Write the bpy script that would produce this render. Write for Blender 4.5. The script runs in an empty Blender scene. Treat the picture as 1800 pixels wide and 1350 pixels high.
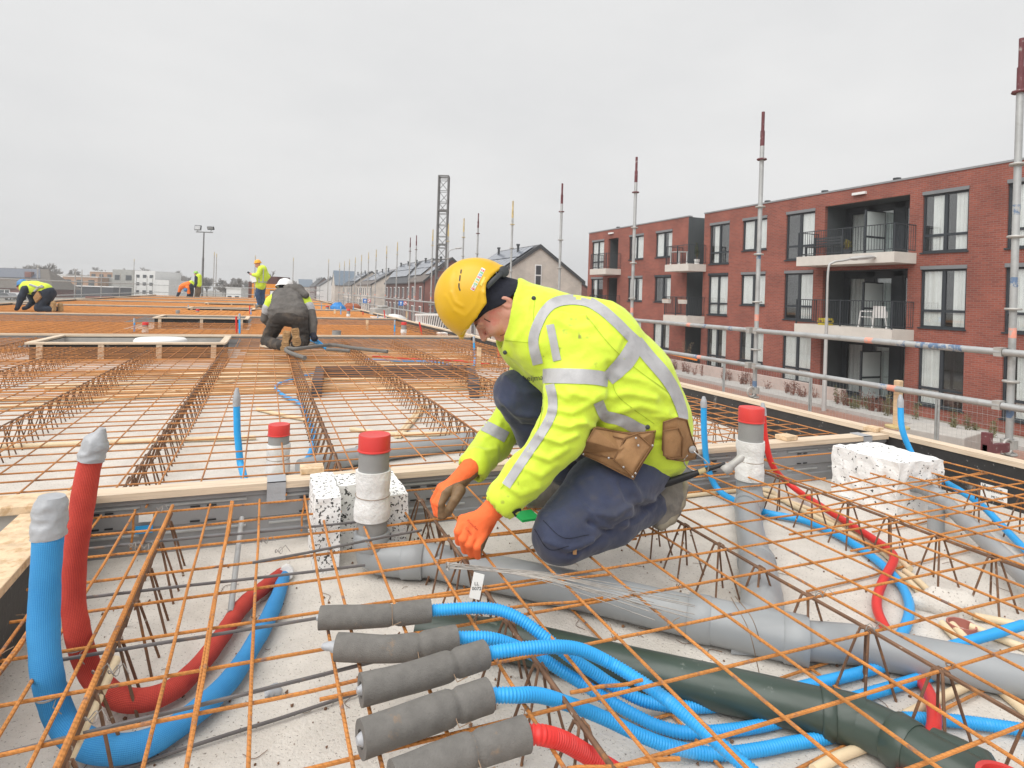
import bpy, math, random
import numpy as np
from mathutils import Vector, Matrix, noise as mnoise
from mathutils.bvhtree import BVHTree

random.seed(7)
RAD = math.radians
scene = bpy.context.scene
COL = scene.collection

# ------------------------------------------------------------------ camera
FPX, YAW, ROLL, PPY, CZ = 1075.0, RAD(21.74), RAD(1.83), 520.3, 1.08   # in pixels of an 1800 wide frame
_r = np.array([math.cos(YAW), -math.sin(YAW), 0.0]); _u = np.array([0, 0, 1.0])
CF = np.array([math.sin(YAW), math.cos(YAW), 0.0])
CR = math.cos(ROLL) * _r + math.sin(ROLL) * _u
CU = -math.sin(ROLL) * _r + math.cos(ROLL) * _u
CC = np.array([0, 0, CZ])
cd = bpy.data.cameras.new('camera'); cam = bpy.data.objects.new('camera', cd); COL.objects.link(cam)
cd.sensor_width = 36; cd.lens = 36 * FPX / 1800; cd.shift_y = -(675 - PPY) / 1800
cd.clip_start = 0.05; cd.clip_end = 3000
m = Matrix.Identity(4)
for i in range(3):
    m[i][0], m[i][1], m[i][2], m[i][3] = CR[i], CU[i], -CF[i], CC[i]
cam.matrix_world = m
scene.camera = cam

# ------------------------------------------------------------------ sky, sun, exposure
SUN_EL, SUN_AZ = RAD(54), RAD(240)        # soft light from behind the camera's left shoulder, through cloud
w = bpy.data.worlds.new('World'); scene.world = w; w.use_nodes = True
nt = w.node_tree; nt.nodes.clear()
out = nt.nodes.new('ShaderNodeOutputWorld'); bg = nt.nodes.new('ShaderNodeBackground')
sky = nt.nodes.new('ShaderNodeTexSky'); sky.sky_type = 'NISHITA'; sky.sun_disc = False
sky.sun_elevation = SUN_EL; sky.sun_rotation = SUN_AZ; sky.dust_density = 6; sky.air_density = 1.5; sky.ozone_density = 1
hs = nt.nodes.new('ShaderNodeHueSaturation'); hs.inputs['Saturation'].default_value = 0.12; hs.inputs['Value'].default_value = .7
nt.links.new(sky.outputs[0], hs.inputs['Color'])
tc = nt.nodes.new('ShaderNodeTexCoord'); mp = nt.nodes.new('ShaderNodeMapping'); mp.inputs['Scale'].default_value = (1.2, 1.2, 3.2); mp.inputs['Rotation'].default_value = (0, 0, 2.6)
nz = nt.nodes.new('ShaderNodeTexNoise'); nz.inputs['Scale'].default_value = 1.4; nz.inputs['Detail'].default_value = 4; nz.inputs['Roughness'].default_value = 0.55
nt.links.new(tc.outputs['Generated'], mp.inputs['Vector']); nt.links.new(mp.outputs[0], nz.inputs['Vector'])
cr = nt.nodes.new('ShaderNodeValToRGB')
cr.color_ramp.elements[0].position = 0.3; cr.color_ramp.elements[0].color = (3.66, 3.68, 3.72, 1)
cr.color_ramp.elements[1].position = 0.72; cr.color_ramp.elements[1].color = (4.3, 4.29, 4.27, 1)
nt.links.new(nz.outputs['Fac'], cr.inputs['Fac'])
mxs = nt.nodes.new('ShaderNodeMixRGB'); mxs.inputs[0].default_value = 0.9      # thick cloud deck over the clear sky
nt.links.new(hs.outputs[0], mxs.inputs[1]); nt.links.new(cr.outputs[0], mxs.inputs[2])
nt.links.new(mxs.outputs[0], bg.inputs['Color']); bg.inputs['Strength'].default_value = 0.1
nt.links.new(bg.outputs[0], out.inputs[0])
sl = bpy.data.lights.new('sun', 'SUN'); sl.energy = 1.5; sl.angle = RAD(70); sl.color = (1.0, 0.965, 0.92)
so = bpy.data.objects.new('sun', sl); COL.objects.link(so)
sd = Vector((math.sin(SUN_AZ) * math.cos(SUN_EL), math.cos(SUN_AZ) * math.cos(SUN_EL), math.sin(SUN_EL)))
so.rotation_euler = (-sd).to_track_quat('-Z', 'Y').to_euler()
vs = scene.view_settings
vs.view_transform = 'Standard'; vs.look = 'None'; vs.gamma = 1.0; vs.use_curve_mapping = False; vs.exposure = 1.08
scene.cycles.max_bounces = 6; scene.cycles.diffuse_bounces = 3; scene.cycles.glossy_bounces = 3
scene.cycles.transparent_max_bounces = 12
scene.cycles.use_denoising = True

# ------------------------------------------------------------------ measuring: photo pixel -> place
def _ray(x, y): return CF + (x - 900) / FPX * CR - (y - PPY) / FPX * CU
def P(x, y, z=0.0):
    d = _ray(x, y); return CC + d * ((z - CZ) / d[2])
def Q(x, y, D): return CC + _ray(x, y) * D
def PX(x, y, X):
    d = _ray(x, y); return CC + d * (X / d[0])
def PYp(x, y, Y):
    d = _ray(x, y); return CC + d * (Y / d[1])

# ------------------------------------------------------------------ mesh helpers
def V3(a): return np.asarray(a, float)
def norm(a):
    a = V3(a); n = np.linalg.norm(a); return a / n if n > 1e-12 else a
class MB:
    def __init__(s): s.v = []; s.f = []; s.mi = []
    def add(s, vs, fs, mi=0):
        b = len(s.v); s.v.extend([tuple(map(float, p)) for p in vs])
        s.f.extend([tuple(b + i for i in f) for f in fs]); s.mi.extend([mi] * len(fs)); return s
    def box(s, c, size, rz=0.0, mi=0, M=None):
        hx, hy, hz = [q / 2 for q in size]
        pts = np.array([(x, y, z) for x in (-hx, hx) for y in (-hy, hy) for z in (-hz, hz)], float)
        if M is not None: pts = pts @ np.asarray(M, float).T
        elif rz:
            c_, s_ = math.cos(rz), math.sin(rz); pts = pts @ np.array([[c_, -s_, 0], [s_, c_, 0], [0, 0, 1]]).T
        pts = pts + V3(c)
        return s.add(pts, [(0, 1, 3, 2), (4, 6, 7, 5), (0, 4, 5, 1), (2, 3, 7, 6), (0, 2, 6, 4), (1, 5, 7, 3)], mi)
    def b2(s, lo, hi, mi=0):
        lo, hi = V3(lo), V3(hi); return s.box((lo + hi) / 2, hi - lo, mi=mi)
    def bar(s, a, b, w, h, mi=0, up=(0, 0, 1)):
        a, b = V3(a), V3(b); x = norm(b - a); y = norm(np.cross(up, x)); z = np.cross(x, y)
        return s.box((a + b) / 2, (np.linalg.norm(b - a), w, h), M=np.stack([x, y, z], 1), mi=mi)
    def tube(s, pts, r, n=8, caps=True, mi=0, ref=None, flat=None, inner=None):
        pts = [V3(p) for p in pts]; k = len(pts)
        rr = list(r) if hasattr(r, '__len__') else [r] * k
        T = [norm(pts[min(i + 1, k - 1)] - pts[max(i - 1, 0)]) for i in range(k)]
        u = V3(ref) if ref is not None else (np.array([0, 0, 1.]) if abs(T[0][2]) < .9 else np.array([1., 0, 0]))
        ring = []; base = len(s.v); allv = []
        for i in range(k):
            u = norm(u - T[i] * np.dot(u, T[i])); w_ = np.cross(T[i], u)
            for j in range(n):
                a = 2 * math.pi * j / n; e = rr[i]
                ea, eb = (e, e) if not hasattr(e, '__len__') else e
                allv.append(pts[i] + u * (math.cos(a) * ea) + w_ * (math.sin(a) * eb))
        fs = [(i * n + j, i * n + (j + 1) % n, (i + 1) * n + (j + 1) % n, (i + 1) * n + j) for i in range(k - 1) for j in range(n)]
        if caps: fs += [tuple(range(n))[::-1], tuple((k - 1) * n + j for j in range(n))]
        return s.add(allv, fs, mi)
    def cyl(s, a, b, r, n=10, r2=None, caps=True, mi=0): return s.tube([a, b], [r, r if r2 is None else r2], n, caps, mi)
    def lathe(s, prof, c=(0, 0, 0), n=16, M=None, mi=0, caps=False):
        vs_ = []
        for (r, z) in prof:
            for j in range(n):
                a = 2 * math.pi * j / n; vs_.append((r * math.cos(a), r * math.sin(a), z))
        vs_ = np.array(vs_)
        if M is not None: vs_ = vs_ @ np.asarray(M, float).T
        vs_ = vs_ + V3(c); k = len(prof)
        fs = [(i * n + j, i * n + (j + 1) % n, (i + 1) * n + (j + 1) % n, (i + 1) * n + j) for i in range(k - 1) for j in range(n)]
        if caps: fs += [tuple(range(n))[::-1], tuple((k - 1) * n + j for j in range(n))]
        return s.add(vs_, fs, mi)
    def prism(s, poly, d, mi=0):          # poly: 3D polygon, d: extrusion vector
        poly = [V3(p) for p in poly]; d = V3(d); k = len(poly)
        fs = [tuple(range(k))[::-1], tuple(range(k, 2 * k))] + [(i, (i + 1) % k, k + (i + 1) % k, k + i) for i in range(k)]
        return s.add(poly + [p + d for p in poly], fs, mi)
    def mesh(s, name, mats, smooth=False, fixn=True):
        me = bpy.data.meshes.new(name); me.from_pydata(s.v, [], s.f)
        for mm in (mats if isinstance(mats, (list, tuple)) else [mats]): me.materials.append(mm)
        if any(s.mi): me.polygons.foreach_set('material_index', s.mi)
        if smooth: me.polygons.foreach_set('use_smooth', [True] * len(me.polygons))
        if fixn:
            import bmesh
            bm = bmesh.new(); bm.from_mesh(me); bmesh.ops.recalc_face_normals(bm, faces=bm.faces); bm.to_mesh(me); bm.free()
        if smooth and hasattr(me, 'set_sharp_from_angle'): me.set_sharp_from_angle(angle=RAD(50))
        me.update(); return me
    def obj(s, name, mats, parent=None, smooth=False, loc=None, bevel=0):
        return link(name, s.mesh(name, mats, smooth), parent, loc, bevel)
def link(name, me, parent=None, loc=None, bevel=0):
    o = bpy.data.objects.new(name, me); COL.objects.link(o)
    if parent is not None:
        o.parent = parent; o.matrix_parent_inverse = parent_inv(parent)
    if loc is not None: o.location = loc
    if bevel:
        b = o.modifiers.new('bevel', 'BEVEL'); b.width = bevel; b.segments = 2; b.limit_method = 'ANGLE'
    return o
_pinv = {}
def world_of(o):
    mm = Matrix.LocRotScale(o.location, o.rotation_euler, o.scale)
    return (world_of(o.parent) @ o.matrix_parent_inverse @ mm) if o.parent else mm
def parent_inv(p): return world_of(p).inverted()
def tag(o, label=None, cat=None, group=None, kind=None):
    if label: o['label'] = label
    if cat: o['category'] = cat
    if group: o['group'] = group
    if kind: o['kind'] = kind
    return o
def thing(name, label, cat, loc=(0, 0, 0), group=None, rz=0):
    o = bpy.data.objects.new(name, None); COL.objects.link(o); o.location = tuple(map(float, loc)); o.rotation_euler = (0, 0, rz)
    o.empty_display_size = .1
    return tag(o, label, cat, group)
def copy_tree(o, parent=None):
    c = o.copy(); COL.objects.link(c); c.parent = parent
    for ch in list(o.children): copy_tree(ch, c)
    return c
def catmull(pts, k=8):
    pts = [V3(p) for p in pts]; P_ = [2 * pts[0] - pts[1]] + pts + [2 * pts[-1] - pts[-2]]; o = []
    for i in range(1, len(P_) - 2):
        for j in range(k):
            t = j / k; a, b, c, d = P_[i - 1:i + 3]
            o.append(.5 * ((2 * b) + (c - a) * t + (2 * a - 5 * b + 4 * c - d) * t * t + (3 * b - a - 3 * c + d) * t ** 3))
    o.append(pts[-1]); return o
def lerp(a, b, t): return V3(a) * (1 - t) + V3(b) * t
ORD = ['first', 'second', 'third', 'fourth', 'fifth', 'sixth', 'seventh', 'eighth', 'ninth', 'tenth', 'eleventh', 'twelfth', 'thirteenth', 'fourteenth', 'fifteenth', 'sixteenth', 'seventeenth', 'eighteenth', 'nineteenth', 'twentieth']

# ------------------------------------------------------------------ materials
def mat(name, col, rough=.6, var=.12, vs=6.0, bump=0.0, bs=60.0, metal=0.0, col2=None, c2s=5.0, c2lo=.5, c2hi=.6, spec=.4, stretch=None, trans=0.0, ribs=None, bdist=.004, sheen=0.0, detail=5, c3=None, c3s=300., c3lo=.7, c3hi=.74):
    m_ = bpy.data.materials.new(name); m_.use_nodes = True; t = m_.node_tree; b = t.nodes['Principled BSDF']
    b.inputs['Roughness'].default_value = rough; b.inputs['Metallic'].default_value = metal
    b.inputs['Specular IOR Level'].default_value = spec
    if trans: b.inputs['Transmission Weight'].default_value = trans
    if sheen: b.inputs['Sheen Weight'].default_value = sheen
    geo = t.nodes.new('ShaderNodeNewGeometry'); vec = geo.outputs['Position']
    if stretch:
        mp_ = t.nodes.new('ShaderNodeMapping'); mp_.inputs['Scale'].default_value = stretch
        t.links.new(vec, mp_.inputs['Vector']); vec = mp_.outputs[0]
    def noise(sc, det=detail, ro=.6):
        n = t.nodes.new('ShaderNodeTexNoise'); n.inputs['Scale'].default_value = sc; n.inputs['Detail'].default_value = det; n.inputs['Roughness'].default_value = ro
        t.links.new(vec, n.inputs['Vector']); return n.outputs['Fac']
    def ramp(fac, lo, hi, c0, c1):
        r = t.nodes.new('ShaderNodeValToRGB'); e = r.color_ramp.elements
        e[0].position = lo; e[1].position = hi; e[0].color = (*c0, 1); e[1].color = (*c1, 1)
        t.links.new(fac, r.inputs['Fac']); return r.outputs[0]
    dk = tuple(max(0, q * (1 - var)) for q in col); lt = tuple(min(1, q * (1 + var)) for q in col)
    csock = ramp(noise(vs), .3, .7, dk, lt)
    def over(csock, c2, sc, lo, hi, det=6):
        f = ramp(noise(sc, det, .65), lo, hi, (0, 0, 0), (1, 1, 1))
        x = t.nodes.new('ShaderNodeMixRGB'); t.links.new(f, x.inputs[0]); t.links.new(csock, x.inputs[1]); x.inputs[2].default_value = (*c2, 1)
        return x.outputs[0]
    if col2: csock = over(csock, col2, c2s, c2lo, c2hi)
    if c3: csock = over(csock, c3, c3s, c3lo, c3hi, 2)
    t.links.new(csock, b.inputs['Base Color'])
    h = None
    if bump:
        h = noise(bs, 4)
        bn = t.nodes.new('ShaderNodeBump'); bn.inputs['Strength'].default_value = bump; bn.inputs['Distance'].default_value = bdist
        t.links.new(h, bn.inputs['Height']); t.links.new(bn.outputs[0], b.inputs['Normal']); last = bn.outputs[0]
    if ribs:                                    # ribs = (axis vector scale) on position: rolled ribs of a bar
        mp2 = t.nodes.new('ShaderNodeMapping'); mp2.inputs['Scale'].default_value = ribs
        wv = t.nodes.new('ShaderNodeTexWave'); wv.wave_type = 'BANDS'; wv.bands_direction = 'DIAGONAL'; wv.inputs['Scale'].default_value = 1
        t.links.new(geo.outputs['Position'], mp2.inputs['Vector']); t.links.new(mp2.outputs[0], wv.inputs['Vector'])
        b2 = t.nodes.new('ShaderNodeBump'); b2.inputs['Strength'].default_value = .7; b2.inputs['Distance'].default_value = .003
        t.links.new(wv.outputs['Fac'], b2.inputs['Height'])
        if bump: t.links.new(last, b2.inputs['Normal'])
        t.links.new(b2.outputs[0], b.inputs['Normal'])
    return m_
MT = {}
MT['rustL'] = mat('rust_lengthwise', (.55, .225, .06), .85, .26, 9, .5, 420, col2=(.36, .15, .06), c2s=6, c2lo=.56, c2hi=.74, c3=(.24, .15, .12), c3s=26, c3lo=.6, c3hi=.72, ribs=(30, 42, 30))
MT['rustX'] = mat('rust_crosswise', (.55, .225, .06), .85, .26, 9, .5, 420, col2=(.36, .15, .06), c2s=6, c2lo=.56, c2hi=.74, c3=(.24, .15, .12), c3s=26, c3lo=.6, c3hi=.72, ribs=(42, 30, 30))
MT['rustdark'] = mat('dark_rust', (.17, .095, .058), .85, .3, 14, .4, 300, col2=(.36, .16, .05), c2s=16, c2lo=.56, c2hi=.7, c3=(.42, .38, .32), c3s=40, c3lo=.66, c3hi=.72)
MT['steelgrey'] = mat('grey_bar_steel', (.15, .14, .14), .6, .2, 12, .3, 300, metal=.3, col2=(.32, .17, .08), c2s=9, c2lo=.6, c2hi=.75)
MT['rustfar'] = mat('rust_far', (.54, .235, .075), .9, .2, 3)
MT['concrete'] = mat('slab_concrete', (.63, .595, .545), .92, .1, 9.0, .7, 90, col2=(.52, .475, .415), c2s=3.0, c2lo=.52, c2hi=.84, bdist=.007, c3=(.22, .19, .165), c3s=120, c3lo=.635, c3hi=.68)
MT['concrete2'] = mat('fresh_concrete', (.5, .48, .45), .85, .1, 8, .3, 120)
MT['wood'] = mat('pine_lumber', (.68, .5, .32), .7, .16, 9, .25, 90, col2=(.5, .32, .17), c2s=4, c2lo=.52, c2hi=.75, stretch=(1, 1, 6))
MT['woodx'] = mat('pine_lumber_along', (.66, .54, .41), .7, .14, 4, .25, 60, col2=(.5, .37, .25), c2s=2.4, c2lo=.5, c2hi=.72, stretch=(1, 14, 20))
MT['woody'] = mat('pine_lumber_across', (.66, .54, .41), .7, .14, 4, .25, 60, col2=(.5, .37, .25), c2s=2.4, c2lo=.5, c2hi=.72, stretch=(14, 1, 20))
MT['plywood'] = mat('plywood_flakes', (.66, .5, .33), .7, .2, 22, .2, 120, col2=(.5, .33, .18), c2s=26, c2lo=.5, c2hi=.64)
MT['blackply'] = mat('black_coated_plywood', (.035, .034, .034), .5, .3, 5, .3, 60, col2=(.4, .39, .37), c2s=5.5, c2lo=.61, c2hi=.78, c3=(.3, .29, .28), c3s=34, c3lo=.68, c3hi=.76)
MT['sheet'] = mat('grey_sheet_metal', (.29, .295, .305), .45, .1, 5, .1, 200, metal=.25, col2=(.28, .28, .28), c2s=7, c2lo=.6, c2hi=.8, spec=.5)
MT['pvc'] = mat('grey_plastic_pipe', (.31, .33, .345), .38, .06, 4, .04, 90, col2=(.4, .4, .39), c2s=3.5, c2lo=.55, c2hi=.85, spec=.5)
MT['pvcdark'] = mat('cap_pipe_grey', (.27, .27, .265), .6, .06, 10, .05, 90)
MT['greenpipe'] = mat('dark_green_pipe', (.045, .068, .056), .33, .15, 5, .05, 120, col2=(.3, .33, .3), c2s=14, c2lo=.66, c2hi=.78, spec=.5)
MT['redcap'] = mat('red_plastic', (.62, .05, .045), .4, .06, 8)
MT['bluetube'] = mat('blue_plastic_tube', (.03, .36, .78), .42, .06, 6, col2=(.2, .5, .78), c2s=6, c2lo=.6, c2hi=.8)
MT['redtube'] = mat('red_plastic_tube', (.66, .035, .03), .42, .08, 6)
MT['bluesleeve'] = mat('blue_knit_sleeve', (.055, .29, .6), .8, .12, 12, .8, 260, col2=(.14, .4, .66), c2s=7, c2lo=.5, c2hi=.7, stretch=(2.2, 2.2, 1), bdist=.006)
MT['redsleeve'] = mat('red_knit_sleeve', (.46, .042, .032), .8, .2, 12, .8, 260, col2=(.6, .08, .05), c2s=8, c2lo=.5, c2hi=.7, stretch=(2.2, 2.2, 1), bdist=.006)
MT['foam'] = mat('grey_pipe_foam', (.165, .158, .148), .95, .14, 40, .6, 320, col2=(.4, .23, .1), c2s=11, c2lo=.64, c2hi=.8, bdist=.003)
MT['tape'] = mat('grey_duct_tape', (.37, .385, .41), .38, .06, 8, .35, 16, bdist=.02, spec=.55)
MT['whitefoam'] = mat('white_foam_wrap', (.74, .74, .73), .9, .06, 14, .7, 90, bdist=.006, col2=(.62, .62, .6), c2s=20, c2lo=.5, c2hi=.7)
MT['styro'] = mat('speckled_styrofoam', (.85, .85, .84), .85, .03, 12, .45, 60, c3=(.05, .05, .05), c3s=74, c3lo=.565, c3hi=.6, bdist=.006)
MT['cream'] = mat('cream_conduit', (.74, .6, .4), .5, .07, 6, col2=(.6, .5, .36), c2s=9, c2lo=.55, c2hi=.8)
MT['galv'] = mat('galvanised_tube', (.44, .45, .45), .5, .14, 7, .1, 60, metal=.45, col2=(.3, .3, .29), c2s=10, c2lo=.56, c2hi=.75)
MT['galvrust'] = mat('weathered_tube', (.42, .41, .39), .6, .16, 7, .1, 60, metal=.3, col2=(.35, .24, .17), c2s=8, c2lo=.58, c2hi=.75)
MT['redpaint'] = mat('worn_red_paint', (.14, .045, .052), .6, .2, 12, col2=(.4, .38, .36), c2s=22, c2lo=.58, c2hi=.7)
MT['yellowpaint'] = mat('worn_yellow_paint', (.55, .43, .2), .6, .2, 12, col2=(.4, .38, .36), c2s=22, c2lo=.55, c2hi=.7)
MT['bluepaint'] = mat('worn_blue_paint', (.13, .2, .32), .6, .2, 12, col2=(.42, .42, .41), c2s=24, c2lo=.46, c2hi=.56)
MT['salmon'] = mat('salmon_tape', (.75, .32, .24), .6, .1, 12, col2=(.45, .4, .38), c2s=30, c2lo=.5, c2hi=.62)
MT['orange'] = mat('orange_plastic', (.85, .25, .04), .5, .08, 6)
MT['wire'] = mat('tie_wire', (.3, .28, .26), .5, .2, 30, metal=.5)
MT['wirerust'] = mat('rusty_tie_wire', (.26, .18, .12), .7, .2, 30)
MT['black'] = mat('black_plastic', (.02, .02, .022), .5, .1, 8)
MT['dgrey'] = mat('dark_grey_metal', (.05, .055, .06), .5, .1, 6)
MT['white'] = mat('white_paint', (.78, .78, .77), .6, .04, 5)
MT['paper'] = mat('white_paper', (.82, .82, .8), .8, .02, 5)

def knit_mat(name, c0, c1):
    m_ = bpy.data.materials.new(name); m_.use_nodes = True; t = m_.node_tree; b = t.nodes['Principled BSDF']; b.inputs['Roughness'].default_value = .8
    uv = t.nodes.new('ShaderNodeTexCoord')
    def wave(axis, sc, dist):
        mp2 = t.nodes.new('ShaderNodeMapping'); t.links.new(uv.outputs['UV'], mp2.inputs['Vector']); wv = t.nodes.new('ShaderNodeTexWave'); wv.bands_direction = axis; wv.inputs['Scale'].default_value = sc; wv.inputs['Distortion'].default_value = dist; wv.inputs['Detail Scale'].default_value = 6
        t.links.new(mp2.outputs[0], wv.inputs['Vector']); return wv.outputs['Fac']
    a, c = wave('X', 90, .5), wave('Y', 15, .8)
    mul = t.nodes.new('ShaderNodeMath'); mul.operation = 'MULTIPLY'; t.links.new(a, mul.inputs[0]); mul.inputs[1].default_value = .55
    ad = t.nodes.new('ShaderNodeMath'); ad.operation = 'ADD'; t.links.new(mul.outputs[0], ad.inputs[0]); t.links.new(c, ad.inputs[1])
    nz2 = t.nodes.new('ShaderNodeTexNoise'); nz2.inputs['Scale'].default_value = 16; nz2.inputs['Detail'].default_value = 5; geo = t.nodes.new('ShaderNodeNewGeometry'); t.links.new(geo.outputs['Position'], nz2.inputs['Vector'])
    ad2 = t.nodes.new('ShaderNodeMath'); ad2.operation = 'MULTIPLY_ADD'; t.links.new(nz2.outputs['Fac'], ad2.inputs[0]); ad2.inputs[1].default_value = 1.6; t.links.new(ad.outputs[0], ad2.inputs[2])
    rp = t.nodes.new('ShaderNodeValToRGB'); e = rp.color_ramp.elements; e[0].position = .25; e[1].position = .82; e[0].color = (*c0, 1); e[1].color = (*c1, 1)  # ramp darkens the knit grooves, painting their shade into the colour
    dv = t.nodes.new('ShaderNodeMath'); dv.operation = 'DIVIDE'; t.links.new(ad2.outputs[0], dv.inputs[0]); dv.inputs[1].default_value = 2.6; t.links.new(dv.outputs[0], rp.inputs[0]); t.links.new(rp.outputs[0], b.inputs['Base Color'])
    bp_ = t.nodes.new('ShaderNodeBump'); bp_.inputs['Strength'].default_value = .32; bp_.inputs['Distance'].default_value = .004; t.links.new(ad.outputs[0], bp_.inputs['Height']); t.links.new(bp_.outputs[0], b.inputs['Normal'])
    return m_
MT['bluesleeve'] = knit_mat('blue_knit_sleeve', (.02, .22, .56), (.055, .32, .66)); MT['redsleeve'] = knit_mat('red_knit_sleeve', (.33, .02, .018), (.62, .07, .045))
def uv_rings(o, n, step):
    me = o.data; u = me.uv_layers.new(name='UVMap').data
    for p in me.polygons:
        js = [me.vertices[v].index % n for v in p.vertices]; wrap = (0 in js) and (n - 1 in js)
        for li in p.loop_indices:
            k = me.loops[li].vertex_index; j = k % n; u[li].uv = ((k // n) * step, (n if wrap and j == 0 else j) / n)
    return o

MT['rustM'] = mat('rust_middle', (.46, .2, .07), .85, .25, 6, .4, 200, col2=(.27, .13, .07), c2s=5, c2lo=.5, c2hi=.7)
# ================================================================== SETTING
GZ = -2.9
MT['earth'] = mat('ground_soil', (.2, .18, .145), .95, .25, .6, .5, 8, col2=(.3, .28, .25), c2s=.25, c2lo=.45, c2hi=.6)
MT['grass'] = mat('winter_grass', (.16, .17, .07), .95, .3, 3, .6, 30, col2=(.26, .22, .12), c2s=1.4, c2lo=.45, c2hi=.65)
MT['paver'] = mat('brick_paving', (.3, .165, .125), .9, .14, 5, .4, 18, col2=(.26, .2, .17), c2s=1.3, c2lo=.5, c2hi=.7)
MT['kerb'] = mat('kerb_concrete', (.42, .41, .39), .9, .1, 5)
MT['asphalt'] = mat('street_grey', (.25, .24, .235), .9, .12, 2, .3, 30)
def sheet(name, x0, x1, y0, y1, z, m_, th=None):
    b = MB()
    b.b2((x0, y0, z - (th or .3)), (x1, y1, z)); o = b.obj(name, m_); tag(o, kind='structure'); return o
sheet('ground', -640, 640, -60, 640, GZ, MT['earth'], 1)
sheet('street', 13.2, 20.2, -20, 300, GZ + .004, MT['paver'], .05)
sheet('pavement', 20.35, 21.6, -20, 47, GZ + .12, MT['kerb'], .3)
sheet('kerb', 20.2, 20.35, -20, 47, GZ + .13, MT['kerb'], .3)
sheet('lawn', 9.6, 13.2, -20, 14, GZ + .006, MT['grass'], .05)
sheet('yard_path', 5.2, 9.6, -20, 60, GZ + .004, MT['asphalt'], .05)

# grass blades on the lawn strip
g = MB(); rg = random.Random(3)
for i in range(9000):
    x, y = rg.uniform(10, 13.2), rg.uniform(1, 14); a = rg.uniform(0, 6.28); h = rg.uniform(.05, .16)
    dx, dy = math.cos(a) * .012, math.sin(a) * .012
    g.add([(x - dx, y - dy, GZ), (x + dx, y + dy, GZ), (x + rg.uniform(-.04, .04), y + rg.uniform(-.04, .04), GZ + h)], [(0, 1, 2)])
o = link('grass', g.mesh('grass', MT['grass'], fixn=False)); tag(o, 'rough winter grass beside the brick street', 'grass', kind='stuff')

# ------------------------------------------------------------------ brick apartment building
def brick_mat(name, c1, c2, mortar, sx=1.0):
    m_ = bpy.data.materials.new(name); m_.use_nodes = True; t = m_.node_tree; b = t.nodes['Principled BSDF']
    geo = t.nodes.new('ShaderNodeNewGeometry'); sp = t.nodes.new('ShaderNodeSeparateXYZ'); cb = t.nodes.new('ShaderNodeCombineXYZ')
    ad = t.nodes.new('ShaderNodeMath'); ad.operation = 'ADD'
    t.links.new(geo.outputs['Position'], sp.inputs[0]); t.links.new(sp.outputs[0], ad.inputs[0]); t.links.new(sp.outputs[1], ad.inputs[1])
    t.links.new(ad.outputs[0], cb.inputs[0]); t.links.new(sp.outputs[2], cb.inputs[1])
    br = t.nodes.new('ShaderNodeTexBrick'); br.inputs['Scale'].default_value = 1.0; br.inputs['Brick Width'].default_value = .22 * sx; br.inputs['Row Height'].default_value = .0725 * sx
    br.inputs['Mortar Size'].default_value = .009; br.inputs['Color1'].default_value = (*c1, 1); br.inputs['Color2'].default_value = (*c2, 1); br.inputs['Mortar'].default_value = (*mortar, 1)
    br.inputs['Bias'].default_value = -.1; br.inputs['Mortar Smooth'].default_value = .2
    t.links.new(cb.outputs[0], br.inputs['Vector'])
    nz_ = t.nodes.new('ShaderNodeTexNoise'); nz_.inputs['Scale'].default_value = .7; nz_.inputs['Detail'].default_value = 6; t.links.new(geo.outputs['Position'], nz_.inputs['Vector'])
    rp = t.nodes.new('ShaderNodeValToRGB'); rp.color_ramp.elements[0].color = (.8, .8, .8, 1); rp.color_ramp.elements[1].color = (1.2, 1.17, 1.14, 1); rp.color_ramp.elements[0].position = .3; rp.color_ramp.elements[1].position = .7
    t.links.new(nz_.outputs['Fac'], rp.inputs[0])
    mx = t.nodes.new('ShaderNodeMixRGB'); mx.blend_type = 'MULTIPLY'; mx.inputs[0].default_value = 1
    t.links.new(br.outputs['Color'], mx.inputs[1]); t.links.new(rp.outputs[0], mx.inputs[2]); t.links.new(mx.outputs[0], b.inputs['Base Color'])
    bp = t.nodes.new('ShaderNodeBump'); bp.inputs['Strength'].default_value = .5; bp.inputs['Distance'].default_value = .012; bp.invert = True
    t.links.new(br.outputs['Fac'], bp.inputs['Height']); t.links.new(bp.outputs[0], b.inputs['Normal'])
    b.inputs['Roughness'].default_value = .9
    return m_
MT['brick'] = brick_mat('red_brick', (.31, .088, .062), (.22, .062, .047), (.26, .16, .13))
MT['brickcream'] = brick_mat('cream_brick', (.6, .55, .5), (.54, .49, .44), (.6, .57, .52))
MT['brickbrown'] = brick_mat('brown_brick', (.16, .085, .075), (.12, .065, .06), (.15, .1, .09))
MT['brickred2'] = brick_mat('dull_red_brick', (.24, .1, .085), (.2, .08, .07), (.24, .15, .13))
MT['frame'] = mat('dark_window_frame', (.04, .047, .055), .45, .1, 4)
MT['clad'] = mat('dark_cladding', (.085, .095, .1), .6, .1, 2, stretch=(1, 1, .3))
MT['balcony'] = mat('pale_balcony_concrete', (.62, .59, .54), .85, .06, 3)
MT['shutter'] = mat('grey_blind_box', (.2, .21, .22), .5, .05, 3)
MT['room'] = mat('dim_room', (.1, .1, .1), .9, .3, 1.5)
MT['curtain'] = mat('white_curtain', (.86, .85, .83), .85, .05, 3)
MT['screen'] = mat('frosted_screen', (.62, .68, .67), .4, .04, 3)
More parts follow.
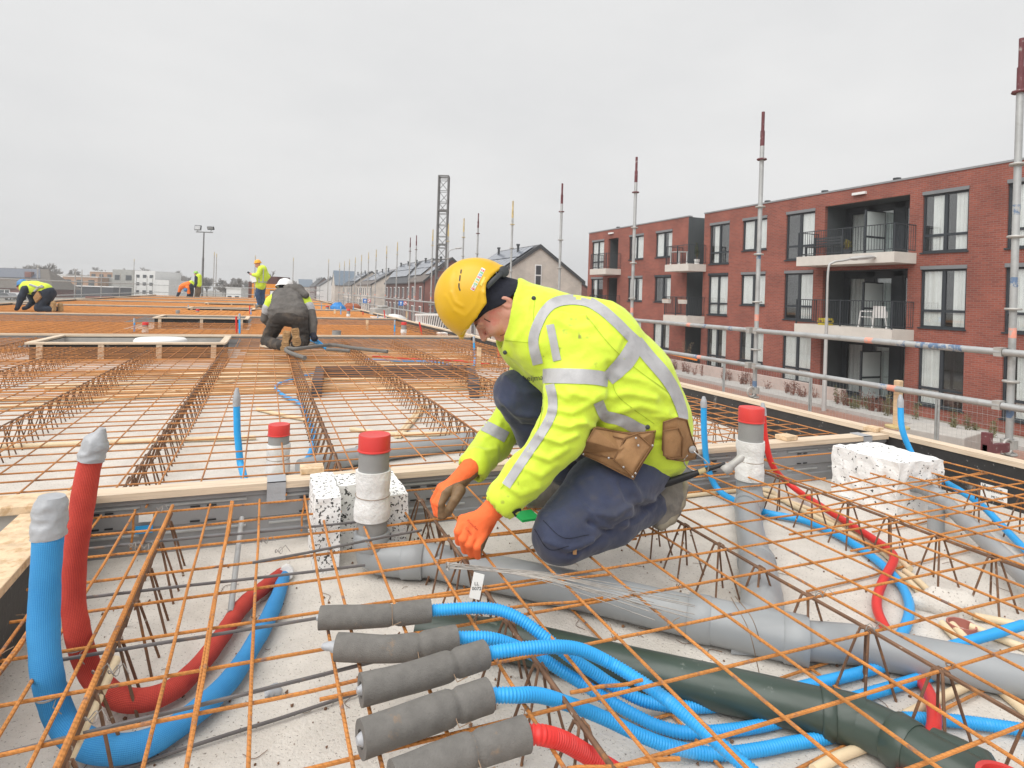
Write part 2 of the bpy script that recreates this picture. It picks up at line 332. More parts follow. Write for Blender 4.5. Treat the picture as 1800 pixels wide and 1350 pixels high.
def glass_mat(name, tint, refl, rough=.03):
    m_ = bpy.data.materials.new(name); m_.use_nodes = True; t = m_.node_tree; t.nodes.clear()
    o_ = t.nodes.new('ShaderNodeOutputMaterial'); mx = t.nodes.new('ShaderNodeMixShader'); tr = t.nodes.new('ShaderNodeBsdfTransparent'); gl = t.nodes.new('ShaderNodeBsdfGlossy')
    tr.inputs[0].default_value = (*tint, 1); gl.inputs['Color'].default_value = (.95, .95, .95, 1); gl.inputs['Roughness'].default_value = rough
    lw0 = t.nodes.new('ShaderNodeLayerWeight'); lw0.inputs['Blend'].default_value = .5; lw = t.nodes.new('ShaderNodeMath'); lw.operation = 'POWER'; lw.inputs[1].default_value = 4.5; t.links.new(lw0.outputs['Facing'], lw.inputs[0])
    ad = t.nodes.new('ShaderNodeMath'); ad.operation = 'ADD'; ad.inputs[1].default_value = refl; ad.use_clamp = True
    t.links.new(lw.outputs[0], ad.inputs[0]); t.links.new(ad.outputs[0], mx.inputs[0]); t.links.new(tr.outputs[0], mx.inputs[1]); t.links.new(gl.outputs[0], mx.inputs[2]); t.links.new(mx.outputs[0], o_.inputs[0])
    return m_
MT['glass'] = glass_mat('window_glass', (.95, .97, .97), .13)

FX = 22.6
bld = thing('apartment_building', 'three storey red brick apartment building with dark windows and pale balconies', 'building', (FX, 25, GZ))
wr = random.Random(11)
wins = []       # (y0,y1,z0,z1, tall)
cols = [(10.9, 12.75, 'tall'), (13.95, 15.57, 'tall'), (20.42, 22.05, 'tall'), (23.25, 24.9, 'short'), (25.87, 27.42, 'tall'),
        (30.82, 32.5, 'short'), (33.85, 35.56, 'short'), (38.9, 40.66, 'tall'), (7.6, 9.3, 'tall')]
for (a, b, kd) in cols:
    for fl in range(3):
        zb = GZ + .5 + 2.86 * fl
        z1 = [-.18, 2.67, 5.44][fl]; z0 = z1 - (2.26 if kd == 'tall' else 1.66)
        wins.append((a, b, z0, z1, kd, fl))
logs = [(16.07, 19.9, [(-2.75, -.25), (.1, 2.62), (3.05, 5.44)]), (36.95, 38.3, [(-2.75, -.25), (.15, 2.6), (3.05, 5.4)])]
opn = [(w_[0], w_[1], w_[2], w_[3]) for w_ in wins]
for (a, b, zs) in logs: opn += [(a, b, z0, z1) for (z0, z1) in zs]
opn.append((27.9, 29.3, GZ, 6.2))
ys = sorted({5.0, 41.2} | {q for o_ in opn for q in o_[:2]}); zs_ = sorted({GZ, 6.02} | {min(q, 6.02) for o_ in opn for q in o_[2:]})
wb = MB()
def inside(y, z): return any(o_[0] < y < o_[1] and o_[2] < z < o_[3] for o_ in opn)
for i in range(len(ys) - 1):
    for j in range(len(zs_) - 1):
        if not inside((ys[i] + ys[i + 1]) / 2, (zs_[j] + zs_[j + 1]) / 2):
            wb.add([(FX, ys[i], zs_[j]), (FX, ys[i + 1], zs_[j]), (FX, ys[i + 1], zs_[j + 1]), (FX, ys[i], zs_[j + 1])], [(0, 3, 2, 1)])
for (a, b, z0, z1) in opn[:-1]:       # reveals
    d = .16
    wb.add([(FX, a, z0), (FX + d, a, z0), (FX + d, a, z1), (FX, a, z1)], [(0, 1, 2, 3)])
    wb.add([(FX, b, z0), (FX + d, b, z0), (FX + d, b, z1), (FX, b, z1)], [(3, 2, 1, 0)])
    wb.add([(FX, a, z1), (FX + d, a, z1), (FX + d, b, z1), (FX, b, z1)], [(0, 1, 2, 3)])
    wb.add([(FX, a, z0), (FX + d, a, z0), (FX + d, b, z0), (FX, b, z0)], [(3, 2, 1, 0)])
wb.add([(FX, 41.2, GZ), (FX + 11, 41.2, GZ), (FX + 11, 41.2, 6.02), (FX, 41.2, 6.02)], [(0, 1, 2, 3)])
wb.add([(FX, 5, GZ), (FX + 11, 5, GZ), (FX + 11, 5, 6.02), (FX, 5, 6.02)], [(3, 2, 1, 0)])
wb.add([(FX + 11, 5, GZ), (FX + 11, 41.2, GZ), (FX + 11, 41.2, 6.02), (FX + 11, 5, 6.02)], [(3, 2, 1, 0)])
link('brick_wall', wb.mesh('brick_wall', MT['brick'], fixn=False), bld)
rb = MB(); rb.b2((FX + .3, 5.2, 5.7), (FX + 10.8, 27.85, 5.8)); rb.b2((FX + 2.2, 27.85, 5.7), (FX + 10.8, 29.35, 5.8)); rb.b2((FX + .3, 29.35, 5.7), (FX + 10.8, 41.0, 5.8))
roof = rb.obj('roof', MT['dgrey'], bld)
tr_ = MB(); tr_.b2((FX - .03, 4.97, 6.02), (FX + .25, 27.93, 6.09)); tr_.b2((FX - .03, 29.27, 6.02), (FX + .25, 41.23, 6.09)); tr_.b2((FX + .25, 40.95, 6.02), (FX + 11, 41.23, 6.09))
tr_.obj('roof_trim', MT['sheet'], bld)
rc = MB()                                   # deep recess with dark cladding
rc.b2((FX + .003, 29.3, GZ), (FX + 2.1, 29.36, 6.02)); rc.b2((FX + .003, 27.84, GZ), (FX + 2.1, 27.9, 6.02)); rc.b2((FX + 1.6, 27.9, GZ), (FX + 1.7, 29.3, 5.98))
rc.obj('recess_cladding', MT['clad'], bld)
for fl in range(3):
    d_ = MB(); z0 = GZ + .15 + 2.95 * fl
    d_.b2((FX + 1.54, 28.1, z0), (FX + 1.598, 29.1, z0 + 2.2)); dd = d_.obj('door', MT['frame'], bld)
    d_ = MB(); d_.b2((FX + 1.52, 28.22, z0 + .2), (FX + 1.538, 28.98, z0 + 2.05)); d_.obj('pane', MT['glass'], dd)
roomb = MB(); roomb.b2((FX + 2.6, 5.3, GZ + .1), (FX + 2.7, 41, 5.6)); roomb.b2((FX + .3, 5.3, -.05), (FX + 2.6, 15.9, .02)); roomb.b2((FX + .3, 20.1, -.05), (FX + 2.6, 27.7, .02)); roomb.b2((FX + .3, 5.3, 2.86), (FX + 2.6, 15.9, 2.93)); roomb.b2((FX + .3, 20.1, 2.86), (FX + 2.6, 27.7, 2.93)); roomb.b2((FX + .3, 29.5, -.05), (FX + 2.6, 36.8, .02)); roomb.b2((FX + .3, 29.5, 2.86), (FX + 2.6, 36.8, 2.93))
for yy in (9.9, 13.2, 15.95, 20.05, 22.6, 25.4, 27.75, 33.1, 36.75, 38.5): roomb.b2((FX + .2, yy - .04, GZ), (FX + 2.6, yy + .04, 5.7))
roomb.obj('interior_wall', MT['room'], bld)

def build_window(y0, y1, z0, z1, tall, parent, X=FX, box=True, curtain=1, transom=True):
    ym, yw, zh = (y0 + y1) / 2, y1 - y0, z1 - z0
    f = MB(); fw = .07; x0, x1 = X + .07, X + .14
    zt = z1 - (.12 if box else 0)
    f.b2((x0, y0, z0), (x1, y0 + fw, z1)); f.b2((x0, y1 - fw, z0), (x1, y1, z1)); f.b2((x0, y0 + fw, z0), (x1, y1 - fw, z0 + fw)); f.b2((x0, y0 + fw, zt - fw), (x1, y1 - fw, zt))
    f.b2((x0 - .01, ym - .06, z0 + fw), (x1, ym + .06, zt - fw))
    zz = z0 + .62
    if tall and transom:
        f.b2((x0 - .005, y0 + fw, zz - .045), (x1, ym - .06, zz + .045)); f.b2((x0 - .005, ym + .06, zz - .045), (x1, y1 - fw, zz + .045))
    f.b2((X - .05, y0 - .04, z0 - .05), (X + .07, y1 + .04, z0))
    fo = f.obj('window', MT['frame'], parent)
    if box:
        s = MB(); s.b2((X - .03, y0 - .01, zt), (X + .07, y1 + .01, z1 + .008)); s.obj('blind_box', MT['shutter'] if wr.random() < .7 else MT['frame'], fo)
    for (a, b) in ((y0 + fw, ym - .06), (ym + .06, y1 - fw)):
        spans = [(z0 + fw, zz - .045), (zz + .045, zt - fw)] if (tall and transom) else [(z0 + fw, zt - fw)]
        for (c, d) in spans:
            p = MB(); p.b2((X + .1, a, c), (X + .108, b, d)); p.obj('pane', MT['glass'], fo)
    if curtain:
        for sd_ in ((y0, ym), (ym, y1)):
            k = wr.random()
            if k < .1: continue
            a, b = (sd_[0], sd_[1]) if k < .75 else ((sd_[0], sd_[0] + (sd_[1] - sd_[0]) * .6))
            c = MB(); n = 22; pts = []
            for i in range(n + 1):
                yy = a + (b - a) * i / n; xx = X + .135 + .018 * math.sin(i * 1.9 + k * 9) + .012 * math.sin(i * 3.3)
                pts += [(xx, yy, z0 + .03), (xx, yy, z1 - .1)]
            c.add(pts, [(2 * i, 2 * i + 2, 2 * i + 3, 2 * i + 1) for i in range(n)]); c.obj('curtain', MT['curtain'], fo, smooth=True)
    return fo
for (a, b, z0, z1, kd, fl) in wins: build_window(a, b, z0, z1, kd == 'tall', bld)
# loggias: back wall with doors, soffit, floor, frosted screen
for li, (a, b, zs2) in enumerate(logs):
    for (z0, z1) in zs2:
        lg = MB(); bx_ = FX + 1.25
        lg.b2((FX + .163, a - .06, z0 - .02), (bx_ + .1, a - .004, z1 + .02)); lg.b2((FX + .163, b + .004, z0 - .02), (bx_ + .1, b + .06, z1 + .02))
        lg.b2((FX + .163, a, z1 + .002), (bx_, b, z1 + .06)); lg.b2((FX + .163, a, z0 - .1), (bx_, b, z0 - .003))
        lo = lg.obj('loggia_lining', MT['clad'], bld)
        bk = MB(); dz = z1 - .22
        if li == 0:
            segs = [(a, a + .12), (a + 1.08, a + 1.5), (b - 1.5, b - 1.1), (b - .14, b)]
            for (q, r_) in segs: bk.b2((bx_, q, z0), (bx_ + .1, r_, z1))
            bk.b2((bx_, a, dz), (bx_ + .098, b, z1)); bk.obj('door_frame', MT['frame'], bld)
            for (q, r_) in ((a + .12, a + 1.08), (b - 1.1, b - .14), (a + 1.5, b - 1.5)):
                d_ = MB(); fw = .09
                d_.b2((bx_ + .02, q, z0), (bx_ + .08, q + fw, dz)); d_.b2((bx_ + .02, r_ - fw, z0), (bx_ + .08, r_, dz)); d_.b2((bx_ + .02, q + fw, z0), (bx_ + .08, r_ - fw, z0 + .16)); d_.b2((bx_ + .02, q + fw, dz - fw), (bx_ + .08, r_ - fw, dz))
                do = d_.obj('door', MT['frame'], bld)
                p = MB(); p.b2((bx_ + .045, q + fw, z0 + .16), (bx_ + .053, r_ - fw, dz - fw)); p.obj('pane', MT['glass'], do)
                c = MB(); n = 14; pts = []
                for i in range(n + 1):
                    yy = q + (r_ - q) * i / n; pts += [(bx_ + .25 + .03 * math.sin(i * 1.9), yy, z0), (bx_ + .25 + .03 * math.sin(i * 1.9), yy, dz)]
                c.add(pts, [(2 * i, 2 * i + 2, 2 * i + 3, 2 * i + 1) for i in range(n)]); c.obj('curtain', MT['curtain'] if wr.random() < .8 else MT['screen'], do, smooth=True)
                if q < a + .5 or q > b - 1.3:
                    h_ = MB(); h_.b2((bx_ - .05, q + .03, z0 + .95), (bx_ + .02, q + .06, z0 + 1.12)); h_.b2((bx_ - .06, q + .03, z0 + 1.05), (bx_ - .04, q + .17, z0 + 1.075)); h_.obj('handle', MT['white'], do)
            ym = 18.0
            sc_ = MB(); sc_.b2((FX + .15, ym - .02, z0 + .98), (FX + 1.2, ym + .02, z0 + 1.98)); sc_.b2((FX + .15, ym - .02, z0 + .08), (FX + 1.2, ym + .02, z0 + .9))
            so_ = sc_.obj('privacy_screen', MT['screen'], bld)
            fr = MB(); fr.b2((FX + .08, ym - .035, z0), (FX + .15, ym + .035, z0 + 2.03)); fr.b2((FX + 1.2, ym - .035, z0), (FX + 1.24, ym + .035, z0 + 2.03)); fr.b2((FX + .15, ym - .03, z0 + .9), (FX + 1.2, ym + .03, z0 + .98)); fr.b2((FX + .15, ym - .03, z0 + 1.98), (FX + 1.2, ym + .03, z0 + 2.03)); fr.obj('screen_frame', MT['frame'], so_)
        else:
            bk.b2((bx_, a, z0), (bx_ + .1, b, z1)); bk.obj('loggia_back', MT['clad'], bld)
def balcony(y0, y1, zt, parent, th=.4, X0=21.4):
    s = MB(); s.b2((X0, y0, zt - th), (FX - .003, y1, zt)); so_ = s.obj('balcony_slab', MT['balcony'], parent)
    h = MB(); e = .05; zr = zt + 1.05
    path = [(FX - .02, y0 + e), (X0 + e, y0 + e), (X0 + e, y1 - e), (FX - .02, y1 - e)]
    for i in range(3): h.bar((*path[i], zr), (*path[i + 1], zr), .045, .03); h.bar((*path[i], zt + .1), (*path[i + 1], zt + .1), .03, .03)
    h.obj('handrail', MT['frame'], so_)
    bl = MB()
    for i in range(3):
        L_ = math.dist(path[i], path[i + 1]); n = int(L_ / .115)
        for j in range(n + 1):
            x, y = lerp(path[i], path[i + 1], j / n); bl.b2((x - .007, y - .007, zt + .1), (x + .007, y + .007, zr))
    bo = bl.obj('baluster', MT['frame'], so_); tag(bo, kind='stuff')
    for (x, y) in (path[1], path[2], lerp(path[1], path[2], .5)):
        p = MB(); p.b2((x - .022, y - .022, zt), (x + .022, y + .022, zr)); p.obj('railing_post', MT['frame'], so_)
for zt in (.28, 3.18): balcony(15.75, 20.25, zt, bld); balcony(27.65, 29.8, zt, bld); balcony(36.5, 38.75, zt, bld)
# small roof items
for (y, nme) in ((17.5, 0), (21.0, 1), (24.5, 2), (39.0, 3)):
    v_ = MB(); v_.cyl((FX + 1.2, y, 5.8), (FX + 1.2, y, 6.35), .09, 8); v_.cyl((FX + 1.2, y, 6.35), (FX + 1.2, y, 6.42), .15, 8); v_.obj('roof_vent', MT['dgrey'], roof)
for y in (18.2, 37.9):
    v_ = MB(); v_.b2((FX - .12, y - .3, 5.72), (FX - .002, y + .3, 5.82)); v_.obj('wall_lamp', MT['white'], bld)

# things on the balconies
def chair(loc, rz, label):
    t_ = thing('plastic_chair', label, 'chair', loc, 'white chairs on the middle balcony', rz)
    s = MB(); s.box((0, 0, .42), (.46, .44, .03)); s.obj('seat', MT['white'], t_).matrix_parent_inverse = Matrix()
    b_ = MB(); b_.prism([(-.2, -.22, .44), (-.2, .22, .44), (-.28, .2, .86), (-.28, -.2, .86)], (-.025, 0, 0)); b_.obj('backrest', MT['white'], t_).matrix_parent_inverse = Matrix()
    for x in (-.2, .2):
        for y in (-.2, .2):
            l = MB(); l.tube([(x, y, .41), (x * 1.25, y * 1.2, 0)], .022, 6); l.obj('leg', MT['white'], t_).matrix_parent_inverse = Matrix()
    for y in (-.24, .24):
        a = MB(); a.tube([(-.24, y, .64), (.18, y, .64), (.2, y, .42)], .022, 6); a.obj('armrest', MT['white'], t_).matrix_parent_inverse = Matrix()
chair((22.0, 17.3, .28), 2.2, 'white plastic chair left of its twin on the middle balcony')
chair((22.05, 16.75, .28), .6, 'white plastic chair right of its twin on the middle balcony')
t_ = thing('garden_bench', 'dark slatted garden bench on the top balcony', 'bench', (21.95, 19.4, 3.18))
for k in range(4):
    s = MB(); s.b2((21.72 + k * .12, 18.65, 3.6), (21.81 + k * .12, 20.1, 3.63)); s.obj('slat', MT['dgrey'], t_)
for k in range(3):
    s = MB(); s.b2((22.24 + .02 * k, 18.65, 3.72 + k * .12), (22.27 + .02 * k, 20.1, 3.8 + k * .12)); s.obj('slat', MT['dgrey'], t_)
for y in (18.7, 20.05):
    s = MB(); s.b2((21.7, y - .03, 3.18), (21.76, y + .03, 3.6)); s.b2((22.2, y - .03, 3.18), (22.26, y + .03, 4.05)); s.obj('leg', MT['dgrey'], t_)
cb_ = MB(); cb_.b2((21.6, 18.75, .28), (21.95, 19.2, .31))
for (a, b) in (((21.6, 18.75), (21.62, 19.2)), ((21.93, 18.75), (21.95, 19.2)), ((21.62, 18.75), (21.93, 18.77)), ((21.62, 19.18), (21.93, 19.2))):
    cb_.b2((a[0], a[1], .31), (b[0], b[1], .4)); cb_.b2((a[0], a[1], .48), (b[0], b[1], .57))
for (x, y) in ((21.61, 18.76), (21.94, 18.76), (21.61, 19.19), (21.94, 19.19), (21.61, 18.97)): cb_.b2((x - .012, y - .03, .4), (x + .012, y + .03, .48))
tag(cb_.obj('bottle_crate', mat('yellow_crate', (.6, .47, .04), .5)), 'yellow bottle crate standing on the middle balcony', 'crate')
def pot_plant(loc, h, label, leafc, potm, spread=.25, n=160, seed=1):
    t_ = thing('potted_plant', label, 'plant', loc); r0 = random.Random(seed)
    p = MB(); p.lathe([(.0, 0), (.13, 0), (.17, .28), (.15, .28), (.14, .24), (0, .24)], loc, 12); p.obj('pot', potm, t_)
    st = MB(); lf = MB()
    for k in range(9):
        a = r0.uniform(0, 6.28); e = V3(loc) + (math.cos(a) * spread * r0.random(), math.sin(a) * spread * r0.random(), h * r0.uniform(.6, 1))
        st.tube([V3(loc) + (0, 0, .22), lerp(V3(loc) + (0, 0, .22), e, .5) + (0, 0, .05), e], [.012, .009, .005], 5)
        for j in range(n // 9):
            c = lerp(V3(loc) + (0, 0, .3), e, r0.uniform(.35, 1.05)) + np.array([r0.gauss(0, .05), r0.gauss(0, .05), r0.gauss(0, .05)])
            d = norm([r0.gauss(0, 1), r0.gauss(0, 1), r0.gauss(0, 1)]); u_ = norm(np.cross(d, [.3, .2, 1]))
            lf.add([c - d * .05, c + u_ * .02, c + d * .05, c - u_ * .02], [(0, 1, 2, 3)])
    st.obj('stem', MT['rustdark'], t_); link('foliage', lf.mesh('foliage', leafc, fixn=False), t_)
MT['leafgreen'] = mat('leaf_green', (.07, .11, .035), .7, .4, 12)
MT['leafyellow'] = mat('leaf_yellow', (.3, .26, .06), .7, .3, 12)
MT['twigbrown'] = mat('dry_twig_leaves', (.32, .25, .16), .8, .3, 12)
pot_plant((22.3, 18.5, 3.18), .75, 'yellow green potted plant beside the bench on the top balcony', MT['leafyellow'], MT['dgrey'], .2, 150, 2)
pot_plant((22.2, 27.95, 3.18), 1.25, 'slim conical potted evergreen on the upper left balcony', MT['leafgreen'], MT['white'], .14, 260, 3)
pot_plant((22.0, 28.55, GZ), 2.0, 'bare pale potted shrub in the ground floor recess', MT['twigbrown'], MT['dgrey'], .6, 240, 4)
for (y, nme) in ((29.5, 'left'), (28.0, 'right')):
    f = MB(); f.prism([(21.3, y - .3, .95), (21.44, y - .3, .95), (21.48, y - .3, 1.17), (21.26, y - .3, 1.17)], (0, .6, 0)); t_ = thing('flower_box', f'pale flower box hung on the {nme} end of the small middle balcony', 'flower box', (21.37, y, .95))
    f.obj('trough', MT['balcony'], t_); d_ = MB(); d_.b2((21.28, y - .27, 1.17), (21.46, y + .27, 1.2)); d_.obj('flowers', mat('dry_flowers_' + nme, (.35, .2, .12), .9, .4, 30), t_)
t_ = thing('balcony_table', 'small pale table on the upper left balcony', 'table', (21.9, 29.2, 3.18))
s = MB(); s.b2((21.6, 28.75, 3.9), (22.2, 29.65, 3.94)); s.obj('table_top', MT['white'], t_)
for (x, y) in ((21.64, 28.8), (22.16, 28.8), (21.64, 29.6), (22.16, 29.6)): s = MB(); s.b2((x - .03, y - .03, 3.18), (x + .03, y + .03, 3.9)); s.obj('leg', MT['white'], t_)

# garden strip at the foot of the building
lw_ = MB(); lw_.b2((21.62, 18, GZ), (21.9, 38, GZ + .62)); tag(lw_.obj('garden_wall', mat('pinkish_wall', (.5, .4, .36), .9, .1, 3)), 'low pale garden wall along the foot of the brick building', 'wall')
def shrub_row(name, x0, x1, y0, y1, h, m_, n, label, seed):
    g = MB(); r0 = random.Random(seed); nc = int((y1 - y0) * 3.2)
    for c_ in range(nc):
        cx, cy = r0.uniform(x0, x1), r0.uniform(y0, y1); hh = h * r0.uniform(.45, 1.15); sp = r0.uniform(.12, .3)
        for k in range(9):
            a = r0.uniform(0, 6.28); e = np.array([cx + math.cos(a) * sp * r0.random(), cy + math.sin(a) * sp * r0.random(), GZ + hh * r0.uniform(.6, 1)]); b0 = np.array([cx + r0.gauss(0, .03), cy + r0.gauss(0, .03), GZ]); md = lerp(b0, e, .5) + np.array([r0.gauss(0, .03), r0.gauss(0, .03), 0])
            g.tube([b0, md, e], [.008, .006, .003], 3, caps=False)
            for j in range(max(2, n // nc // 9)):
                c = lerp(b0, e, r0.uniform(.3, 1.05)) + np.array([r0.gauss(0, .035), r0.gauss(0, .035), r0.gauss(0, .03)]); d = norm([r0.gauss(0, 1), r0.gauss(0, 1), r0.gauss(0, 1)]) * r0.uniform(.02, .045); u_ = norm(np.cross(d, [.2, 1, .3])) * r0.uniform(.01, .022); g.add([c - d, c + u_, c + d, c - u_], [(0, 1, 2, 3)])
    tag(link(name, g.mesh(name, m_, fixn=False)), label, 'shrub', kind='stuff')
MT['redtwig'] = mat('red_brown_twigs', (.2, .085, .06), .9, .4, 6)
MT['dulltwig'] = mat('olive_brown_shrub', (.17, .16, .08), .9, .4, 4)
shrub_row('garden_shrubs', 20.9, 21.5, 15, 38, .8, MT['redtwig'], 5200, 'reddish bare shrubs along the garden wall', 5)
shrub_row('hedge_plants', 20.7, 21.6, 5, 18, .75, MT['dulltwig'], 5200, 'olive brown low hedge plants below the right windows', 6)

# ------------------------------------------------------------------ street: lamp, fence, block
def tube_obj(name, pts, r, m_, parent=None, n=10, smooth=True, caps=True): b = MB(); b.tube(pts, r, n, caps); return b.obj(name, m_, parent, smooth)
def street_lamp(base, H, arm, label, name='street_lamp', r=.07):
    t_ = thing(name, label, 'street lamp', base); b = V3(base); a = V3(arm)
    MT.setdefault('lampgrey', mat('lamp_grey', (.45, .45, .44), .5, .05, 3, metal=.2))
    tube_obj('post', [b, b + (0, 0, 1.2), b + (0, 0, 1.25), b + (0, 0, H * .62)], [r * 1.25, r * 1.2, r, r * .85], MT['lampgrey'], t_)
    tube_obj('arm', catmull([b + (0, 0, H * .62), b + (0, 0, H * .93), b + (0, 0, H * .985) + a * .1, b + (0, 0, H * 1.0) + a * .35, b + (0, 0, H * 1.015) + a * .6], 6), r * .6, MT['lampgrey'], t_)
    d = norm(a); e = b + (0, 0, H * 1.012); hd = MB(); L_ = np.linalg.norm(a)
    hd.tube([e + a * .5, e + a * .58, e + a * .8 + (0, 0, .035), e + a * 1.02 + (0, 0, .06), e + a * 1.1 + (0, 0, .05)], [(.05, .06), (.075, .1), (.085, .13), (.06, .11), (.02, .03)], 12, ref=(0, 0, 1)); hd.obj('lantern', MT['lampgrey'], t_, True)
    gl = MB(); gl.tube([e + a * .66 + (0, 0, -.05), e + a * 1.0 + (0, 0, -.015)], [(.02, .09), (.02, .08)], 10, ref=(0, 0, 1)); gl.obj('lamp_glass', MT['white'], t_, True)
lb = P(1448, 722, GZ)
street_lamp((lb[0], lb[1], GZ), 5.72, (CR[0] * 1.62, CR[1] * 1.62, .05), 'tall grey street lamp in front of the balconies')
lb2 = Q(786, 520, 62); street_lamp((lb2[0], lb2[1], GZ), 8.5, (CR[0] * 1.3, CR[1] * 1.3, .03), 'distant street lamp beside the lattice hoist mast')

FXF = 14.2
MT['fencewire'] = mat('fence_wire', (.42, .42, .41), .5, .1, 4, metal=.3)
fy = [-1.2 + 3.5 * k for k in range(0, 9)]
for k in range(len(fy) - 1):
    y0, y1 = fy[k] + .03, fy[k + 1] - .03; zt = GZ + 2.0; zb = GZ + .12
    t_ = thing('fence_panel', ('nearest' if k == 0 else ORD[k]) + (' wire mesh site fence panel from the right edge of the photo' if k else ' wire mesh site fence panel at the right edge of the photo'), 'fence panel', (FXF, (y0 + y1) / 2, GZ), 'site fence panels along the street')
    tube_obj('top_tube', [(FXF, y0, zt), (FXF, y1, zt)], .021, MT['galv'], t_, 8); tube_obj('bottom_tube', [(FXF, y0, zb), (FXF, y1, zb)], .021, MT['galv'], t_, 8)
    for y in (y0, y1): tube_obj('fence_post', [(FXF, y, GZ), (FXF, y, zt + .06)], .024, MT['galv'], t_, 8)
    wm = MB()
    for j in range(1, 34): y = lerp(y0, y1, j / 34); wm.cyl((FXF, y, zb), (FXF, y, zt), .0022, 3, caps=False)
    for j in range(1, 9): z = lerp(zb, zt, j / 9); wm.cyl((FXF + .004, y0, z), (FXF + .004, y1, z), .0022, 3, caps=False)
    tag(link('wire_mesh', wm.mesh('wire_mesh', MT['fencewire'], fixn=False), t_), kind='stuff')
    ft = MB(); ft.prism([(FXF - .35, y1 - .08, GZ), (FXF + .35, y1 - .08, GZ), (FXF + .3, y1 - .08, GZ + .13), (FXF - .3, y1 - .08, GZ + .13)], (0, .2, 0)); ft.obj('foot_block', MT['concrete2'], t_)
orb = MB(); a = PX(1160, 617, FXF - .05); b = PX(1225, 632, FXF - .05); orb.bar(a, b, .04, .09); tag(orb.obj('barrier_tape', MT['orange']), 'orange barrier strip tied along the top of the wire fence', 'barrier')
cb0 = P(1690, 800, GZ)
blk = MB(); pA, pB, pC = P(1632, 758, GZ + .8), P(1695, 770, GZ + .8), P(1728, 760, GZ + .8)
ux = norm(pC - pB); uy = np.array([-ux[1], ux[0], 0.])
blk.prism([(*(pB + 0 * ux)[:2], GZ), (*(pC)[:2], GZ), (*(pC + uy * 1.5)[:2], GZ), (*(pB + uy * 1.5)[:2], GZ)], (0, 0, .8))
tag(blk.obj('concrete_block', mat('ballast_concrete', (.42, .4, .37), .9, .12, 4, .3, 30), bevel=.03), 'big grey concrete ballast block on the ground beyond the scaffold', 'block')

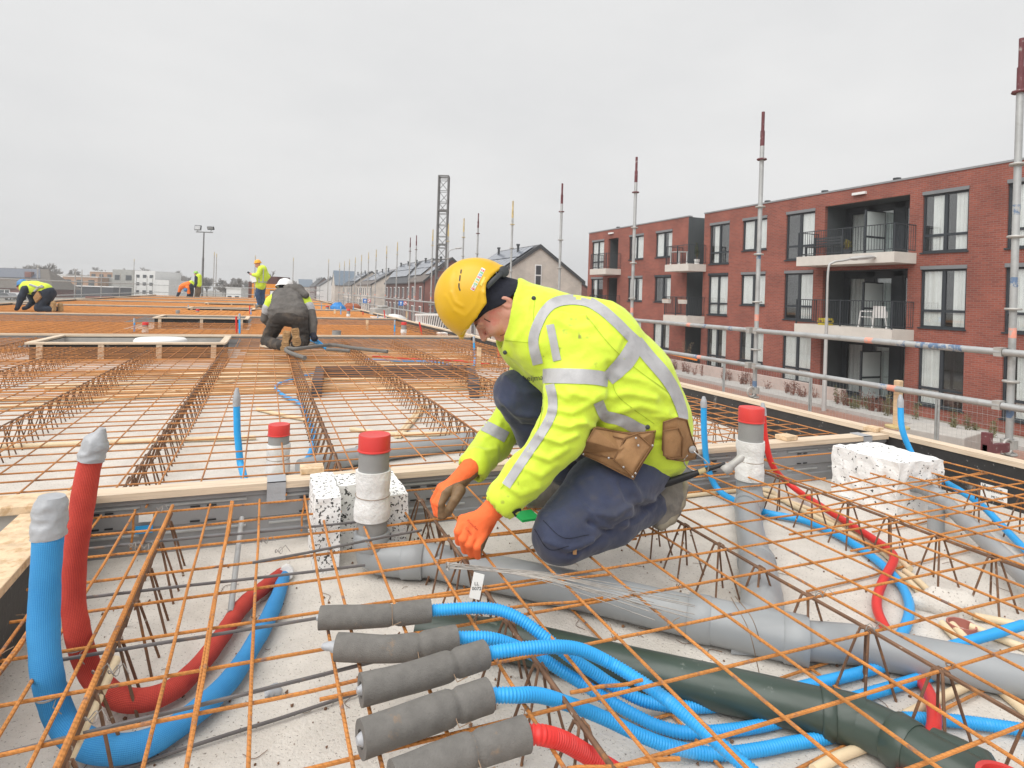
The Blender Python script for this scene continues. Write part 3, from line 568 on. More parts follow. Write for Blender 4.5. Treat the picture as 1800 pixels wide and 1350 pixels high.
# ------------------------------------------------------------------ houses along the street
MT['rooftile'] = mat('dark_roof_tiles', (.085, .088, .095), .8, .15, 2, .5, 14, stretch=(1, 3, 1))
MT['rooftileb'] = mat('brown_roof_tiles', (.15, .13, .12), .8, .15, 2, .5, 14, stretch=(1, 3, 1))
MT['bluetile'] = mat('blue_grey_roof', (.13, .17, .22), .7, .1, 2)
MT['solar'] = mat('solar_panel', (.2, .22, .26), .18, .1, 3, spec=.8)
MT['barge'] = mat('barge_board', (.06, .062, .066), .7, .1, 3)
MT['whiteplaster'] = mat('white_render', (.7, .7, .69), .85, .05, 1.5)
MT['winglass'] = mat('far_window_glass', (.07, .08, .09), .15, .2, 1, spec=.8)
def gable_house(xc, hw, y0, y1, ze, zr, wallm, roofm, label, solar=True, wins_=((0, 1.6),), units=2, seed=1, group='gabled houses along the street', hw2=None):
    t_ = thing('gabled_house', label, 'house', (xc, (y0 + y1) / 2, GZ), group); r0 = random.Random(seed); hr = hw2 or hw
    wl = MB(); prof = [(xc - hw, GZ), (xc + hr, GZ), (xc + hr, ze if hr == hw else ze), (xc, zr), (xc - hw, ze)]
    wl.prism([(x, y0, z) for (x, z) in prof], (0, y1 - y0, 0)); wl.obj('wall', wallm, t_)
    rf = MB(); th = .14; ov = .12
    for sgn, h_ in ((-1, hw), (1, hr)):
        s_ = (zr - ze) / h_
        a = (xc, y0 - ov, zr + .02); b = (xc + sgn * (h_ + .3), y0 - ov, ze - s_ * .3 + .02)
        rf.prism([a, b, (b[0], b[1], b[2] + th), (a[0], a[1], a[2] + th)], (0, y1 - y0 + 2 * ov, 0))
    ro = rf.obj('roof', roofm, t_)
    bb = MB(); s_ = (zr - ze) / hw
    for yy in (y0 - ov - .03,):
        bb.prism([(xc, yy, zr - .16), (xc - hw - .3, yy, ze - s_ * .3 - .12), (xc - hw - .3, yy, ze - s_ * .3 + th + .05), (xc, yy, zr + th + .05)], (0, .05, 0))
        bb.prism([(xc, yy, zr - .16), (xc + hr + .3, yy, ze - (zr - ze) / hr * .3 - .12), (xc + hr + .3, yy, ze - (zr - ze) / hr * .3 + th + .05), (xc, yy, zr + th + .05)], (0, .05, 0))
    bb.obj('barge_board', MT['barge'], ro)
    if solar:
        n = max(2, int((y1 - y0) / 1.15)); L_ = math.hypot(hw, zr - ze); nx, nzv = -(zr - ze) / L_, hw / L_
        for k in range(n):
            if r0.random() < .12: continue
            ya = y0 + .3 + k * 1.12
            for (t0, t1) in ((.08, .42), (.45, .78)):
                q = []
                for (tt, yy) in ((t0, ya), (t1, ya), (t1, ya + 1.02), (t0, ya + 1.02)):
                    q.append((xc - hw * tt + nx * (th + .1), yy, zr - (zr - ze) * tt + nzv * (th + .1)))
                s = MB(); s.prism(q, (nx * .04, 0, nzv * .04)); s.obj('solar_panel', MT['solar'], ro)
    for k in range(units):
        yy = y0 + (k + .5) * (y1 - y0) / units; v_ = MB(); v_.cyl((xc - hw * .25, yy, zr - (zr - ze) * .25), (xc - hw * .25, yy, zr + .15), .12, 8); v_.cyl((xc - hw * .25, yy, zr + .15), (xc - hw * .25, yy, zr + .3), .18, 8); v_.obj('chimney_pipe', MT['dgrey'], ro)
    for (dx, zc) in wins_:
        f = MB(); f.b2((xc + dx - .32, y0 - .04, zc - .95), (xc + dx + .32, y0 - .003, zc + .95)); fo = f.obj('window', MT['white'], t_)
        for (a, b) in ((-.85, -.06), (.06, .85)):
            p = MB(); p.b2((xc + dx - .24, y0 - .06, zc + a), (xc + dx + .24, y0 - .041, zc + b)); p.obj('pane', MT['winglass'], fo)
    n = max(2, int((y1 - y0) / 3))
    for k in range(n):
        yy = y0 + (k + .5) * (y1 - y0) / n
        for (z0, z1) in ((GZ + .2, GZ + 2.4), (GZ + 3.1, GZ + 4.8)):
            f = MB(); f.b2((xc - hw - .05, yy - .6, z0), (xc - hw - .003, yy + .6, z1)); fo = f.obj('window', MT['white'], t_)
            p = MB(); p.b2((xc - hw - .07, yy - .5, z0 + .1), (xc - hw - .051, yy + .5, z1 - .1)); p.obj('pane', MT['winglass'], fo)
    dp = MB(); dp.cyl((xc - hw - .06, y0 + .2, GZ), (xc - hw - .06, y0 + .2, ze - .2), .05, 6); dp.obj('drain_pipe', MT['dgrey'], t_)
    return t_
gable_house(22.4, 4.3, 49.8, 60, 2.65, 5.6, MT['brickcream'], MT['rooftile'], 'cream brick gabled house with solar panels just left of the brick building', True, ((-.1, 3.0),), 2, 1)
gable_house(20.4, 3.2, 71, 79.5, 2.6, 5.35, MT['brickred2'], MT['rooftileb'], 'dull red brick house partly hidden behind the yellow helmet', True, (), 2, 2)
gable_house(21.2, 2.6, 82, 105, 2.7, 5.75, MT['brickbrown'], MT['rooftile'], 'long dark brown row of houses behind the lattice mast', True, (), 4, 3)
gable_house(23.6, 5.0, 120, 141, 2.5, 5.6, MT['brickcream'], MT['rooftileb'], 'cream gabled house row left of the dark brown houses', True, (), 3, 4)
gable_house(22.4, 4.4, 145, 164, 2.5, 5.7, MT['brickcream'], MT['rooftile'], 'pale houses half hidden by the distant scaffold poles', True, (), 3, 5)
gable_house(22.5, 5.0, 232, 250, 2.6, 6.0, MT['whiteplaster'], MT['rooftile'], 'white gabled house near the far end of the street', False, ((.6, 2.4),), 2, 7)
gable_house(20.8, 3.4, 256, 290, 2.6, 6.0, MT['brickbrown'], MT['rooftile'], 'dark row of houses beyond the white gabled house', False, (), 4, 8)
# house with its ridge across the street direction
t_ = thing('gabled_house', 'house with blue grey roof turned sideways behind the pale row', 'house', (19, 172, GZ), 'gabled houses along the street')
wl = MB(); wl.prism([(16.4, 168, GZ), (16.4, 177, GZ), (16.4, 177, 2.6), (16.4, 172.5, 6.3), (16.4, 168, 2.6)], (5.5, 0, 0)); wl.obj('wall', MT['brickcream'], t_)
rf = MB(); rf.prism([(16.3, 172.5, 6.33), (16.3, 167.7, 2.4), (16.3, 167.7, 2.55), (16.3, 172.5, 6.5)], (5.7, 0, 0)); rf.prism([(16.3, 172.5, 6.33), (16.3, 177.3, 2.4), (16.3, 177.3, 2.55), (16.3, 172.5, 6.5)], (5.7, 0, 0)); rf.obj('roof', MT['bluetile'], t_)
t_ = thing('gabled_house', 'small blue roofed house closing the far end of the street', 'house', (17, 300, GZ), 'gabled houses along the street')
wl = MB(); wl.prism([(13, 296, GZ), (13, 306, GZ), (13, 306, 2.4), (13, 301, 5.6), (13, 296, 2.4)], (6, 0, 0)); wl.obj('wall', MT['brickcream'], t_)
rf = MB(); rf.prism([(12.9, 301, 5.63), (12.9, 295.7, 2.2), (12.9, 295.7, 2.35), (12.9, 301, 5.8)], (6.2, 0, 0)); rf.obj('roof', MT['bluetile'], t_)
t_ = thing('gabled_house', 'red brick house peeping out behind the left end of the brick building', 'house', (33, 70, GZ), 'gabled houses along the street')
wl = MB(); wl.prism([(32.6, 68, GZ), (41, 68, GZ), (41, 68, .2), (36.5, 68, 2.8), (32.6, 68, .2)], (0, 9, 0)); wl.obj('wall', MT['brickred2'], t_)
rf = MB(); rf.prism([(36.5, 67.8, 2.85), (32.2, 67.8, -.02), (32.2, 67.8, .13), (36.5, 67.8, 3.0)], (0, 9.4, 0)); rf.prism([(36.5, 67.8, 2.85), (41.4, 67.8, -.02), (41.4, 67.8, .13), (36.5, 67.8, 3.0)], (0, 9.4, 0)); rf.obj('roof', MT['rooftile'], t_)

# ------------------------------------------------------------------ buildings on the left
def block_building(px0, px1, pyt, D, dep, wallm, label, rows=((.3, .55),), ncol=3, zb=GZ, name='flat_roofed_building', trim=True, cat='building', winm=None):
    a, b = Q(px0, pyt, D), Q(px1, pyt, D); z1 = (a[2] + b[2]) / 2
    t_ = thing(name, label, cat, ((a[0] + b[0]) / 2, (a[1] + b[1]) / 2, zb), 'buildings beyond the left edge of the deck')
    ux = norm([b[0] - a[0], b[1] - a[1], 0]); uy = np.array([-ux[1], ux[0], 0.]); L_ = math.dist(a[:2], b[:2])
    Mx = np.stack([ux, uy, [0, 0, 1]], 1)
    w_ = MB(); c = np.array([a[0], a[1], 0]) + ux * L_ / 2 + uy * dep / 2; w_.box((c[0], c[1], (z1 + zb) / 2), (L_, dep, z1 - zb), M=Mx); w_.obj('wall', wallm, t_)
    if trim:
        r_ = MB(); r_.box((c[0], c[1], z1 + .12), (L_ + .3, dep + .3, .24), M=Mx); r_.obj('roof_edge', MT['white'], t_)
    H_ = z1 - zb
    for (f0, f1) in rows:
        for k in range(ncol):
            u0 = L_ * (k + .22) / ncol; u1 = L_ * (k + .72) / ncol; cc = np.array([a[0], a[1], 0]) + ux * (u0 + u1) / 2 - uy * .04
            f = MB(); f.box((cc[0], cc[1], zb + H_ * (f0 + f1) / 2), (u1 - u0, .08, H_ * (f1 - f0)), M=Mx); fo = f.obj('window', MT['frame'], t_)
            p = MB(); q = cc - uy * .05; p.box((q[0], q[1], zb + H_ * (f0 + f1) / 2), ((u1 - u0) * .86, .04, H_ * (f1 - f0) * .86), M=Mx); p.obj('pane', winm or MT['winglass'], fo)
    return t_
MT['tan'] = mat('tan_panels', (.42, .26, .17), .8, .1, 2)
MT['greyconc'] = mat('grey_block_wall', (.36, .36, .34), .85, .12, 1.2)
MT['slate'] = mat('dark_slate_wall', (.075, .078, .09), .8, .1, 1)
block_building(74, 116, 483, 210, 14, MT['whiteplaster'], 'white flat roofed block behind the dark roofed house', (), 2)
block_building(110, 172, 487, 185, 12, MT['tan'], 'tan flat roofed house with a white roof edge', ((.55, .85),), 3)
block_building(158, 200, 478, 215, 12, MT['tan'], 'white and tan block rising behind the tan house', ((.7, .9),), 3)
block_building(168, 206, 488, 190, 10, MT['greyconc'], 'low pale grey wing between the tan house and the tall grey block', (), 2, trim=False)
block_building(198, 237, 474, 180, 14, MT['greyconc'], 'tall grey concrete block with few windows', ((.62, .8),), 2, trim=False)
block_building(237, 273, 476, 178, 14, MT['whiteplaster'], 'white cubic apartment block with small windows', ((.74, .85), (.46, .57), (.16, .28)), 3, trim=False)
block_building(273, 297, 492, 176, 14, MT['whiteplaster'], 'low white annex right of the white cubic block', (), 2, trim=False)
block_building(112, 199, 504, 165, 8, MT['slate'], 'long dark slate garden building in front of the tan house', (), 4)
block_building(150, 177, 521, 60, 3, MT['brickred2'], 'small reddish brick shed beyond the left railing', (), 1, trim=False)
# dark roofed house at the far left
a0 = Q(-60, 505, 150); b0 = Q(96, 505, 150); uu = norm([b0[0] - a0[0], b0[1] - a0[1], 0]); vv = np.array([-uu[1], uu[0], 0.])
t_ = thing('hipped_house', 'brown house with a long dark roof and solar panels at the left edge', 'house', (a0[0], a0[1], GZ), 'buildings beyond the left edge of the deck')
za = (a0[2] + b0[2]) / 2 - .2; zr = za + 5.0; L_ = math.dist(a0, b0); A_ = np.array([a0[0], a0[1], 0])
w_ = MB(); w_.prism([A_ + (0, 0, GZ), A_ + uu * (L_ - 1.2) + (0, 0, GZ), A_ + uu * (L_ - 1.2) + (0, 0, za + .2), A_ + (0, 0, za + .2)], vv * 9); w_.obj('wall', MT['brickred2'], t_)
rf = MB(); R0 = A_ - vv * .6; R1 = A_ + uu * L_ - vv * .6
rf.add([R0 + (0, 0, za), R1 + (0, 0, za), R1 - uu * 5 + vv * 5 + (0, 0, zr), R0 + vv * 5 + (0, 0, zr), R1 + vv * 10.4 + (0, 0, za), R0 + vv * 10.4 + (0, 0, za)], [(0, 1, 2, 3), (1, 4, 2), (4, 5, 3, 2), (0, 5, 4, 1)]); ro = rf.obj('roof', mat('dull_brown_roof', (.13, .115, .1), .85, .15, 1.5), t_)
s = MB(); s.add([R0 + vv * 2.6 + (0, 0, za + 2.5), R0 + uu * (L_ - 4) + vv * 2.6 + (0, 0, za + 2.5), R0 + uu * (L_ - 5.6) + vv * 4.8 + (0, 0, za + 4.7), R0 + vv * 4.8 + (0, 0, za + 4.7)], [(0, 1, 2, 3)]); s = MB().prism([p for p in [R0 + vv * 2.5 + (0, 0, za + 2.6), R0 + uu * (L_ - 5) + vv * 2.5 + (0, 0, za + 2.6), R0 + uu * (L_ - 7) + vv * 4.8 + (0, 0, za + 4.85), R0 + vv * 4.8 + (0, 0, za + 4.85)]], (0, 0, .08)); s.obj('solar_panel', mat('dark_blue_solar', (.07, .085, .12), .3, .1, 2), ro)
ch = MB(); cc = R0 + uu * (L_ - 8.2) + vv * 3; ch.box((cc[0], cc[1], za + 3.5), (1.6, 1.0, 1.4), M=np.stack([uu, vv, [0, 0, 1]], 1)); ch.obj('chimney', MT['brickred2'], ro)
for k in range(3):
    q = A_ + uu * (L_ - 19 + k * 3.4) - vv * .05; f = MB(); f.box((q[0], q[1], za - 1.5), (2.6, .1, 2.3), M=np.stack([uu, vv, [0, 0, 1]], 1)); fo = f.obj('window', MT['white'], t_)
    for e in (-.62, .62):
        p = MB(); q2 = q + uu * e - vv * .06; p.box((q2[0], q2[1], za - 1.5), (1.0, .04, 2.0), M=np.stack([uu, vv, [0, 0, 1]], 1)); p.obj('pane', MT['winglass'], fo)
# white barn, site huts
block_building(398, 424, 507, 120, 10, MT['whiteplaster'], 'small white barn under the far trees', ((.2, .6),), 2, name='barn')
MT['hutorange'] = mat('orange_site_hut', (.75, .27, .03), .6, .06, 2); MT['hutbrown'] = mat('brown_site_hut', (.12, .055, .05), .7, .1, 2)
block_building(437, 487, 496, 70, 5, MT['hutbrown'], 'dark brown site hut beyond the far end of the deck', (), 1, trim=False, name='site_hut', cat='hut')
block_building(443, 496, 499, 66, 3, MT['hutorange'], 'bright orange site container in front of the brown hut', ((.55, .85),), 2, trim=False, name='site_container', cat='container', winm=MT['white'])
block_building(468, 488, 486, 72, 4, MT['hutbrown'], 'brown box stacked on top of the brown site hut', (), 1, zb=-.6, trim=False, name='site_box', cat='hut')

# ------------------------------------------------------------------ trees
MT['bark'] = mat('grey_bark', (.2, .185, .17), .9, .2, 3); MT['twig'] = mat('winter_twigs', (.2, .18, .165), .9, .2, 2)
def bare_tree(mbt, mbc, base, H, seed, spread=.42, lv=4, minr=.012):
    r0 = random.Random(seed)
    def grow(p, d, L_, r, k):
        e = p + d * L_; (mbt if k == 0 else mbc).tube([p, lerp(p, e, .5) + np.array([r0.gauss(0, .04), r0.gauss(0, .04), 0]) * L_, e], [r, r * .82, r * .62], 5 if k == 0 else 3, caps=False)
        if k >= lv: return
        n = 5
        for i in range(n):
            dd = norm(d + np.array([r0.gauss(0, 1), r0.gauss(0, 1), r0.gauss(.25, .6)]) * spread * (1.1 if k else 1.25)); grow(lerp(p, e, r0.uniform(.45, 1)), dd, L_ * r0.uniform(.55, .78), max(r * .5, minr), k + 1)
    grow(V3(base), np.array([0, 0, 1.]), H * .34, H * .022, 0)
def tree(px, py_base, D, H, label, seed, lv=4):
    b = Q(px, py_base, D); b[2] = GZ; t_ = thing('bare_tree', label, 'tree', b, 'bare winter trees on the horizon'); a, c = MB(), MB(); bare_tree(a, c, b, H, seed, lv=lv, minr=D * .00042)
    link('trunk', a.mesh('trunk', MT['bark'], fixn=False), t_); link('crown', c.mesh('crown', MT['twig'], fixn=False), t_)
tree(78, 500, 230, 13.5, 'round bare tree above the dark roofed house', 1); tree(128, 500, 260, 12, 'bare tree rising above the tan house', 2)
tree(416, 510, 150, 8.2, 'bare tree behind the small white barn', 3); tree(476, 505, 170, 10, 'bare tree behind the brown site hut', 4); tree(285, 505, 240, 8, 'bare tree right of the white cubic block', 5)
tree(396, 510, 160, 6.5, 'small bare tree left of the barn', 6); tree(364, 510, 200, 9.0, 'bare tree behind the floodlight mast', 7)
hz = MB(); r0 = random.Random(21)
for i in range(44):
    px = r0.uniform(-60, 560); D = r0.uniform(260, 380); b = Q(px, 505, D); b[2] = GZ; bare_tree(hz, hz, b, r0.uniform(10, 15) * (1.0 if px < 330 else .85), 100 + i, lv=4, spread=.6, minr=D * .00045)
tag(link('far_wood', hz.mesh('far_wood', MT['twig'], fixn=False)), 'hazy line of bare woodland along the horizon', 'wood', kind='stuff')
# ================================================================== DECK
MZ = .20; EX = 3.80; LX = -8.6; Y0D, Y1D = -2.5, 58
beams = [2.83, 11.65, 19.4, 27.3, 35.2, 43.1, 51.0]
# slab in plates with openings left for the stairwells
HOLES = [(-2.4, -.68, 1.0, 2.68), (-2.95, -.6, 10.0, 11.4), (-2.6, -.5, 16.6, 19.0), (-2.7, -.5, 24.6, 26.9), (-2.8, -.5, 32.5, 34.8)]
xs = sorted({LX, EX} | {h[0] for h in HOLES} | {h[1] for h in HOLES}); ysl = sorted({Y0D, Y1D} | {h[2] for h in HOLES} | {h[3] for h in HOLES})
sb = MB()
for i in range(len(xs) - 1):
    for j in range(len(ysl) - 1):
        cx, cy = (xs[i] + xs[i + 1]) / 2, (ysl[j] + ysl[j + 1]) / 2
        if any(h[0] < cx < h[1] and h[2] < cy < h[3] for h in HOLES): continue
        sb.add([(xs[i], ysl[j], 0), (xs[i + 1], ysl[j], 0), (xs[i + 1], ysl[j + 1], 0), (xs[i], ysl[j + 1], 0)], [(0, 1, 2, 3)])
for h in HOLES:
    x0, x1, y0, y1 = h
    for (p, q) in (((x0, y0), (x1, y0)), ((x1, y0), (x1, y1)), ((x1, y1), (x0, y1)), ((x0, y1), (x0, y0))):
        sb.add([(*p, 0), (*q, 0), (*q, -.28), (*p, -.28)], [(0, 1, 2, 3)])
for (p, q) in (((LX, Y0D), (EX, Y0D)), ((EX, Y0D), (EX, Y1D)), ((EX, Y1D), (LX, Y1D)), ((LX, Y1D), (LX, Y0D))): sb.add([(*p, 0), (*q, 0), (*q, -.28), (*p, -.28)], [(0, 1, 2, 3)])
so_ = sb.obj('concrete_floor', MT['concrete']); tag(so_, kind='structure')
uw = MB(); uw.b2((LX + .15, Y0D + .1, GZ), (LX + .4, Y1D - .1, -.29)); uw.b2((EX - .4, Y0D + .1, GZ), (EX - .15, Y1D - .1, -.29)); uw.b2((LX + .4, Y1D - .4, GZ), (EX - .4, Y1D - .15, -.29)); uw.b2((LX + .4, 3.3, GZ), (EX - .4, 3.5, -.29)); uw.b2((LX + .4, 12.2, GZ), (EX - .4, 12.4, -.29))
tag(uw.obj('ground_floor_wall', MT['concrete2']), kind='structure')

# ---- sheet-metal joint beams with timber strips
def beam(Y, x0, x1, detail, label):
    t_ = thing('joint_beam', label, 'formwork beam', ((x0 + x1) / 2, Y, 0), 'sheet metal joint beams across the deck')
    s = MB(); zt = .225
    prof = [(Y - .03, 0), (Y - .035, .05), (Y - .026, .055), (Y - .026, .105), (Y - .033, .11), (Y - .033, .165), (Y - .025, .17), (Y - .025, .2), (Y - .034, .205), (Y - .034, zt), (Y + .03, zt), (Y + .03, 0)]
    s.prism([(x0, y, z) for (y, z) in prof], (x1 - x0, 0, 0)); so2 = s.obj('sheet_profile', MT['sheet'], t_)
    st = MB(); st.b2((x0, Y - .05, zt + .002), (x1, Y + .045, zt + .03)); st.obj('timber_strip', MT['woodx'], t_)
    if detail:
        r0 = random.Random(4); x = x0 + .3
        while x < x1 - .3:
            L_ = r0.uniform(.22, .42)
            for z in (.078, .137, .19):
                r_ = MB(); r_.tube([(x, Y - .027, z), (x + L_, Y - .027, z)], .0058, 6); r_.obj('rib', MT['galv'], so2, True)
            for z in (.115, .175):
                sl_ = MB(); sl_.b2((x + L_ * .3, Y - .0375, z), (x + L_ * .42, Y - .034, z + .006)); sl_.b2((x + L_ * .5, Y - .0375, z), (x + L_ * .62, Y - .034, z + .006)); sl_.obj('slot', MT['black'], so2)
            x += L_ + .09
        for xx in (x0 + .78, .02, 3.55):
            tp = MB(); tp.b2((xx, Y - .054, zt - .05), (xx + .075, Y - .051, zt + .034)); tp.b2((xx, Y - .054, zt + .0305), (xx + .075, Y + .05, zt + .034)); tp.obj('tape_strip', MT['tape'], t_)
        lb_ = MB(); lb_.b2((-.45, Y - .041, .135), (-.4, Y - .037, .17)); lb_.obj('paper_label', MT['paper'], t_); lb_ = MB(); lb_.b2((-.46, Y - .041, .09), (-.4, Y - .038, .12)); lb_.obj('blue_sticker', MT['bluetube'], t_)
    return t_
beam(2.83, -2.4, EX - .02, True, 'nearest joint beam in front of the kneeling worker, grey with a timber strip')
for k, Y in enumerate(beams[1:]): beam(Y, LX + .02, EX - .02, False, f'grey joint beam with timber strip, {ORD[k + 1]} one away from the camera')
blks = [(548, 829), (1382, 772), (1535, 757)]
for k, (px, py) in enumerate(blks):
    c = P(px, py, .257); b_ = MB(); b_.box((c[0], c[1], .27), (.1, .085, .026), rz=.1 * k); tag(b_.obj('wood_offcut', MT['plywood'], bevel=.002), ['small grey topped wood offcut left of the capped pipe', 'wood offcut on the beam behind the right capped pipe', 'plywood offcut at the end of the beam by the deck edge'][k], 'wood block')

# ---- edge formwork, right and left
def edge(x, sgn, label, y0, y1):
    t_ = thing('edge_formwork', label, 'formwork', (x, (y0 + y1) / 2, 0))
    b_ = MB(); b_.b2((min(x, x + sgn * .03), y0, -.28), (max(x, x + sgn * .03), y1, .238)); b_.obj('black_board', MT['blackply'], t_)
    s = MB(); s.b2((min(x - sgn * .008, x + sgn * .085), y0, .24), (max(x - sgn * .008, x + sgn * .085), y1, .268)); s.obj('timber_strip', MT['woody'], t_)
    return t_
edge(EX, 1, 'black edge board with a pale timber strip along the right side of the deck', Y0D, Y1D)
edge(LX, -1, 'edge board with a pale timber strip along the left side of the deck', 12, Y1D)
MT['scaffboard'] = mat('scaffold_board', (.5, .36, .27), .85, .16, 4, .3, 50, col2=(.4, .33, .27), c2s=2, c2lo=.5, c2hi=.7, stretch=(14, 1, 10))
k = 0
for row in range(3):
    y = -1.0
    while y < 34:
        b_ = MB(); x0 = 3.93 + row * .245; b_.b2((x0, y, .06), (x0 + .235, y + 2.34, .1)); k += 1
        tag(b_.obj('scaffold_board', MT['scaffboard']), f'pinkish scaffold board, {ORD[int((y + 1.01) / 2.35)]} from the camera in the {["inner", "middle", "outer"][row]} row beside the deck', 'board', f'{["inner", "middle", "outer"][row]} row of scaffold boards'); y += 2.35

# ---- scaffold standards
def standard(name, loc, z0, z1, label, group, tip, bands=()):
    t_ = thing(name, label, 'scaffold pole', loc, group); x, y = loc[0], loc[1]
    tube_obj('tube', [(x, y, z0), (x, y, z1 - .36)], .0225, MT['galv'], t_, 10); tube_obj('spigot', [(x, y, z1 - .36), (x, y, z1 - .2), (x, y, z1 - .199), (x, y, z1)], [.0225, .0225, .0165, .0165], tip, t_, 10)
    z = .1
    while z < z1 - .2:
        d_ = MB(); d_.lathe([(.022, -.008), (.048, -.008), (.052, 0), (.048, .008), (.022, .008)], (x, y, z), 10); d_.obj('rosette', MT['galvrust'] if z < z1 - .5 else tip, t_, True); z += .5
    for (zb_, m_) in bands:
        tube_obj('paint_band', [(x, y, zb_), (x, y, zb_ + .07)], .0232, m_, t_, 10)
    return t_
SX = 4.78
sy = [2.64, 5.02, 7.4, 9.75, 12.1, 14.4, 15.6, 17.1, 18.9, 21.2, 22.2, 24.6, 27.0, 29.8, 32.2, 34.8, 37.4, 40.2, 43, 46]
for i, y in enumerate(sy):
    tip = MT['redpaint'] if i in (0, 1, 2, 3, 5, 9, 10) else MT['yellowpaint'] if i > 3 else MT['galvrust']
    bands = [(.9, MT['salmon'])] + ([(.35, MT['bluepaint']), (1.75, MT['bluepaint']), (1.25, MT['bluepaint'])] if i == 0 else [(.2, MT['bluepaint']), (1.55, MT['bluepaint'])] if i == 1 else [])
    standard('scaffold_standard', (SX, y, GZ), GZ, 2.97 if i == 0 else 3.1, f'{ORD[i]} scaffold pole from the right in the row along the deck', 'scaffold poles along the right side', tip, bands)
for i in range(len(sy) - 1):
    for (z, nm) in ((.80, 'upper'), (.43, 'lower')):
        if i > 0 or nm:
            t_ = thing('guard_rail', f'{nm} guard rail between the {ORD[i]} and {ORD[i + 1]} scaffold poles from the right', 'guard rail', (SX, sy[i], z), 'guard rails along the right side')
            tube_obj('rail_tube', [(SX - .05, sy[i] + .03, z), (SX - .05, sy[i + 1] - .03, z)], .0242, MT['galv'], t_, 10)
            for yy in (sy[i] + .05, sy[i + 1] - .05):
                c = MB(); c.box((SX - .035, yy, z), (.075, .05, .062)); c.obj('wedge_head', MT['galvrust'], t_)
            if i < 2:
                for (f0, mm) in ((.12, MT['bluepaint']), (.42, MT['salmon']), (.3, MT['bluepaint'])) if nm == 'upper' else ((.36, MT['bluepaint']), (.33, MT['salmon'])):
                    yy = lerp(sy[i], sy[i + 1], f0); tube_obj('paint_band', [(SX - .05, yy, z), (SX - .05, yy + (.35 if f0 == .12 and i == 0 else .07), z)], .0249, mm, t_, 10)
for (y, lb_) in ((-.3, 'beyond the right edge'),):
    for z in (.80, .43):
        t_ = thing('guard_rail', f'{"upper" if z > .6 else "lower"} guard rail leaving the photo at the right edge', 'guard rail', (SX, 1, z), 'guard rails along the right side'); tube_obj('rail_tube', [(SX - .05, -.3, z), (SX - .05, 2.66, z)], .0242, MT['galv'], t_, 10)
# clamps at the foot of the first two poles
for (y, lb_) in ((2.64, 'first'), (5.02, 'second')):
    t_ = thing('scaffold_coupler', f'rusty coupler at the foot of the {lb_} scaffold pole from the right', 'coupler', (SX, y, .1)); c = MB(); c.lathe([(.028, -.03), (.05, -.03), (.05, .03), (.028, .03)], (SX, y, .17), 12); c.obj('collar', MT['galvrust'], t_)
    c = MB(); c.tube([(SX - .12, y - .02, .12 + .05 * math.sin(a_)) if False else (SX - .07 + .05 * math.cos(a_), y - .03, .16 + .05 * math.sin(a_)) for a_ in np.linspace(0, 6.28, 14)], .009, 6); c.obj('ring', MT['galvrust'], t_, True)
    if y < 3:
        c = MB(); c.b2((SX - .32, y - .05, .13), (SX - .08, y - .02, .19)); c.b2((SX - .32, y - .06, .1), (SX - .28, y - .01, .27)); c.obj('bracket', MT['redpaint'], t_)
# painted jack post beside the edge
jp = P(1577, 752, .1); t_ = thing('jack_post', 'cream wooden post standing at the deck edge behind the blue tube', 'post', jp); b_ = MB(); b_.box((jp[0], jp[1], .29), (.05, .05, .4)); b_.obj('post', MT['wood'], t_, bevel=.006); b_ = MB(); b_.lathe([(.0, .1), (.09, .1), (.09, .115), (.03, .12), (.03, .13), (0, .13)], (jp[0], jp[1], 0), 12); b_.obj('base_plate', MT['yellowpaint'], t_)

# ---- left railing
ly = [(65, 31.9), (130, 37.4), (142.5, 38.6), (178, 42.7), (212, 47.6), (243, 53.0), (270, 57.4), (291, 60)]
for i, (px, Y) in enumerate(ly):
    X = -9.2
    standard('railing_standard', (X, Y, GZ), GZ, 1.75, f'{ORD[i]} scaffold pole of the left railing counted from the left', 'poles of the left railing', MT['galvrust'])
for (z, nm) in ((1.1, 'upper'), (.42, 'lower')):
    for (a, b, w_) in ((22, 42.7, 'near'), (42.7, 60, 'far')):
        t_ = thing('guard_rail', f'{w_} {nm} rail of the scaffold railing left of the deck', 'guard rail', (-9.2, a, z), 'rails of the left railing'); tube_obj('rail_tube', [(-9.15, a, z), (-9.15, b, z)], .03, MT['galv'], t_, 8)
for i, (px, pyt, lb_) in enumerate(((236, 455, 'thin pole far left of the floodlight mast'), (377, 443, 'left one of two thin poles right of the floodlight mast'), (381, 446, 'right one of two thin poles right of the floodlight mast'), (449, 449, 'thin pole behind the standing worker'), (516, 453, 'thin pole behind the grey kneeling worker'), (578, 456, 'thin pole right of the grey kneeling worker'))):
    D = 55 if i else 70; b = Q(px, pyt, D); X, Y = b[0], b[1]
    t_ = thing('scaffold_standard', lb_, 'scaffold pole', (X, Y, GZ), 'thin poles at the far end'); tube_obj('tube', [(X, Y, GZ), (X, Y, b[2] - .3)], .035, MT['galvrust'], t_, 8); tube_obj('spigot', [(X, Y, b[2] - .3), (X, Y, b[2])], .028, MT['yellowpaint'], t_, 8)
for k in range(2):
    t_ = thing('guard_rail', f'{["upper", "lower"][k]} rail across the far end of the deck', 'guard rail', (0, 59, 1.1 - .6 * k)); tube_obj('rail_tube', [(-9, 59.5, 1.05 - .6 * k), (4.8, 59.5, 1.05 - .6 * k)], .03, MT['galv'], t_, 8)

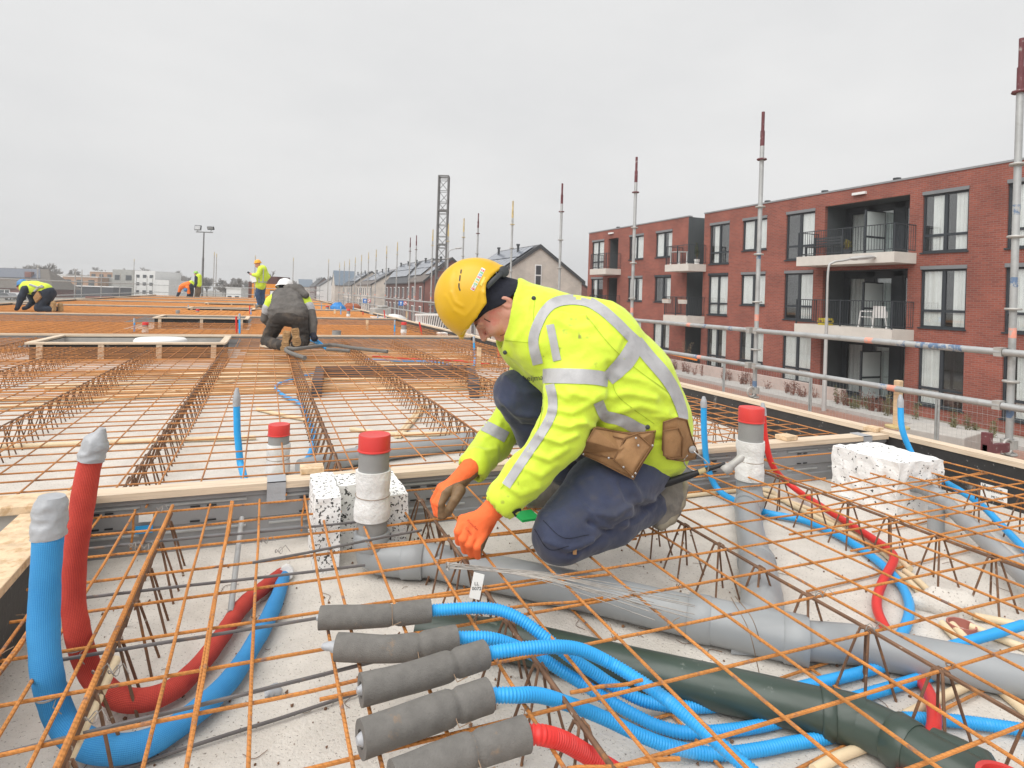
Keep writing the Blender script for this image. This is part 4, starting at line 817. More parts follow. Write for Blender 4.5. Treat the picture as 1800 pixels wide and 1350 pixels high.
# ---- reinforcement mesh
def bar_mesh(name, m_, r, seed, n=7, seg=10, amp=.0032):
    r0 = random.Random(seed); b = MB(); ph = r0.uniform(0, 6)
    pts = [(i / seg - .5, amp * math.sin(i * 1.1 + ph) * r0.uniform(.2, 1), amp * .7 * math.sin(i * .8 + ph * 2) * r0.uniform(.2, 1)) for i in range(seg + 1)]
    b.tube(pts, r, n); return b.mesh(name, m_, True)
BL = [bar_mesh('bar', MT['rustL'], .0043, s) for s in range(5)]; BX = [bar_mesh('bar', MT['rustX'], .0043, 10 + s) for s in range(5)]
BM = [bar_mesh('bar', MT['rustM'], .0043, 40 + s, 5) for s in range(5)]
BS = [bar_mesh('bar', MT['steelgrey'], .0045, 20 + s, amp=.0015) for s in range(3)]
BT = [bar_mesh('bar', MT['rustL'], .0068, 30 + s, amp=.003) for s in range(3)]
rb_ = random.Random(77)
def put_bar(parent, meshes, a, b):
    a, b = V3(a), V3(b); o = bpy.data.objects.new('bar', rb_.choice(meshes)); COL.objects.link(o); o.parent = parent
    d = Vector(b - a); o.matrix_parent_inverse = parent_inv(parent); o.location = Vector((a + b) / 2); o.rotation_mode = 'XYZ'; o.rotation_euler = d.to_track_quat('X', 'Z').to_euler(); o.scale = (d.length, 1, 1); return o
near = thing('rebar_mesh', 'rusty reinforcement mesh nearest the camera, in front of the first joint beam', 'rebar mesh', (1.5, 1.5, MZ), 'reinforcement meshes on the deck')
J = lambda s_: rb_.gauss(0, s_)
LONG = [(-.56, .2, 2.7), (-.455, .25, 2.72), (-.375, .25, 2.7), (-.185, .25, 2.73), (-.112, .25, 2.75), (-.01, .25, 2.74), (.17, .25, 2.73), (.222, .25, 2.73), (.355, .3, 2.55), (.54, .2, 2.62), (.71, .15, 2.66), (.87, .15, 2.7), (1.045, .15, 2.7), (1.215, .12, 2.7), (1.40, .12, 2.7), (1.60, .12, 2.7), (1.76, .12, 2.72), (1.925, .1, 2.72), (2.1, .1, 2.72), (2.28, .1, 2.7), (2.47, .1, 2.73), (2.64, .1, 2.73), (2.82, .1, 2.28), (2.99, .1, 2.3), (3.16, .1, 2.2), (3.33, .1, 2.74), (3.5, .1, 2.74), (3.66, .1, 2.74)]
for (x, a, b) in LONG: put_bar(near, BL, (x + J(.003), a, MZ + J(.002)), (x + J(.004), b, MZ + .002 + J(.002)))
TR = [(.62, -.5, 3.72), (.81, -.4, 3.7), (1.0, -.5, 3.72), (1.185, -.5, 3.72), (1.38, .13, 3.7), (1.565, -.62, 3.7), (1.76, -.6, 3.72), (1.955, -.6, 3.7), (2.14, -.62, 3.7), (2.34, -.62, 2.72), (2.53, -.64, .3), (2.53, .9, 2.7), (2.725, -.62, 3.7), (2.53, 3.2, 3.72)]
for (y, a, b) in TR: put_bar(near, BX, (a, y + J(.003), MZ - .011), (b, y + J(.004), MZ - .011 + J(.002)))
# lapped doubles and loose straight bars
for (a, b) in (((-.62, 1.405), (.3, 1.42)), ((.55, 1.97), (1.3, 1.93)), ((.62, 1.62), (.95, 1.575)), ((.5, 2.33), (1.15, 2.36)), ((.36, 2.16), (1.0, 2.11)), ((.66, 1.222), (.84, 1.205)), ((.55, 1.02), (.77, .975)), ((2.2, 1.98), (3.7, 2.16)), ((1.9, 1.79), (3.6, 1.84)), ((2.6, 2.2), (3.7, 2.36)), ((.3, 1.75), (1.05, 1.71)), ((2.0, 1.6), (3.4, 1.63))):
    put_bar(near, BX, (a[0], a[1], MZ - .009), (b[0], b[1], MZ - .009))
for (a, b, z) in (((-.57, 2.415), (.4, 2.4), .19), ((-.52, 2.05), (.32, 2.02), .187), ((-.45, 1.73), (.18, 1.735), .186), ((-.3, 1.55), (.42, 1.68), .012), ((-.5, 1.42), (.3, 1.5), .18), ((-.02, 2.09), (.55, 2.2), .21)): put_bar(near, BS, (a[0], a[1], z), (b[0], b[1], z))
for (x, a, b) in ((-.53, 1.2, 2.0), (-.33, .3, 2.72), (-.112, 1.0, 2.7)): put_bar(near, BT if x < -.2 else BL, (x, a, MZ + .012), (x + .005, b, MZ + .012))
for (x, z) in ((-.455, .05), (-.11, .06), (.17, .05), (.36, .04), (3.4, .05)):   # hooked ends down to the slab
    put_bar(near, BL, (x, 2.735, MZ + .005), (x - .01, 2.74, z))
# bars on the slab itself under the pipes
for (a, b) in (((1.0, .95), (1.0, 1.9)), ((.9, 1.3), (2.0, 1.36)), ((1.5, .7), (1.52, 1.6)), ((.8, 1.02), (1.7, 1.1)), ((1.3, 1.05), (2.3, 1.12)), ((1.9, 1.7), (3.1, 1.78)), ((2.7, 2.05), (3.5, 2.1)), ((.62, .6), (1.3, .9))): put_bar(near, BL, (a[0], a[1], .012), (b[0], b[1], .012))

# wire knots at crossings of the near mesh
KN = []
for k in range(3):
    b_ = MB(); r0 = random.Random(k); q = [(math.cos(a_) * .0085, math.sin(a_) * .0085, .007 * math.sin(2 * a_ + k)) for a_ in np.linspace(0, 9.5, 18)] + [(.012, -.006, .012), (.016 + .01 * r0.random(), -.02 * r0.random(), .018)]
    b_.tube(q, .0011, 4); KN.append(b_.mesh('wire_knot', MT['wirerust'], True))
r0 = random.Random(31)
for (x, a_, b_) in LONG:
    for (y, c_, d_) in TR:
        if a_ < y < b_ and c_ < x < d_ and r0.random() < .2:
            o = bpy.data.objects.new('wire_knot', KN[r0.randrange(3)]); COL.objects.link(o); o.parent = near; o.matrix_parent_inverse = parent_inv(near); o.location = (x, y, MZ - .004); o.rotation_euler = (0, 0, r0.uniform(0, 6.28))
for bi in range(1, 3):
    y0, y1 = beams[bi - 1] + .1, beams[bi] - .08; xl = -.3287 * y1 - .4
    t_ = thing('rebar_mesh', ['', 'rusty reinforcement mesh behind the first joint beam, up to the grey kneeling worker', 'rusty reinforcement mesh just beyond the grey kneeling worker'][bi], 'rebar mesh', (0, (y0 + y1) / 2, MZ), 'reinforcement meshes on the deck')
    x = 3.66
    while x > xl:
        ya = max(y0, -x / .3287 - 1.2 if x < -1.2 else y0); hole = bi == 1 and -3.05 < x < -.52; hole2 = bi == 2 and -2.65 < x < -.45
        if hole: put_bar(t_, BM, (x + J(.01), ya, MZ), (x + J(.015), 9.9, MZ))
        elif hole2: put_bar(t_, BM, (x + J(.01), ya, MZ), (x + J(.015), 16.5, MZ))
        else: put_bar(t_, BM, (x + J(.01), ya + J(.1), MZ), (x + J(.015), y1, MZ + J(.003)))
        x -= .17 if bi == 1 else .22
    y = y0 + .04
    while y < y1:
        xa = max(-8.4, -.3287 * y - .5)
        hole = (bi == 1 and 9.9 < y < 11.45); hole2 = (bi == 2 and 16.5 < y < 19.1)
        if hole or hole2: put_bar(t_, BM, (-.4, y + J(.01), MZ - .011), (3.7, y + J(.01), MZ - .011)); put_bar(t_, BM, (xa, y + J(.01), MZ - .011), (-3.1, y + J(.01), MZ - .011))
        else: put_bar(t_, BM, (xa, y + J(.01), MZ - .011), (3.7 - rb_.random() * .1, y + J(.012), MZ - .011 + J(.004)))
        y += .165 if bi == 1 else .22
# further bays: too fine to tell bars apart
for bi in range(3, 8):
    y0 = beams[bi - 1] + .1; y1 = (beams[bi] if bi < 7 else 57.9) - .1; b_ = MB()
    x = 3.66
    while x > -8.5: b_.tube([(x, y0, MZ), (x + J(.02), y1, MZ)], .006, 4, caps=False); x -= .2
    y = y0
    while y < y1: b_.tube([(-8.5, y, MZ - .01), (3.7, y + J(.02), MZ - .01)], .006, 4, caps=False); b_.tube([(-8.5, y + .07, .05), (3.7, y + .07, .05)], .006, 4, caps=False); y += .19
    t_ = thing('rebar_mesh', f'dense rusty reinforcement mesh in the {ORD[bi]} bay of the deck from the camera', 'rebar mesh', (0, (y0 + y1) / 2, MZ), 'reinforcement meshes on the deck')
    tag(link('bar_grid', b_.mesh('bar_grid', MT['rustfar'], fixn=False), t_), kind='stuff')
# extra bottom layer in the second and third bays (reads as dense orange with distance)
for bi in (1, 2):
    b_ = MB(); y0, y1 = beams[bi - 1] + (3.2 if bi == 1 else .1), beams[bi] - .1; y = y0
    while y < y1:
        xa = max(-8.4, -.3287 * y - .5); h = (bi == 1 and 9.9 < y < 11.45) or (bi == 2 and 16.5 < y < 19.1)
        for (p, q) in (((xa, -3.1), (-.4, 3.7)) if h else ((xa, 3.7),)): b_.tube([(p, y + J(.01), .035), (q, y + J(.01), .035)], .005, 4, caps=False)
        y += .1 if bi == 2 else .17
    xx = 3.6
    while xx > -5 and bi == 2: b_.tube([(xx, y0, .045), (xx, y1 if not -2.65 < xx < -.45 else 16.4, .045)], .005, 4, caps=False); xx -= .16
    t_ = thing('rebar_mesh', ['', 'lower layer of rusty bars lying on the slab behind the first joint beam', 'lower layer of rusty bars lying on the slab beyond the grey worker'][bi], 'rebar mesh', (0, (y0 + y1) / 2, .03), 'lower rebar layers')
    tag(link('bar_grid', b_.mesh('bar_grid', MT['rustfar'], fixn=False), t_), kind='stuff')

# ---- lattice girders
HAIR = []
for k in range(4):
    b_ = MB(); e = rb_.uniform(-.008, .008); b_.tube(catmull([(.062 + e, -.046 + e, 0), (.016, -.016, .172), (.009, -.008, .189), (.009, .008, .189), (.016, .016, .172), (.06 - e, .048 + e, 0)], 3), .0038, 6); HAIR.append(b_.mesh('hairpin_bar', MT['rustdark'], True))
def girder(x, y0, y1, label, detail=True):
    t_ = thing('lattice_girder', label, 'girder', (x, (y0 + y1) / 2, 0), 'lattice girders standing on the slab'); zt = MZ - .012
    tube_obj('top_chord', [(x, y, zt + .002 * math.sin(y * 7)) for y in np.linspace(y0, y1, max(3, int((y1 - y0) / .25)))], .0062, MT['rustdark'], t_, 6)
    nseg = max(1, int((y1 - y0) / .2)); st = (y1 - y0) / nseg
    if detail:
        for i in range(nseg):
            yy = y0 + (i + .5) * st
            for sgn in (-1, 1):
                o = bpy.data.objects.new('hairpin_bar', HAIR[(i * 2 + (sgn > 0)) % 4]); COL.objects.link(o); o.parent = t_; o.matrix_parent_inverse = parent_inv(t_); o.location = (x, yy, zt - .188); o.scale = (sgn, 1, 1)
    else:
        b = MB()
        for i in range(nseg):
            yy = y0 + (i + .5) * st
            for sgn in (-1, 1): b.tube([(x + sgn * .06, yy - .05, .0), (x + sgn * .012, yy - .012, zt - .006), (x + sgn * .008, yy, zt + .004), (x + sgn * .012, yy + .012, zt - .006), (x + sgn * .06, yy + .05, .0)], .0042, 4, caps=False)
        tag(link('hairpin_bar', b.mesh('hairpin_bar', MT['rustdark'], True), t_), kind='stuff')
    return t_
for i, (x, a, b) in enumerate(((-.325, .4, 2.7), (.635, .4, 2.68), (1.57, .3, 2.7), (2.47, .3, 2.7), (3.38, .3, 2.5))):
    girder(x, a, b, f'{ORD[i]} lattice girder from the left in the nearest bay')
for i, (x, a) in enumerate(((-4.2, 9), (-3.3, 7.5), (-2.4, 5.5), (-1.48, 3.1), (-.56, 2.95), (.36, 2.95), (1.28, 2.95), (2.2, 2.95), (3.12, 2.95))):
    girder(x, a, 9.9 if -3.0 < x < -.5 else 11.5, f'{ORD[i]} lattice girder from the left behind the first joint beam', False)

# ---- stairwell formwork boxes
def stair_box(x0, x1, y0, y1, zt, label, posts=6, disc=False):
    t_ = thing('stairwell_formwork', label, 'formwork box', ((x0 + x1) / 2, (y0 + y1) / 2, 0), 'formwork boxes round floor openings'); w_ = .1; posts = max(3, posts - 2)
    for (a, b) in (((x0 - .02, y0 - .02, 0), (x1 + .02, y0, zt)), ((x0 - .02, y1, 0), (x1 + .02, y1 + .02, zt)), ((x0 - .02, y0, 0), (x0, y1, zt)), ((x1, y0, 0), (x1 + .02, y1, zt))):
        b_ = MB(); b_.b2(a, b); b_.obj('side_board', MT['blackply'], t_)
    for (a, b, mm) in (((x0 - .06, y0 - .07, zt + .002), (x1 + .06, y0 + .03, zt + .03), 'woodx'), ((x0 - .06, y1 - .03, zt + .002), (x1 + .06, y1 + .07, zt + .03), 'woodx'), ((x0 - .07, y0 + .03, zt + .002), (x0 + .03, y1 - .03, zt + .03), 'woody'), ((x1 - .03, y0 + .03, zt + .002), (x1 + .07, y1 - .03, zt + .03), 'woody')):
        b_ = MB(); b_.b2(a, b); b_.obj('top_plank', MT[mm], t_, bevel=.003)
    for k in range(posts):
        xx = lerp(x0 + .1, x1 - .1, k / (posts - 1)); b_ = MB(); b_.b2((xx - .035, y0 - .06, .0), (xx + .035, y0 - .021, zt)); b_.obj('stud', MT['woody'], t_)
    b_ = MB(); b_.b2((x0 + .02, y1 - .03, -.26), (x1 - .02, y1 - .002, zt - .01)); b_.b2((x0 + .002, y0 + .02, -.26), (x0 + .03, y1 - .03, zt - .01)); b_.obj('concrete_lining', MT['concrete2'], t_)
    if disc: b_ = MB(); b_.lathe([(0, -.3), (.34, -.3), (.36, .24), (.33, .27), (0, .27)], ((x0 + x1) / 2 + .28, y0 + .6, 0), 24); b_.obj('white_drum', MT['white'], t_, True)
    return t_
stair_box(-2.93, -.62, 10.02, 11.38, .225, 'largest timber framed floor opening left of the grey kneeling worker', 6, True)
stair_box(-2.58, -.52, 17.4, 18.95, .24, 'second timber framed floor opening beyond the largest one', 5)
stair_box(-2.7, -.52, 25.3, 26.85, .24, 'third timber framed floor opening from the camera', 4)
stair_box(-2.8, -.52, 33.2, 34.7, .24, 'farthest timber framed floor opening', 4)
# near box: only its right rim and rear rim enter the picture
t_ = thing('stairwell_formwork', 'plywood framed opening at the left edge of the photo', 'formwork box', (-1.2, 2.0, 0), 'formwork boxes round floor openings')
b_ = MB(); b_.b2((-.68, .98, -.02), (-.655, 2.68, .238)); b_.obj('side_board', MT['blackply'], t_)
b_ = MB(); b_.b2((-.78, .98, .24), (-.63, 2.6, .268)); b_.obj('top_plank', MT['plywood'], t_, bevel=.003)
b_ = MB(); b_.b2((-2.4, 2.605, .262), (-.6, 2.76, .292)); b_.obj('top_plank', MT['plywood'], t_, bevel=.003)
b_ = MB(); b_.b2((-2.4, 2.64, -.28), (-.69, 2.67, .255)); b_.obj('concrete_lining', MT['concrete2'], t_)
b_ = MB(); b_.b2((-2.38, 1.0, -.3), (-.69, 2.63, -.26)); b_.obj('pit_bottom', MT['concrete2'], t_)
# ================================================================== PIPES, HOSES AND SMALL THINGS
last_hose = [None]
def path(*a, k=8): return catmull([P(*q) if len(q) == 3 else Q(q[0], q[1], q[3]) for q in a], k)
def resample(pts, step):
    pts = np.array(pts); d = np.r_[0, np.cumsum(np.linalg.norm(np.diff(pts, axis=0), axis=1))]; n = max(2, int(d[-1] / step)); s = np.linspace(0, d[-1], n + 1)
    return np.stack([np.interp(s, d, pts[:, i]) for i in range(3)], 1), d[-1]
def hose(name, label, cat, pts, r, m_, ribbed=False, group=None, n=12):
    if ribbed:
        q, L_ = resample(pts, .0019); rr = [r * (1.0, 1.0, .87, .87)[i % 4] for i in range(len(q))]
    else:
        q, L_ = resample(pts, .02); rr = [r] * len(q)
    b = MB(); b.tube(list(q), rr, n); o = link(name, b.mesh(name, m_, True)); 
    if ribbed: o.data.polygons.foreach_set('use_smooth', [True] * len(o.data.polygons)); 
    last_hose[:] = [o]; return tag(o, label, cat, group)
def lumpy(pts, rr, amp, seed, n=20, step=.01, freq=14, ref=None, cap=True, ridge=False):
    q, L_ = resample(pts, step); s0 = np.linspace(0, 1, len(q)); rs = np.interp(s0, np.linspace(0, 1, len(rr)), rr); b = MB(); b.tube(list(q), list(rs), n, cap, ref=ref)
    V = np.array(b.v); k = len(q)
    for i in range(k):
        c = q[i]
        for j in range(n):
            p = V[i * n + j]; d = p - c; f = 1 + amp * mnoise.noise(Vector(p * freq) + Vector((seed * 3.1, 0, 0))) + amp * .5 * mnoise.noise(Vector(p * freq * 2.7)) if not ridge else 1 + amp * (.5 - abs(mnoise.noise(Vector((p[0] * freq, p[1] * freq, p[2] * freq * 2.2 + seed)))) * 2.4) + amp * .6 * (.4 - abs(mnoise.noise(Vector(p * freq * 2 + seed))) * 2); V[i * n + j] = c + d * f
    b.v = [tuple(v) for v in V]; return b
# --- fabric sleeved tubes at the left
bp = path((88, 893, None, 1.40), (84, 960, None, 1.39), (77, 1080, None, 1.385), (83, 1180, None, 1.37), (106, 1262, .09), (152, 1308, .05), (225, 1316, .042), (300, 1284, .04), (395, 1206, .04), (455, 1117, .04), (487, 1052, .035), (498, 1014, .015))
t_ = thing('sleeved_tube', 'thick tube in blue knitted sleeve, bent up at the far left', 'tube', bp[-1]); uv_rings(lumpy(bp, [.0305] * 12 + [.028] * 4 + [.026] * 6 + [.024] * 4, .07, 1, 24).obj('blue_sleeve', MT['bluesleeve'], t_, True), 24, .01)
tp = [Q(92, 872, 1.40), Q(91, 882, 1.40), Q(88, 905, 1.40), Q(86, 930, 1.395), Q(86, 943, 1.395)]; lumpy(catmull(tp, 5), [.026, .0335, .0352, .0352, .0352, .0345], .075, 2, 48, .003, 20, None, True, True).obj('tape_cap', MT['tape'], t_, True)
rp = path((164, 790, None, 1.55), (155, 830, None, 1.55), (140, 920, None, 1.545), (128, 1020, None, 1.54), (136, 1110, None, 1.53), (164, 1190, .085), (222, 1230, .05), (300, 1214, .042), (365, 1152, .04), (425, 1067, .04), (470, 1028, .035), (494, 1010, .015))
t_ = thing('sleeved_tube', 'thick tube in red knitted sleeve standing behind the blue sleeved tube', 'tube', rp[-1]); uv_rings(lumpy(rp, [.0275] * 14 + [.026] * 6 + [.024] * 4, .08, 3, 24).obj('red_sleeve', MT['redsleeve'], t_, True), 24, .01)
tp = [Q(180, 752, 1.55), Q(176, 764, 1.55), Q(170, 775, 1.55), Q(163, 795, 1.55), Q(160, 808, 1.55)]; lumpy(catmull(tp, 5), [.008, .016, .0275, .0315, .031, .0305], .13, 4, 48, .003, 20, None, True, True).obj('tape_cap', MT['tape'], t_, True)
for (c, r_, ax) in ((bp[30], .0345, bp[31] - bp[29]), (rp[36], .031, rp[37] - rp[35])):
    pass
def wire_tie(label, pts, i, r, m_=None, turns=2):
    ax = norm(pts[min(i + 1, len(pts) - 1)] - pts[max(i - 1, 0)]); u = norm(np.cross(ax, [.3, .1, 1])); v = np.cross(ax, u); q = []
    for k in range(turns * 18 + 1):
        a = k / 18 * 2 * math.pi; q.append(pts[i] + (u * math.cos(a) + v * math.sin(a)) * r + ax * (.003 * k / 18))
    q += [q[-1] + u * .02 + v * .01, q[-1] + u * .03 + ax * .02]
    b = MB(); b.tube(q, .0012, 5); tag(b.obj('wire_tie', m_ or MT['wire'], smooth=True), label, 'wire tie', 'wire ties')
wire_tie('thin wire round the blue sleeved tube near its bend', bp, 27, .0305); wire_tie('thin wire round the red sleeved tube near its bend', rp, 34, .0275)
wf = lumpy([P(503, 1008, .0), P(503, 1008, .03)], [.03, .025], .3, 8, 14, .006, 40); tag(wf.obj('sealing_foam', MT['whitefoam'], smooth=True), 'white sealing foam where the sleeved tubes enter the slab', 'foam')
# --- foam-wrapped ends with corrugated hoses
foams = [([(562, 1086), (660, 1083), (757, 1073)], .0305, 'topmost', .66, .238), ([(592, 1137), (700, 1140), (802, 1122)], .0325, 'second', .68, .238), ([(634, 1213), (740, 1186), (852, 1150)], .034, 'third', .72, .248), ([(634, 1300), (740, 1262), (858, 1222)], .0365, 'fourth', .72, .24), ([(690, 1372), (810, 1326), (924, 1290)], .034, 'lowest', .6, .235)]
fend = []
for i, (pp, r, nm, tie, z) in enumerate(foams):
    q = path(*[(x, y, z) for (x, y) in pp]); t_ = thing('foam_sleeve', f'grey foam pipe sleeve, {nm} of the five lying on the mesh', 'foam sleeve', q[0], 'grey foam sleeves')
    rs = [.94 * r * (1 - .16 * math.exp(-((s - tie) / .025) ** 2)) * (1 + .02 * math.sin(s * 9 + i)) for s in np.linspace(0, 1, 60)]
    b = lumpy(q, rs, .018, 10 + i, 28, .006, 18, cap=False); b_in = MB(); d0 = norm(np.array(q[1]) - q[0]); n = 28
    # end faces: ring with a hole
    k = len(b.v) // n
    for (base, c, dd) in ((0, V3(q[0]), d0), ((k - 1) * n, V3(q[-1]), norm(np.array(q[-1]) - q[-2]) * -1)):
        ring = [V3(b.v[base + j]) for j in range(n)]; inn = [c + (p - c) * .5 for p in ring]; deep = [p + dd * .05 for p in inn]; b0 = len(b.v)
        b.v += [tuple(p) for p in inn] + [tuple(p) for p in deep]
        for j in range(n):
            j2 = (j + 1) % n; b.f += [(base + j, base + j2, b0 + j2, b0 + j), (b0 + j, b0 + j2, b0 + n + j2, b0 + n + j)]; b.mi += [0, 0]
    b.obj('foam', MT['foam'], t_, True)
    e = V3(q[0]); st = lumpy([e - d0 * (.035 if i == 1 else .008), e - d0 * .002, e + d0 * .035], [r * .2, r * .45, r * .48], .35, 40 + i, 12, .004, 60); st.obj('tape_plug', MT['tape'], t_, True)
    wire_tie(f'thin wire round the {nm} foam sleeve', q, int(tie * (len(q) - 1)), r * .84, MT['wirerust']); fend.append(q[-1] - norm(np.array(q[-1]) - q[-2]) * .04)
G_ = 'blue corrugated hoses from the foam sleeves'
hz_ = [
    ([(757, 1073, .238), (850, 1069, .245), (905, 1083, .235), (965, 1126, .19), (1005, 1157, .15), (1045, 1183, .11), (1082, 1207, .075), (1146, 1236, .04), (1245, 1242, .02), (1340, 1225, .018), (1415, 1206, .02), (1490, 1188, .022), (1552, 1171, .025), (1640, 1145, .03), (1720, 1122, .04), (1800, 1098, .05)], 'hose leaving the topmost foam sleeve and ducking under the green pipe'),
    ([(802, 1121, .238), (870, 1124, .225), (947, 1155, .15), (993, 1183, .11), (1035, 1209, .075), (1068, 1230, .05), (1120, 1259, .03), (1159, 1277, .022), (1211, 1288, .02), (1280, 1284, .02), (1350, 1273, .02), (1430, 1250, .018), (1505, 1226, .022), (1570, 1207, .022), (1638, 1187, .022), (1720, 1170, .02)], 'hose leaving the second foam sleeve and running low beside the first'),
    ([(852, 1149, .25), (900, 1142, .255), (965, 1137, .25), (1017, 1141, .225), (1068, 1163, .185), (1120, 1194, .165), (1172, 1230, .15), (1237, 1284, .14), (1289, 1329, .13), (1340, 1372, .12)], 'hose leaving the third foam sleeve and crossing over the others'),
    ([(858, 1222, .242), (905, 1222, .235), (952, 1223, .21), (1017, 1244, .15), (1068, 1265, .11), (1120, 1290, .07), (1172, 1310, .04), (1237, 1324, .02), (1289, 1324, .02), (1350, 1315, .02), (1389, 1307, .02), (1454, 1296, .018), (1520, 1275, .018), (1573, 1264, .02), (1635, 1264, .022), (1713, 1271, .022), (1800, 1283, .022), (1850, 1292, .022)], 'hose leaving the fourth foam sleeve, nearest of the four'),
]
for (pp, lb_) in hz_: hose('corrugated_hose', 'blue corrugated ' + lb_, 'hose', path(*pp), .0157, MT['bluetube'], True, G_, 14)
hose('corrugated_hose', 'red corrugated hose leaving the lowest foam sleeve', 'hose', path((924, 1291, .235), (952, 1292, .235), (991, 1303, .2), (1030, 1325, .15), (1075, 1352, .1), (1130, 1385, .06)), .0185, MT['redtube'], True, None, 14)
# --- drain pipes
def pipe(parent, name, pts, r, m_=None, n=24): q, _ = resample(pts, .04); b = MB(); b.tube(list(q), r, n); return b.obj(name, m_ or MT['pvc'], parent, True)
def collar(parent, c, d, r, L_, m_=None, name='socket'):
    d = norm(d); c = V3(c); b = MB(); b.tube([c - d * L_ / 2, c - d * (L_ / 2 - .004), c + d * (L_ / 2 - .004), c + d * L_ / 2], [r * .96, r, r, r * .96], 24); return b.obj(name, m_ or MT['pvc'], parent, True)
S1 = P(652, 975, .075); S2 = P(1316, 878, .07)
def cap_stub(t_, c, z0, z1, r, capz, wrap=None, seed=1, capm=None):
    x, y = c[0], c[1]; pipe(t_, 'riser_pipe', [(x, y, z0), (x, y, z1)], r, MT['pvcdark'])
    b = MB(); b.lathe([(r * 1.09, capz - .004), (r * 1.09, capz), (r * 1.04, capz + .002), (r * 1.04, z1 + .006), (r * 1.0, z1 + .011), (r * .6, z1 + .008), (0, z1 + .008)], (x, y, 0), 28); b.obj('red_cap', capm or MT['redcap'], t_, True)
    if wrap:
        w0, w1 = wrap; b = lumpy([(x, y, w0), (x, y, lerp(w0, w1, .3)), (x, y, lerp(w0, w1, .45)), (x, y, lerp(w0, w1, .5)), (x, y, lerp(w0, w1, .55)), (x, y, w1)], [r * 1.16, r * 1.18, r * 1.12, r * 1.06, r * 1.14, r * 1.14], .05, seed, 26, .007, 22)
        b.obj('foam_wrap', MT['whitefoam'], t_, True)
        q = [V3((x + math.cos(a) * r * 1.12, y + math.sin(a) * r * 1.12, lerp(w0, w1, .5) + .004 * math.sin(a))) for a in np.linspace(0, 6.3, 24)]; b = MB(); b.tube(q, .0013, 5); b.obj('binding_wire', MT['wirerust'], t_, True)
t_ = thing('drain_pipe', 'large grey drain pipe with a capped riser at the worker hands, running to the right', 'pipe', S1)
cap_stub(t_, S1, .09, .525, .058, .478, (.215, .4), 5)
E1 = P(760, 985, .07); E2 = P(1060, 1047, .07); E3 = P(1213, 1083, .07); E4 = P(1418, 1128, .068); dT = norm(E4 - E3)
pipe(t_, 'elbow', catmull([S1 + (0, 0, .05), S1 + (0, 0, .01), S1 + (.035, -.02, -.004), P(700, 983, .07), P(730, 985, .07)], 6), .064)
collar(t_, S1 + (0, 0, .06), (0, 0, 1), .068, .06); collar(t_, P(726, 985, .07), E1 - P(700, 983, .07), .068, .08)
pipe(t_, 'pipe_run', [P(715, 984, .07), E1, E2, E3 + dT * .02], .0625)
pipe(t_, 'tee_body', [E3, E4], .069); collar(t_, E3 + dT * .03, dT, .0725, .07); collar(t_, E4 - dT * .03, dT, .0725, .07)
TB = lerp(E3, E4, .62); BR = [TB, P(1340, 1050, .07), P(1330, 990, .065)]
pipe(t_, 'tee_branch', BR, .069); collar(t_, BR[2], BR[2] - BR[1], .073, .05)
pipe(t_, 'branch_run', [P(1332, 1000, .065), P(1318, 930, .062), P(1312, 885, .062)], .06)
pipe(t_, 'tapered_run', [E4 - dT * .02, P(1500, 1132, .06), P(1800, 1190, .06), P(1900, 1208, .06)], .056)
seam = [];
t_ = thing('drain_riser', 'capped grey riser with red lid right of the worker, wrapped in white foam', 'pipe', S2)
cap_stub(t_, S2, .05, .535, .0615, .475, (.175, .375), 7); pipe(t_, 'bend', catmull([S2 + (0, 0, .12), S2 + (0, 0, .05), S2 + (-.012, -.035, .008), P(1313, 893, .065)], 6), .064)
# wires tied across the tee
for k, (a, b) in enumerate((((1285, 1050), (1335, 1185)), ((1292, 1048), (1342, 1150)))):
    q = catmull([P(*a, .14), P((a[0] + b[0]) / 2 + 6, (a[1] + b[1]) / 2 - 10, .15), P(*b, .02)], 6); bb = MB(); bb.tube(q, .0013, 5); tag(bb.obj('wire_tie', MT['wirerust'], smooth=True), ['left', 'right'][k] + ' loose wire hanging over the grey pipe tee', 'wire tie', 'wire ties')
sp = MB(); sp.prism([P(1285, 1150, .004), P(1420, 1160, .004), P(1415, 1140, .004), P(1330, 1120, .004)], (0, 0, .014)); tag(sp.obj('pipe_shim', MT['pvc']), 'flat grey offcut wedged under the pipe tee', 'offcut')
t_ = thing('drain_pipe', 'grey drain pipe on the slab behind the nearest joint beam', 'pipe', P(700, 790, 0))
pipe(t_, 'pipe_run', [P(528, 824, .06), P(620, 803, .06), P(690, 792, .06), P(840, 773, .06), P(1000, 757, .06)], .054); collar(t_, P(640, 799, .06), P(690, 792, .06) - P(620, 803, .06), .06, .09); collar(t_, P(815, 776, .06), P(840, 773, .06) - P(690, 792, .06), .06, .09)
t_ = thing('drain_pipe', 'slim grey pipe running from the white styrofoam block to the right edge', 'pipe', P(1645, 930, 0))
pr_ = [P(1598, 852, .15), P(1620, 856, .15), P(1650, 874, .14), P(1690, 910, .12), P(1740, 957, .1), P(1800, 1012, .09), P(1850, 1060, .09)]
pipe(t_, 'pipe_run', catmull(pr_, 5), .036); collar(t_, pr_[2], pr_[3] - pr_[1], .041, .06); lg_ = P(1645, 935, 0); pipe(t_, 'support_leg', [(lg_[0], lg_[1], 0), (lg_[0], lg_[1], .12)], .036)
t_ = thing('drain_pipe', 'dark green glossy pipe running low across the foreground', 'pipe', P(1350, 1230, 0))
g1 = [P(735, 1108, .058), P(900, 1126, .058), P(1107, 1175, .058), P(1350, 1229, .058), P(1454, 1254, .058)]
pipe(t_, 'pipe_run', g1, .0555, MT['greenpipe'])
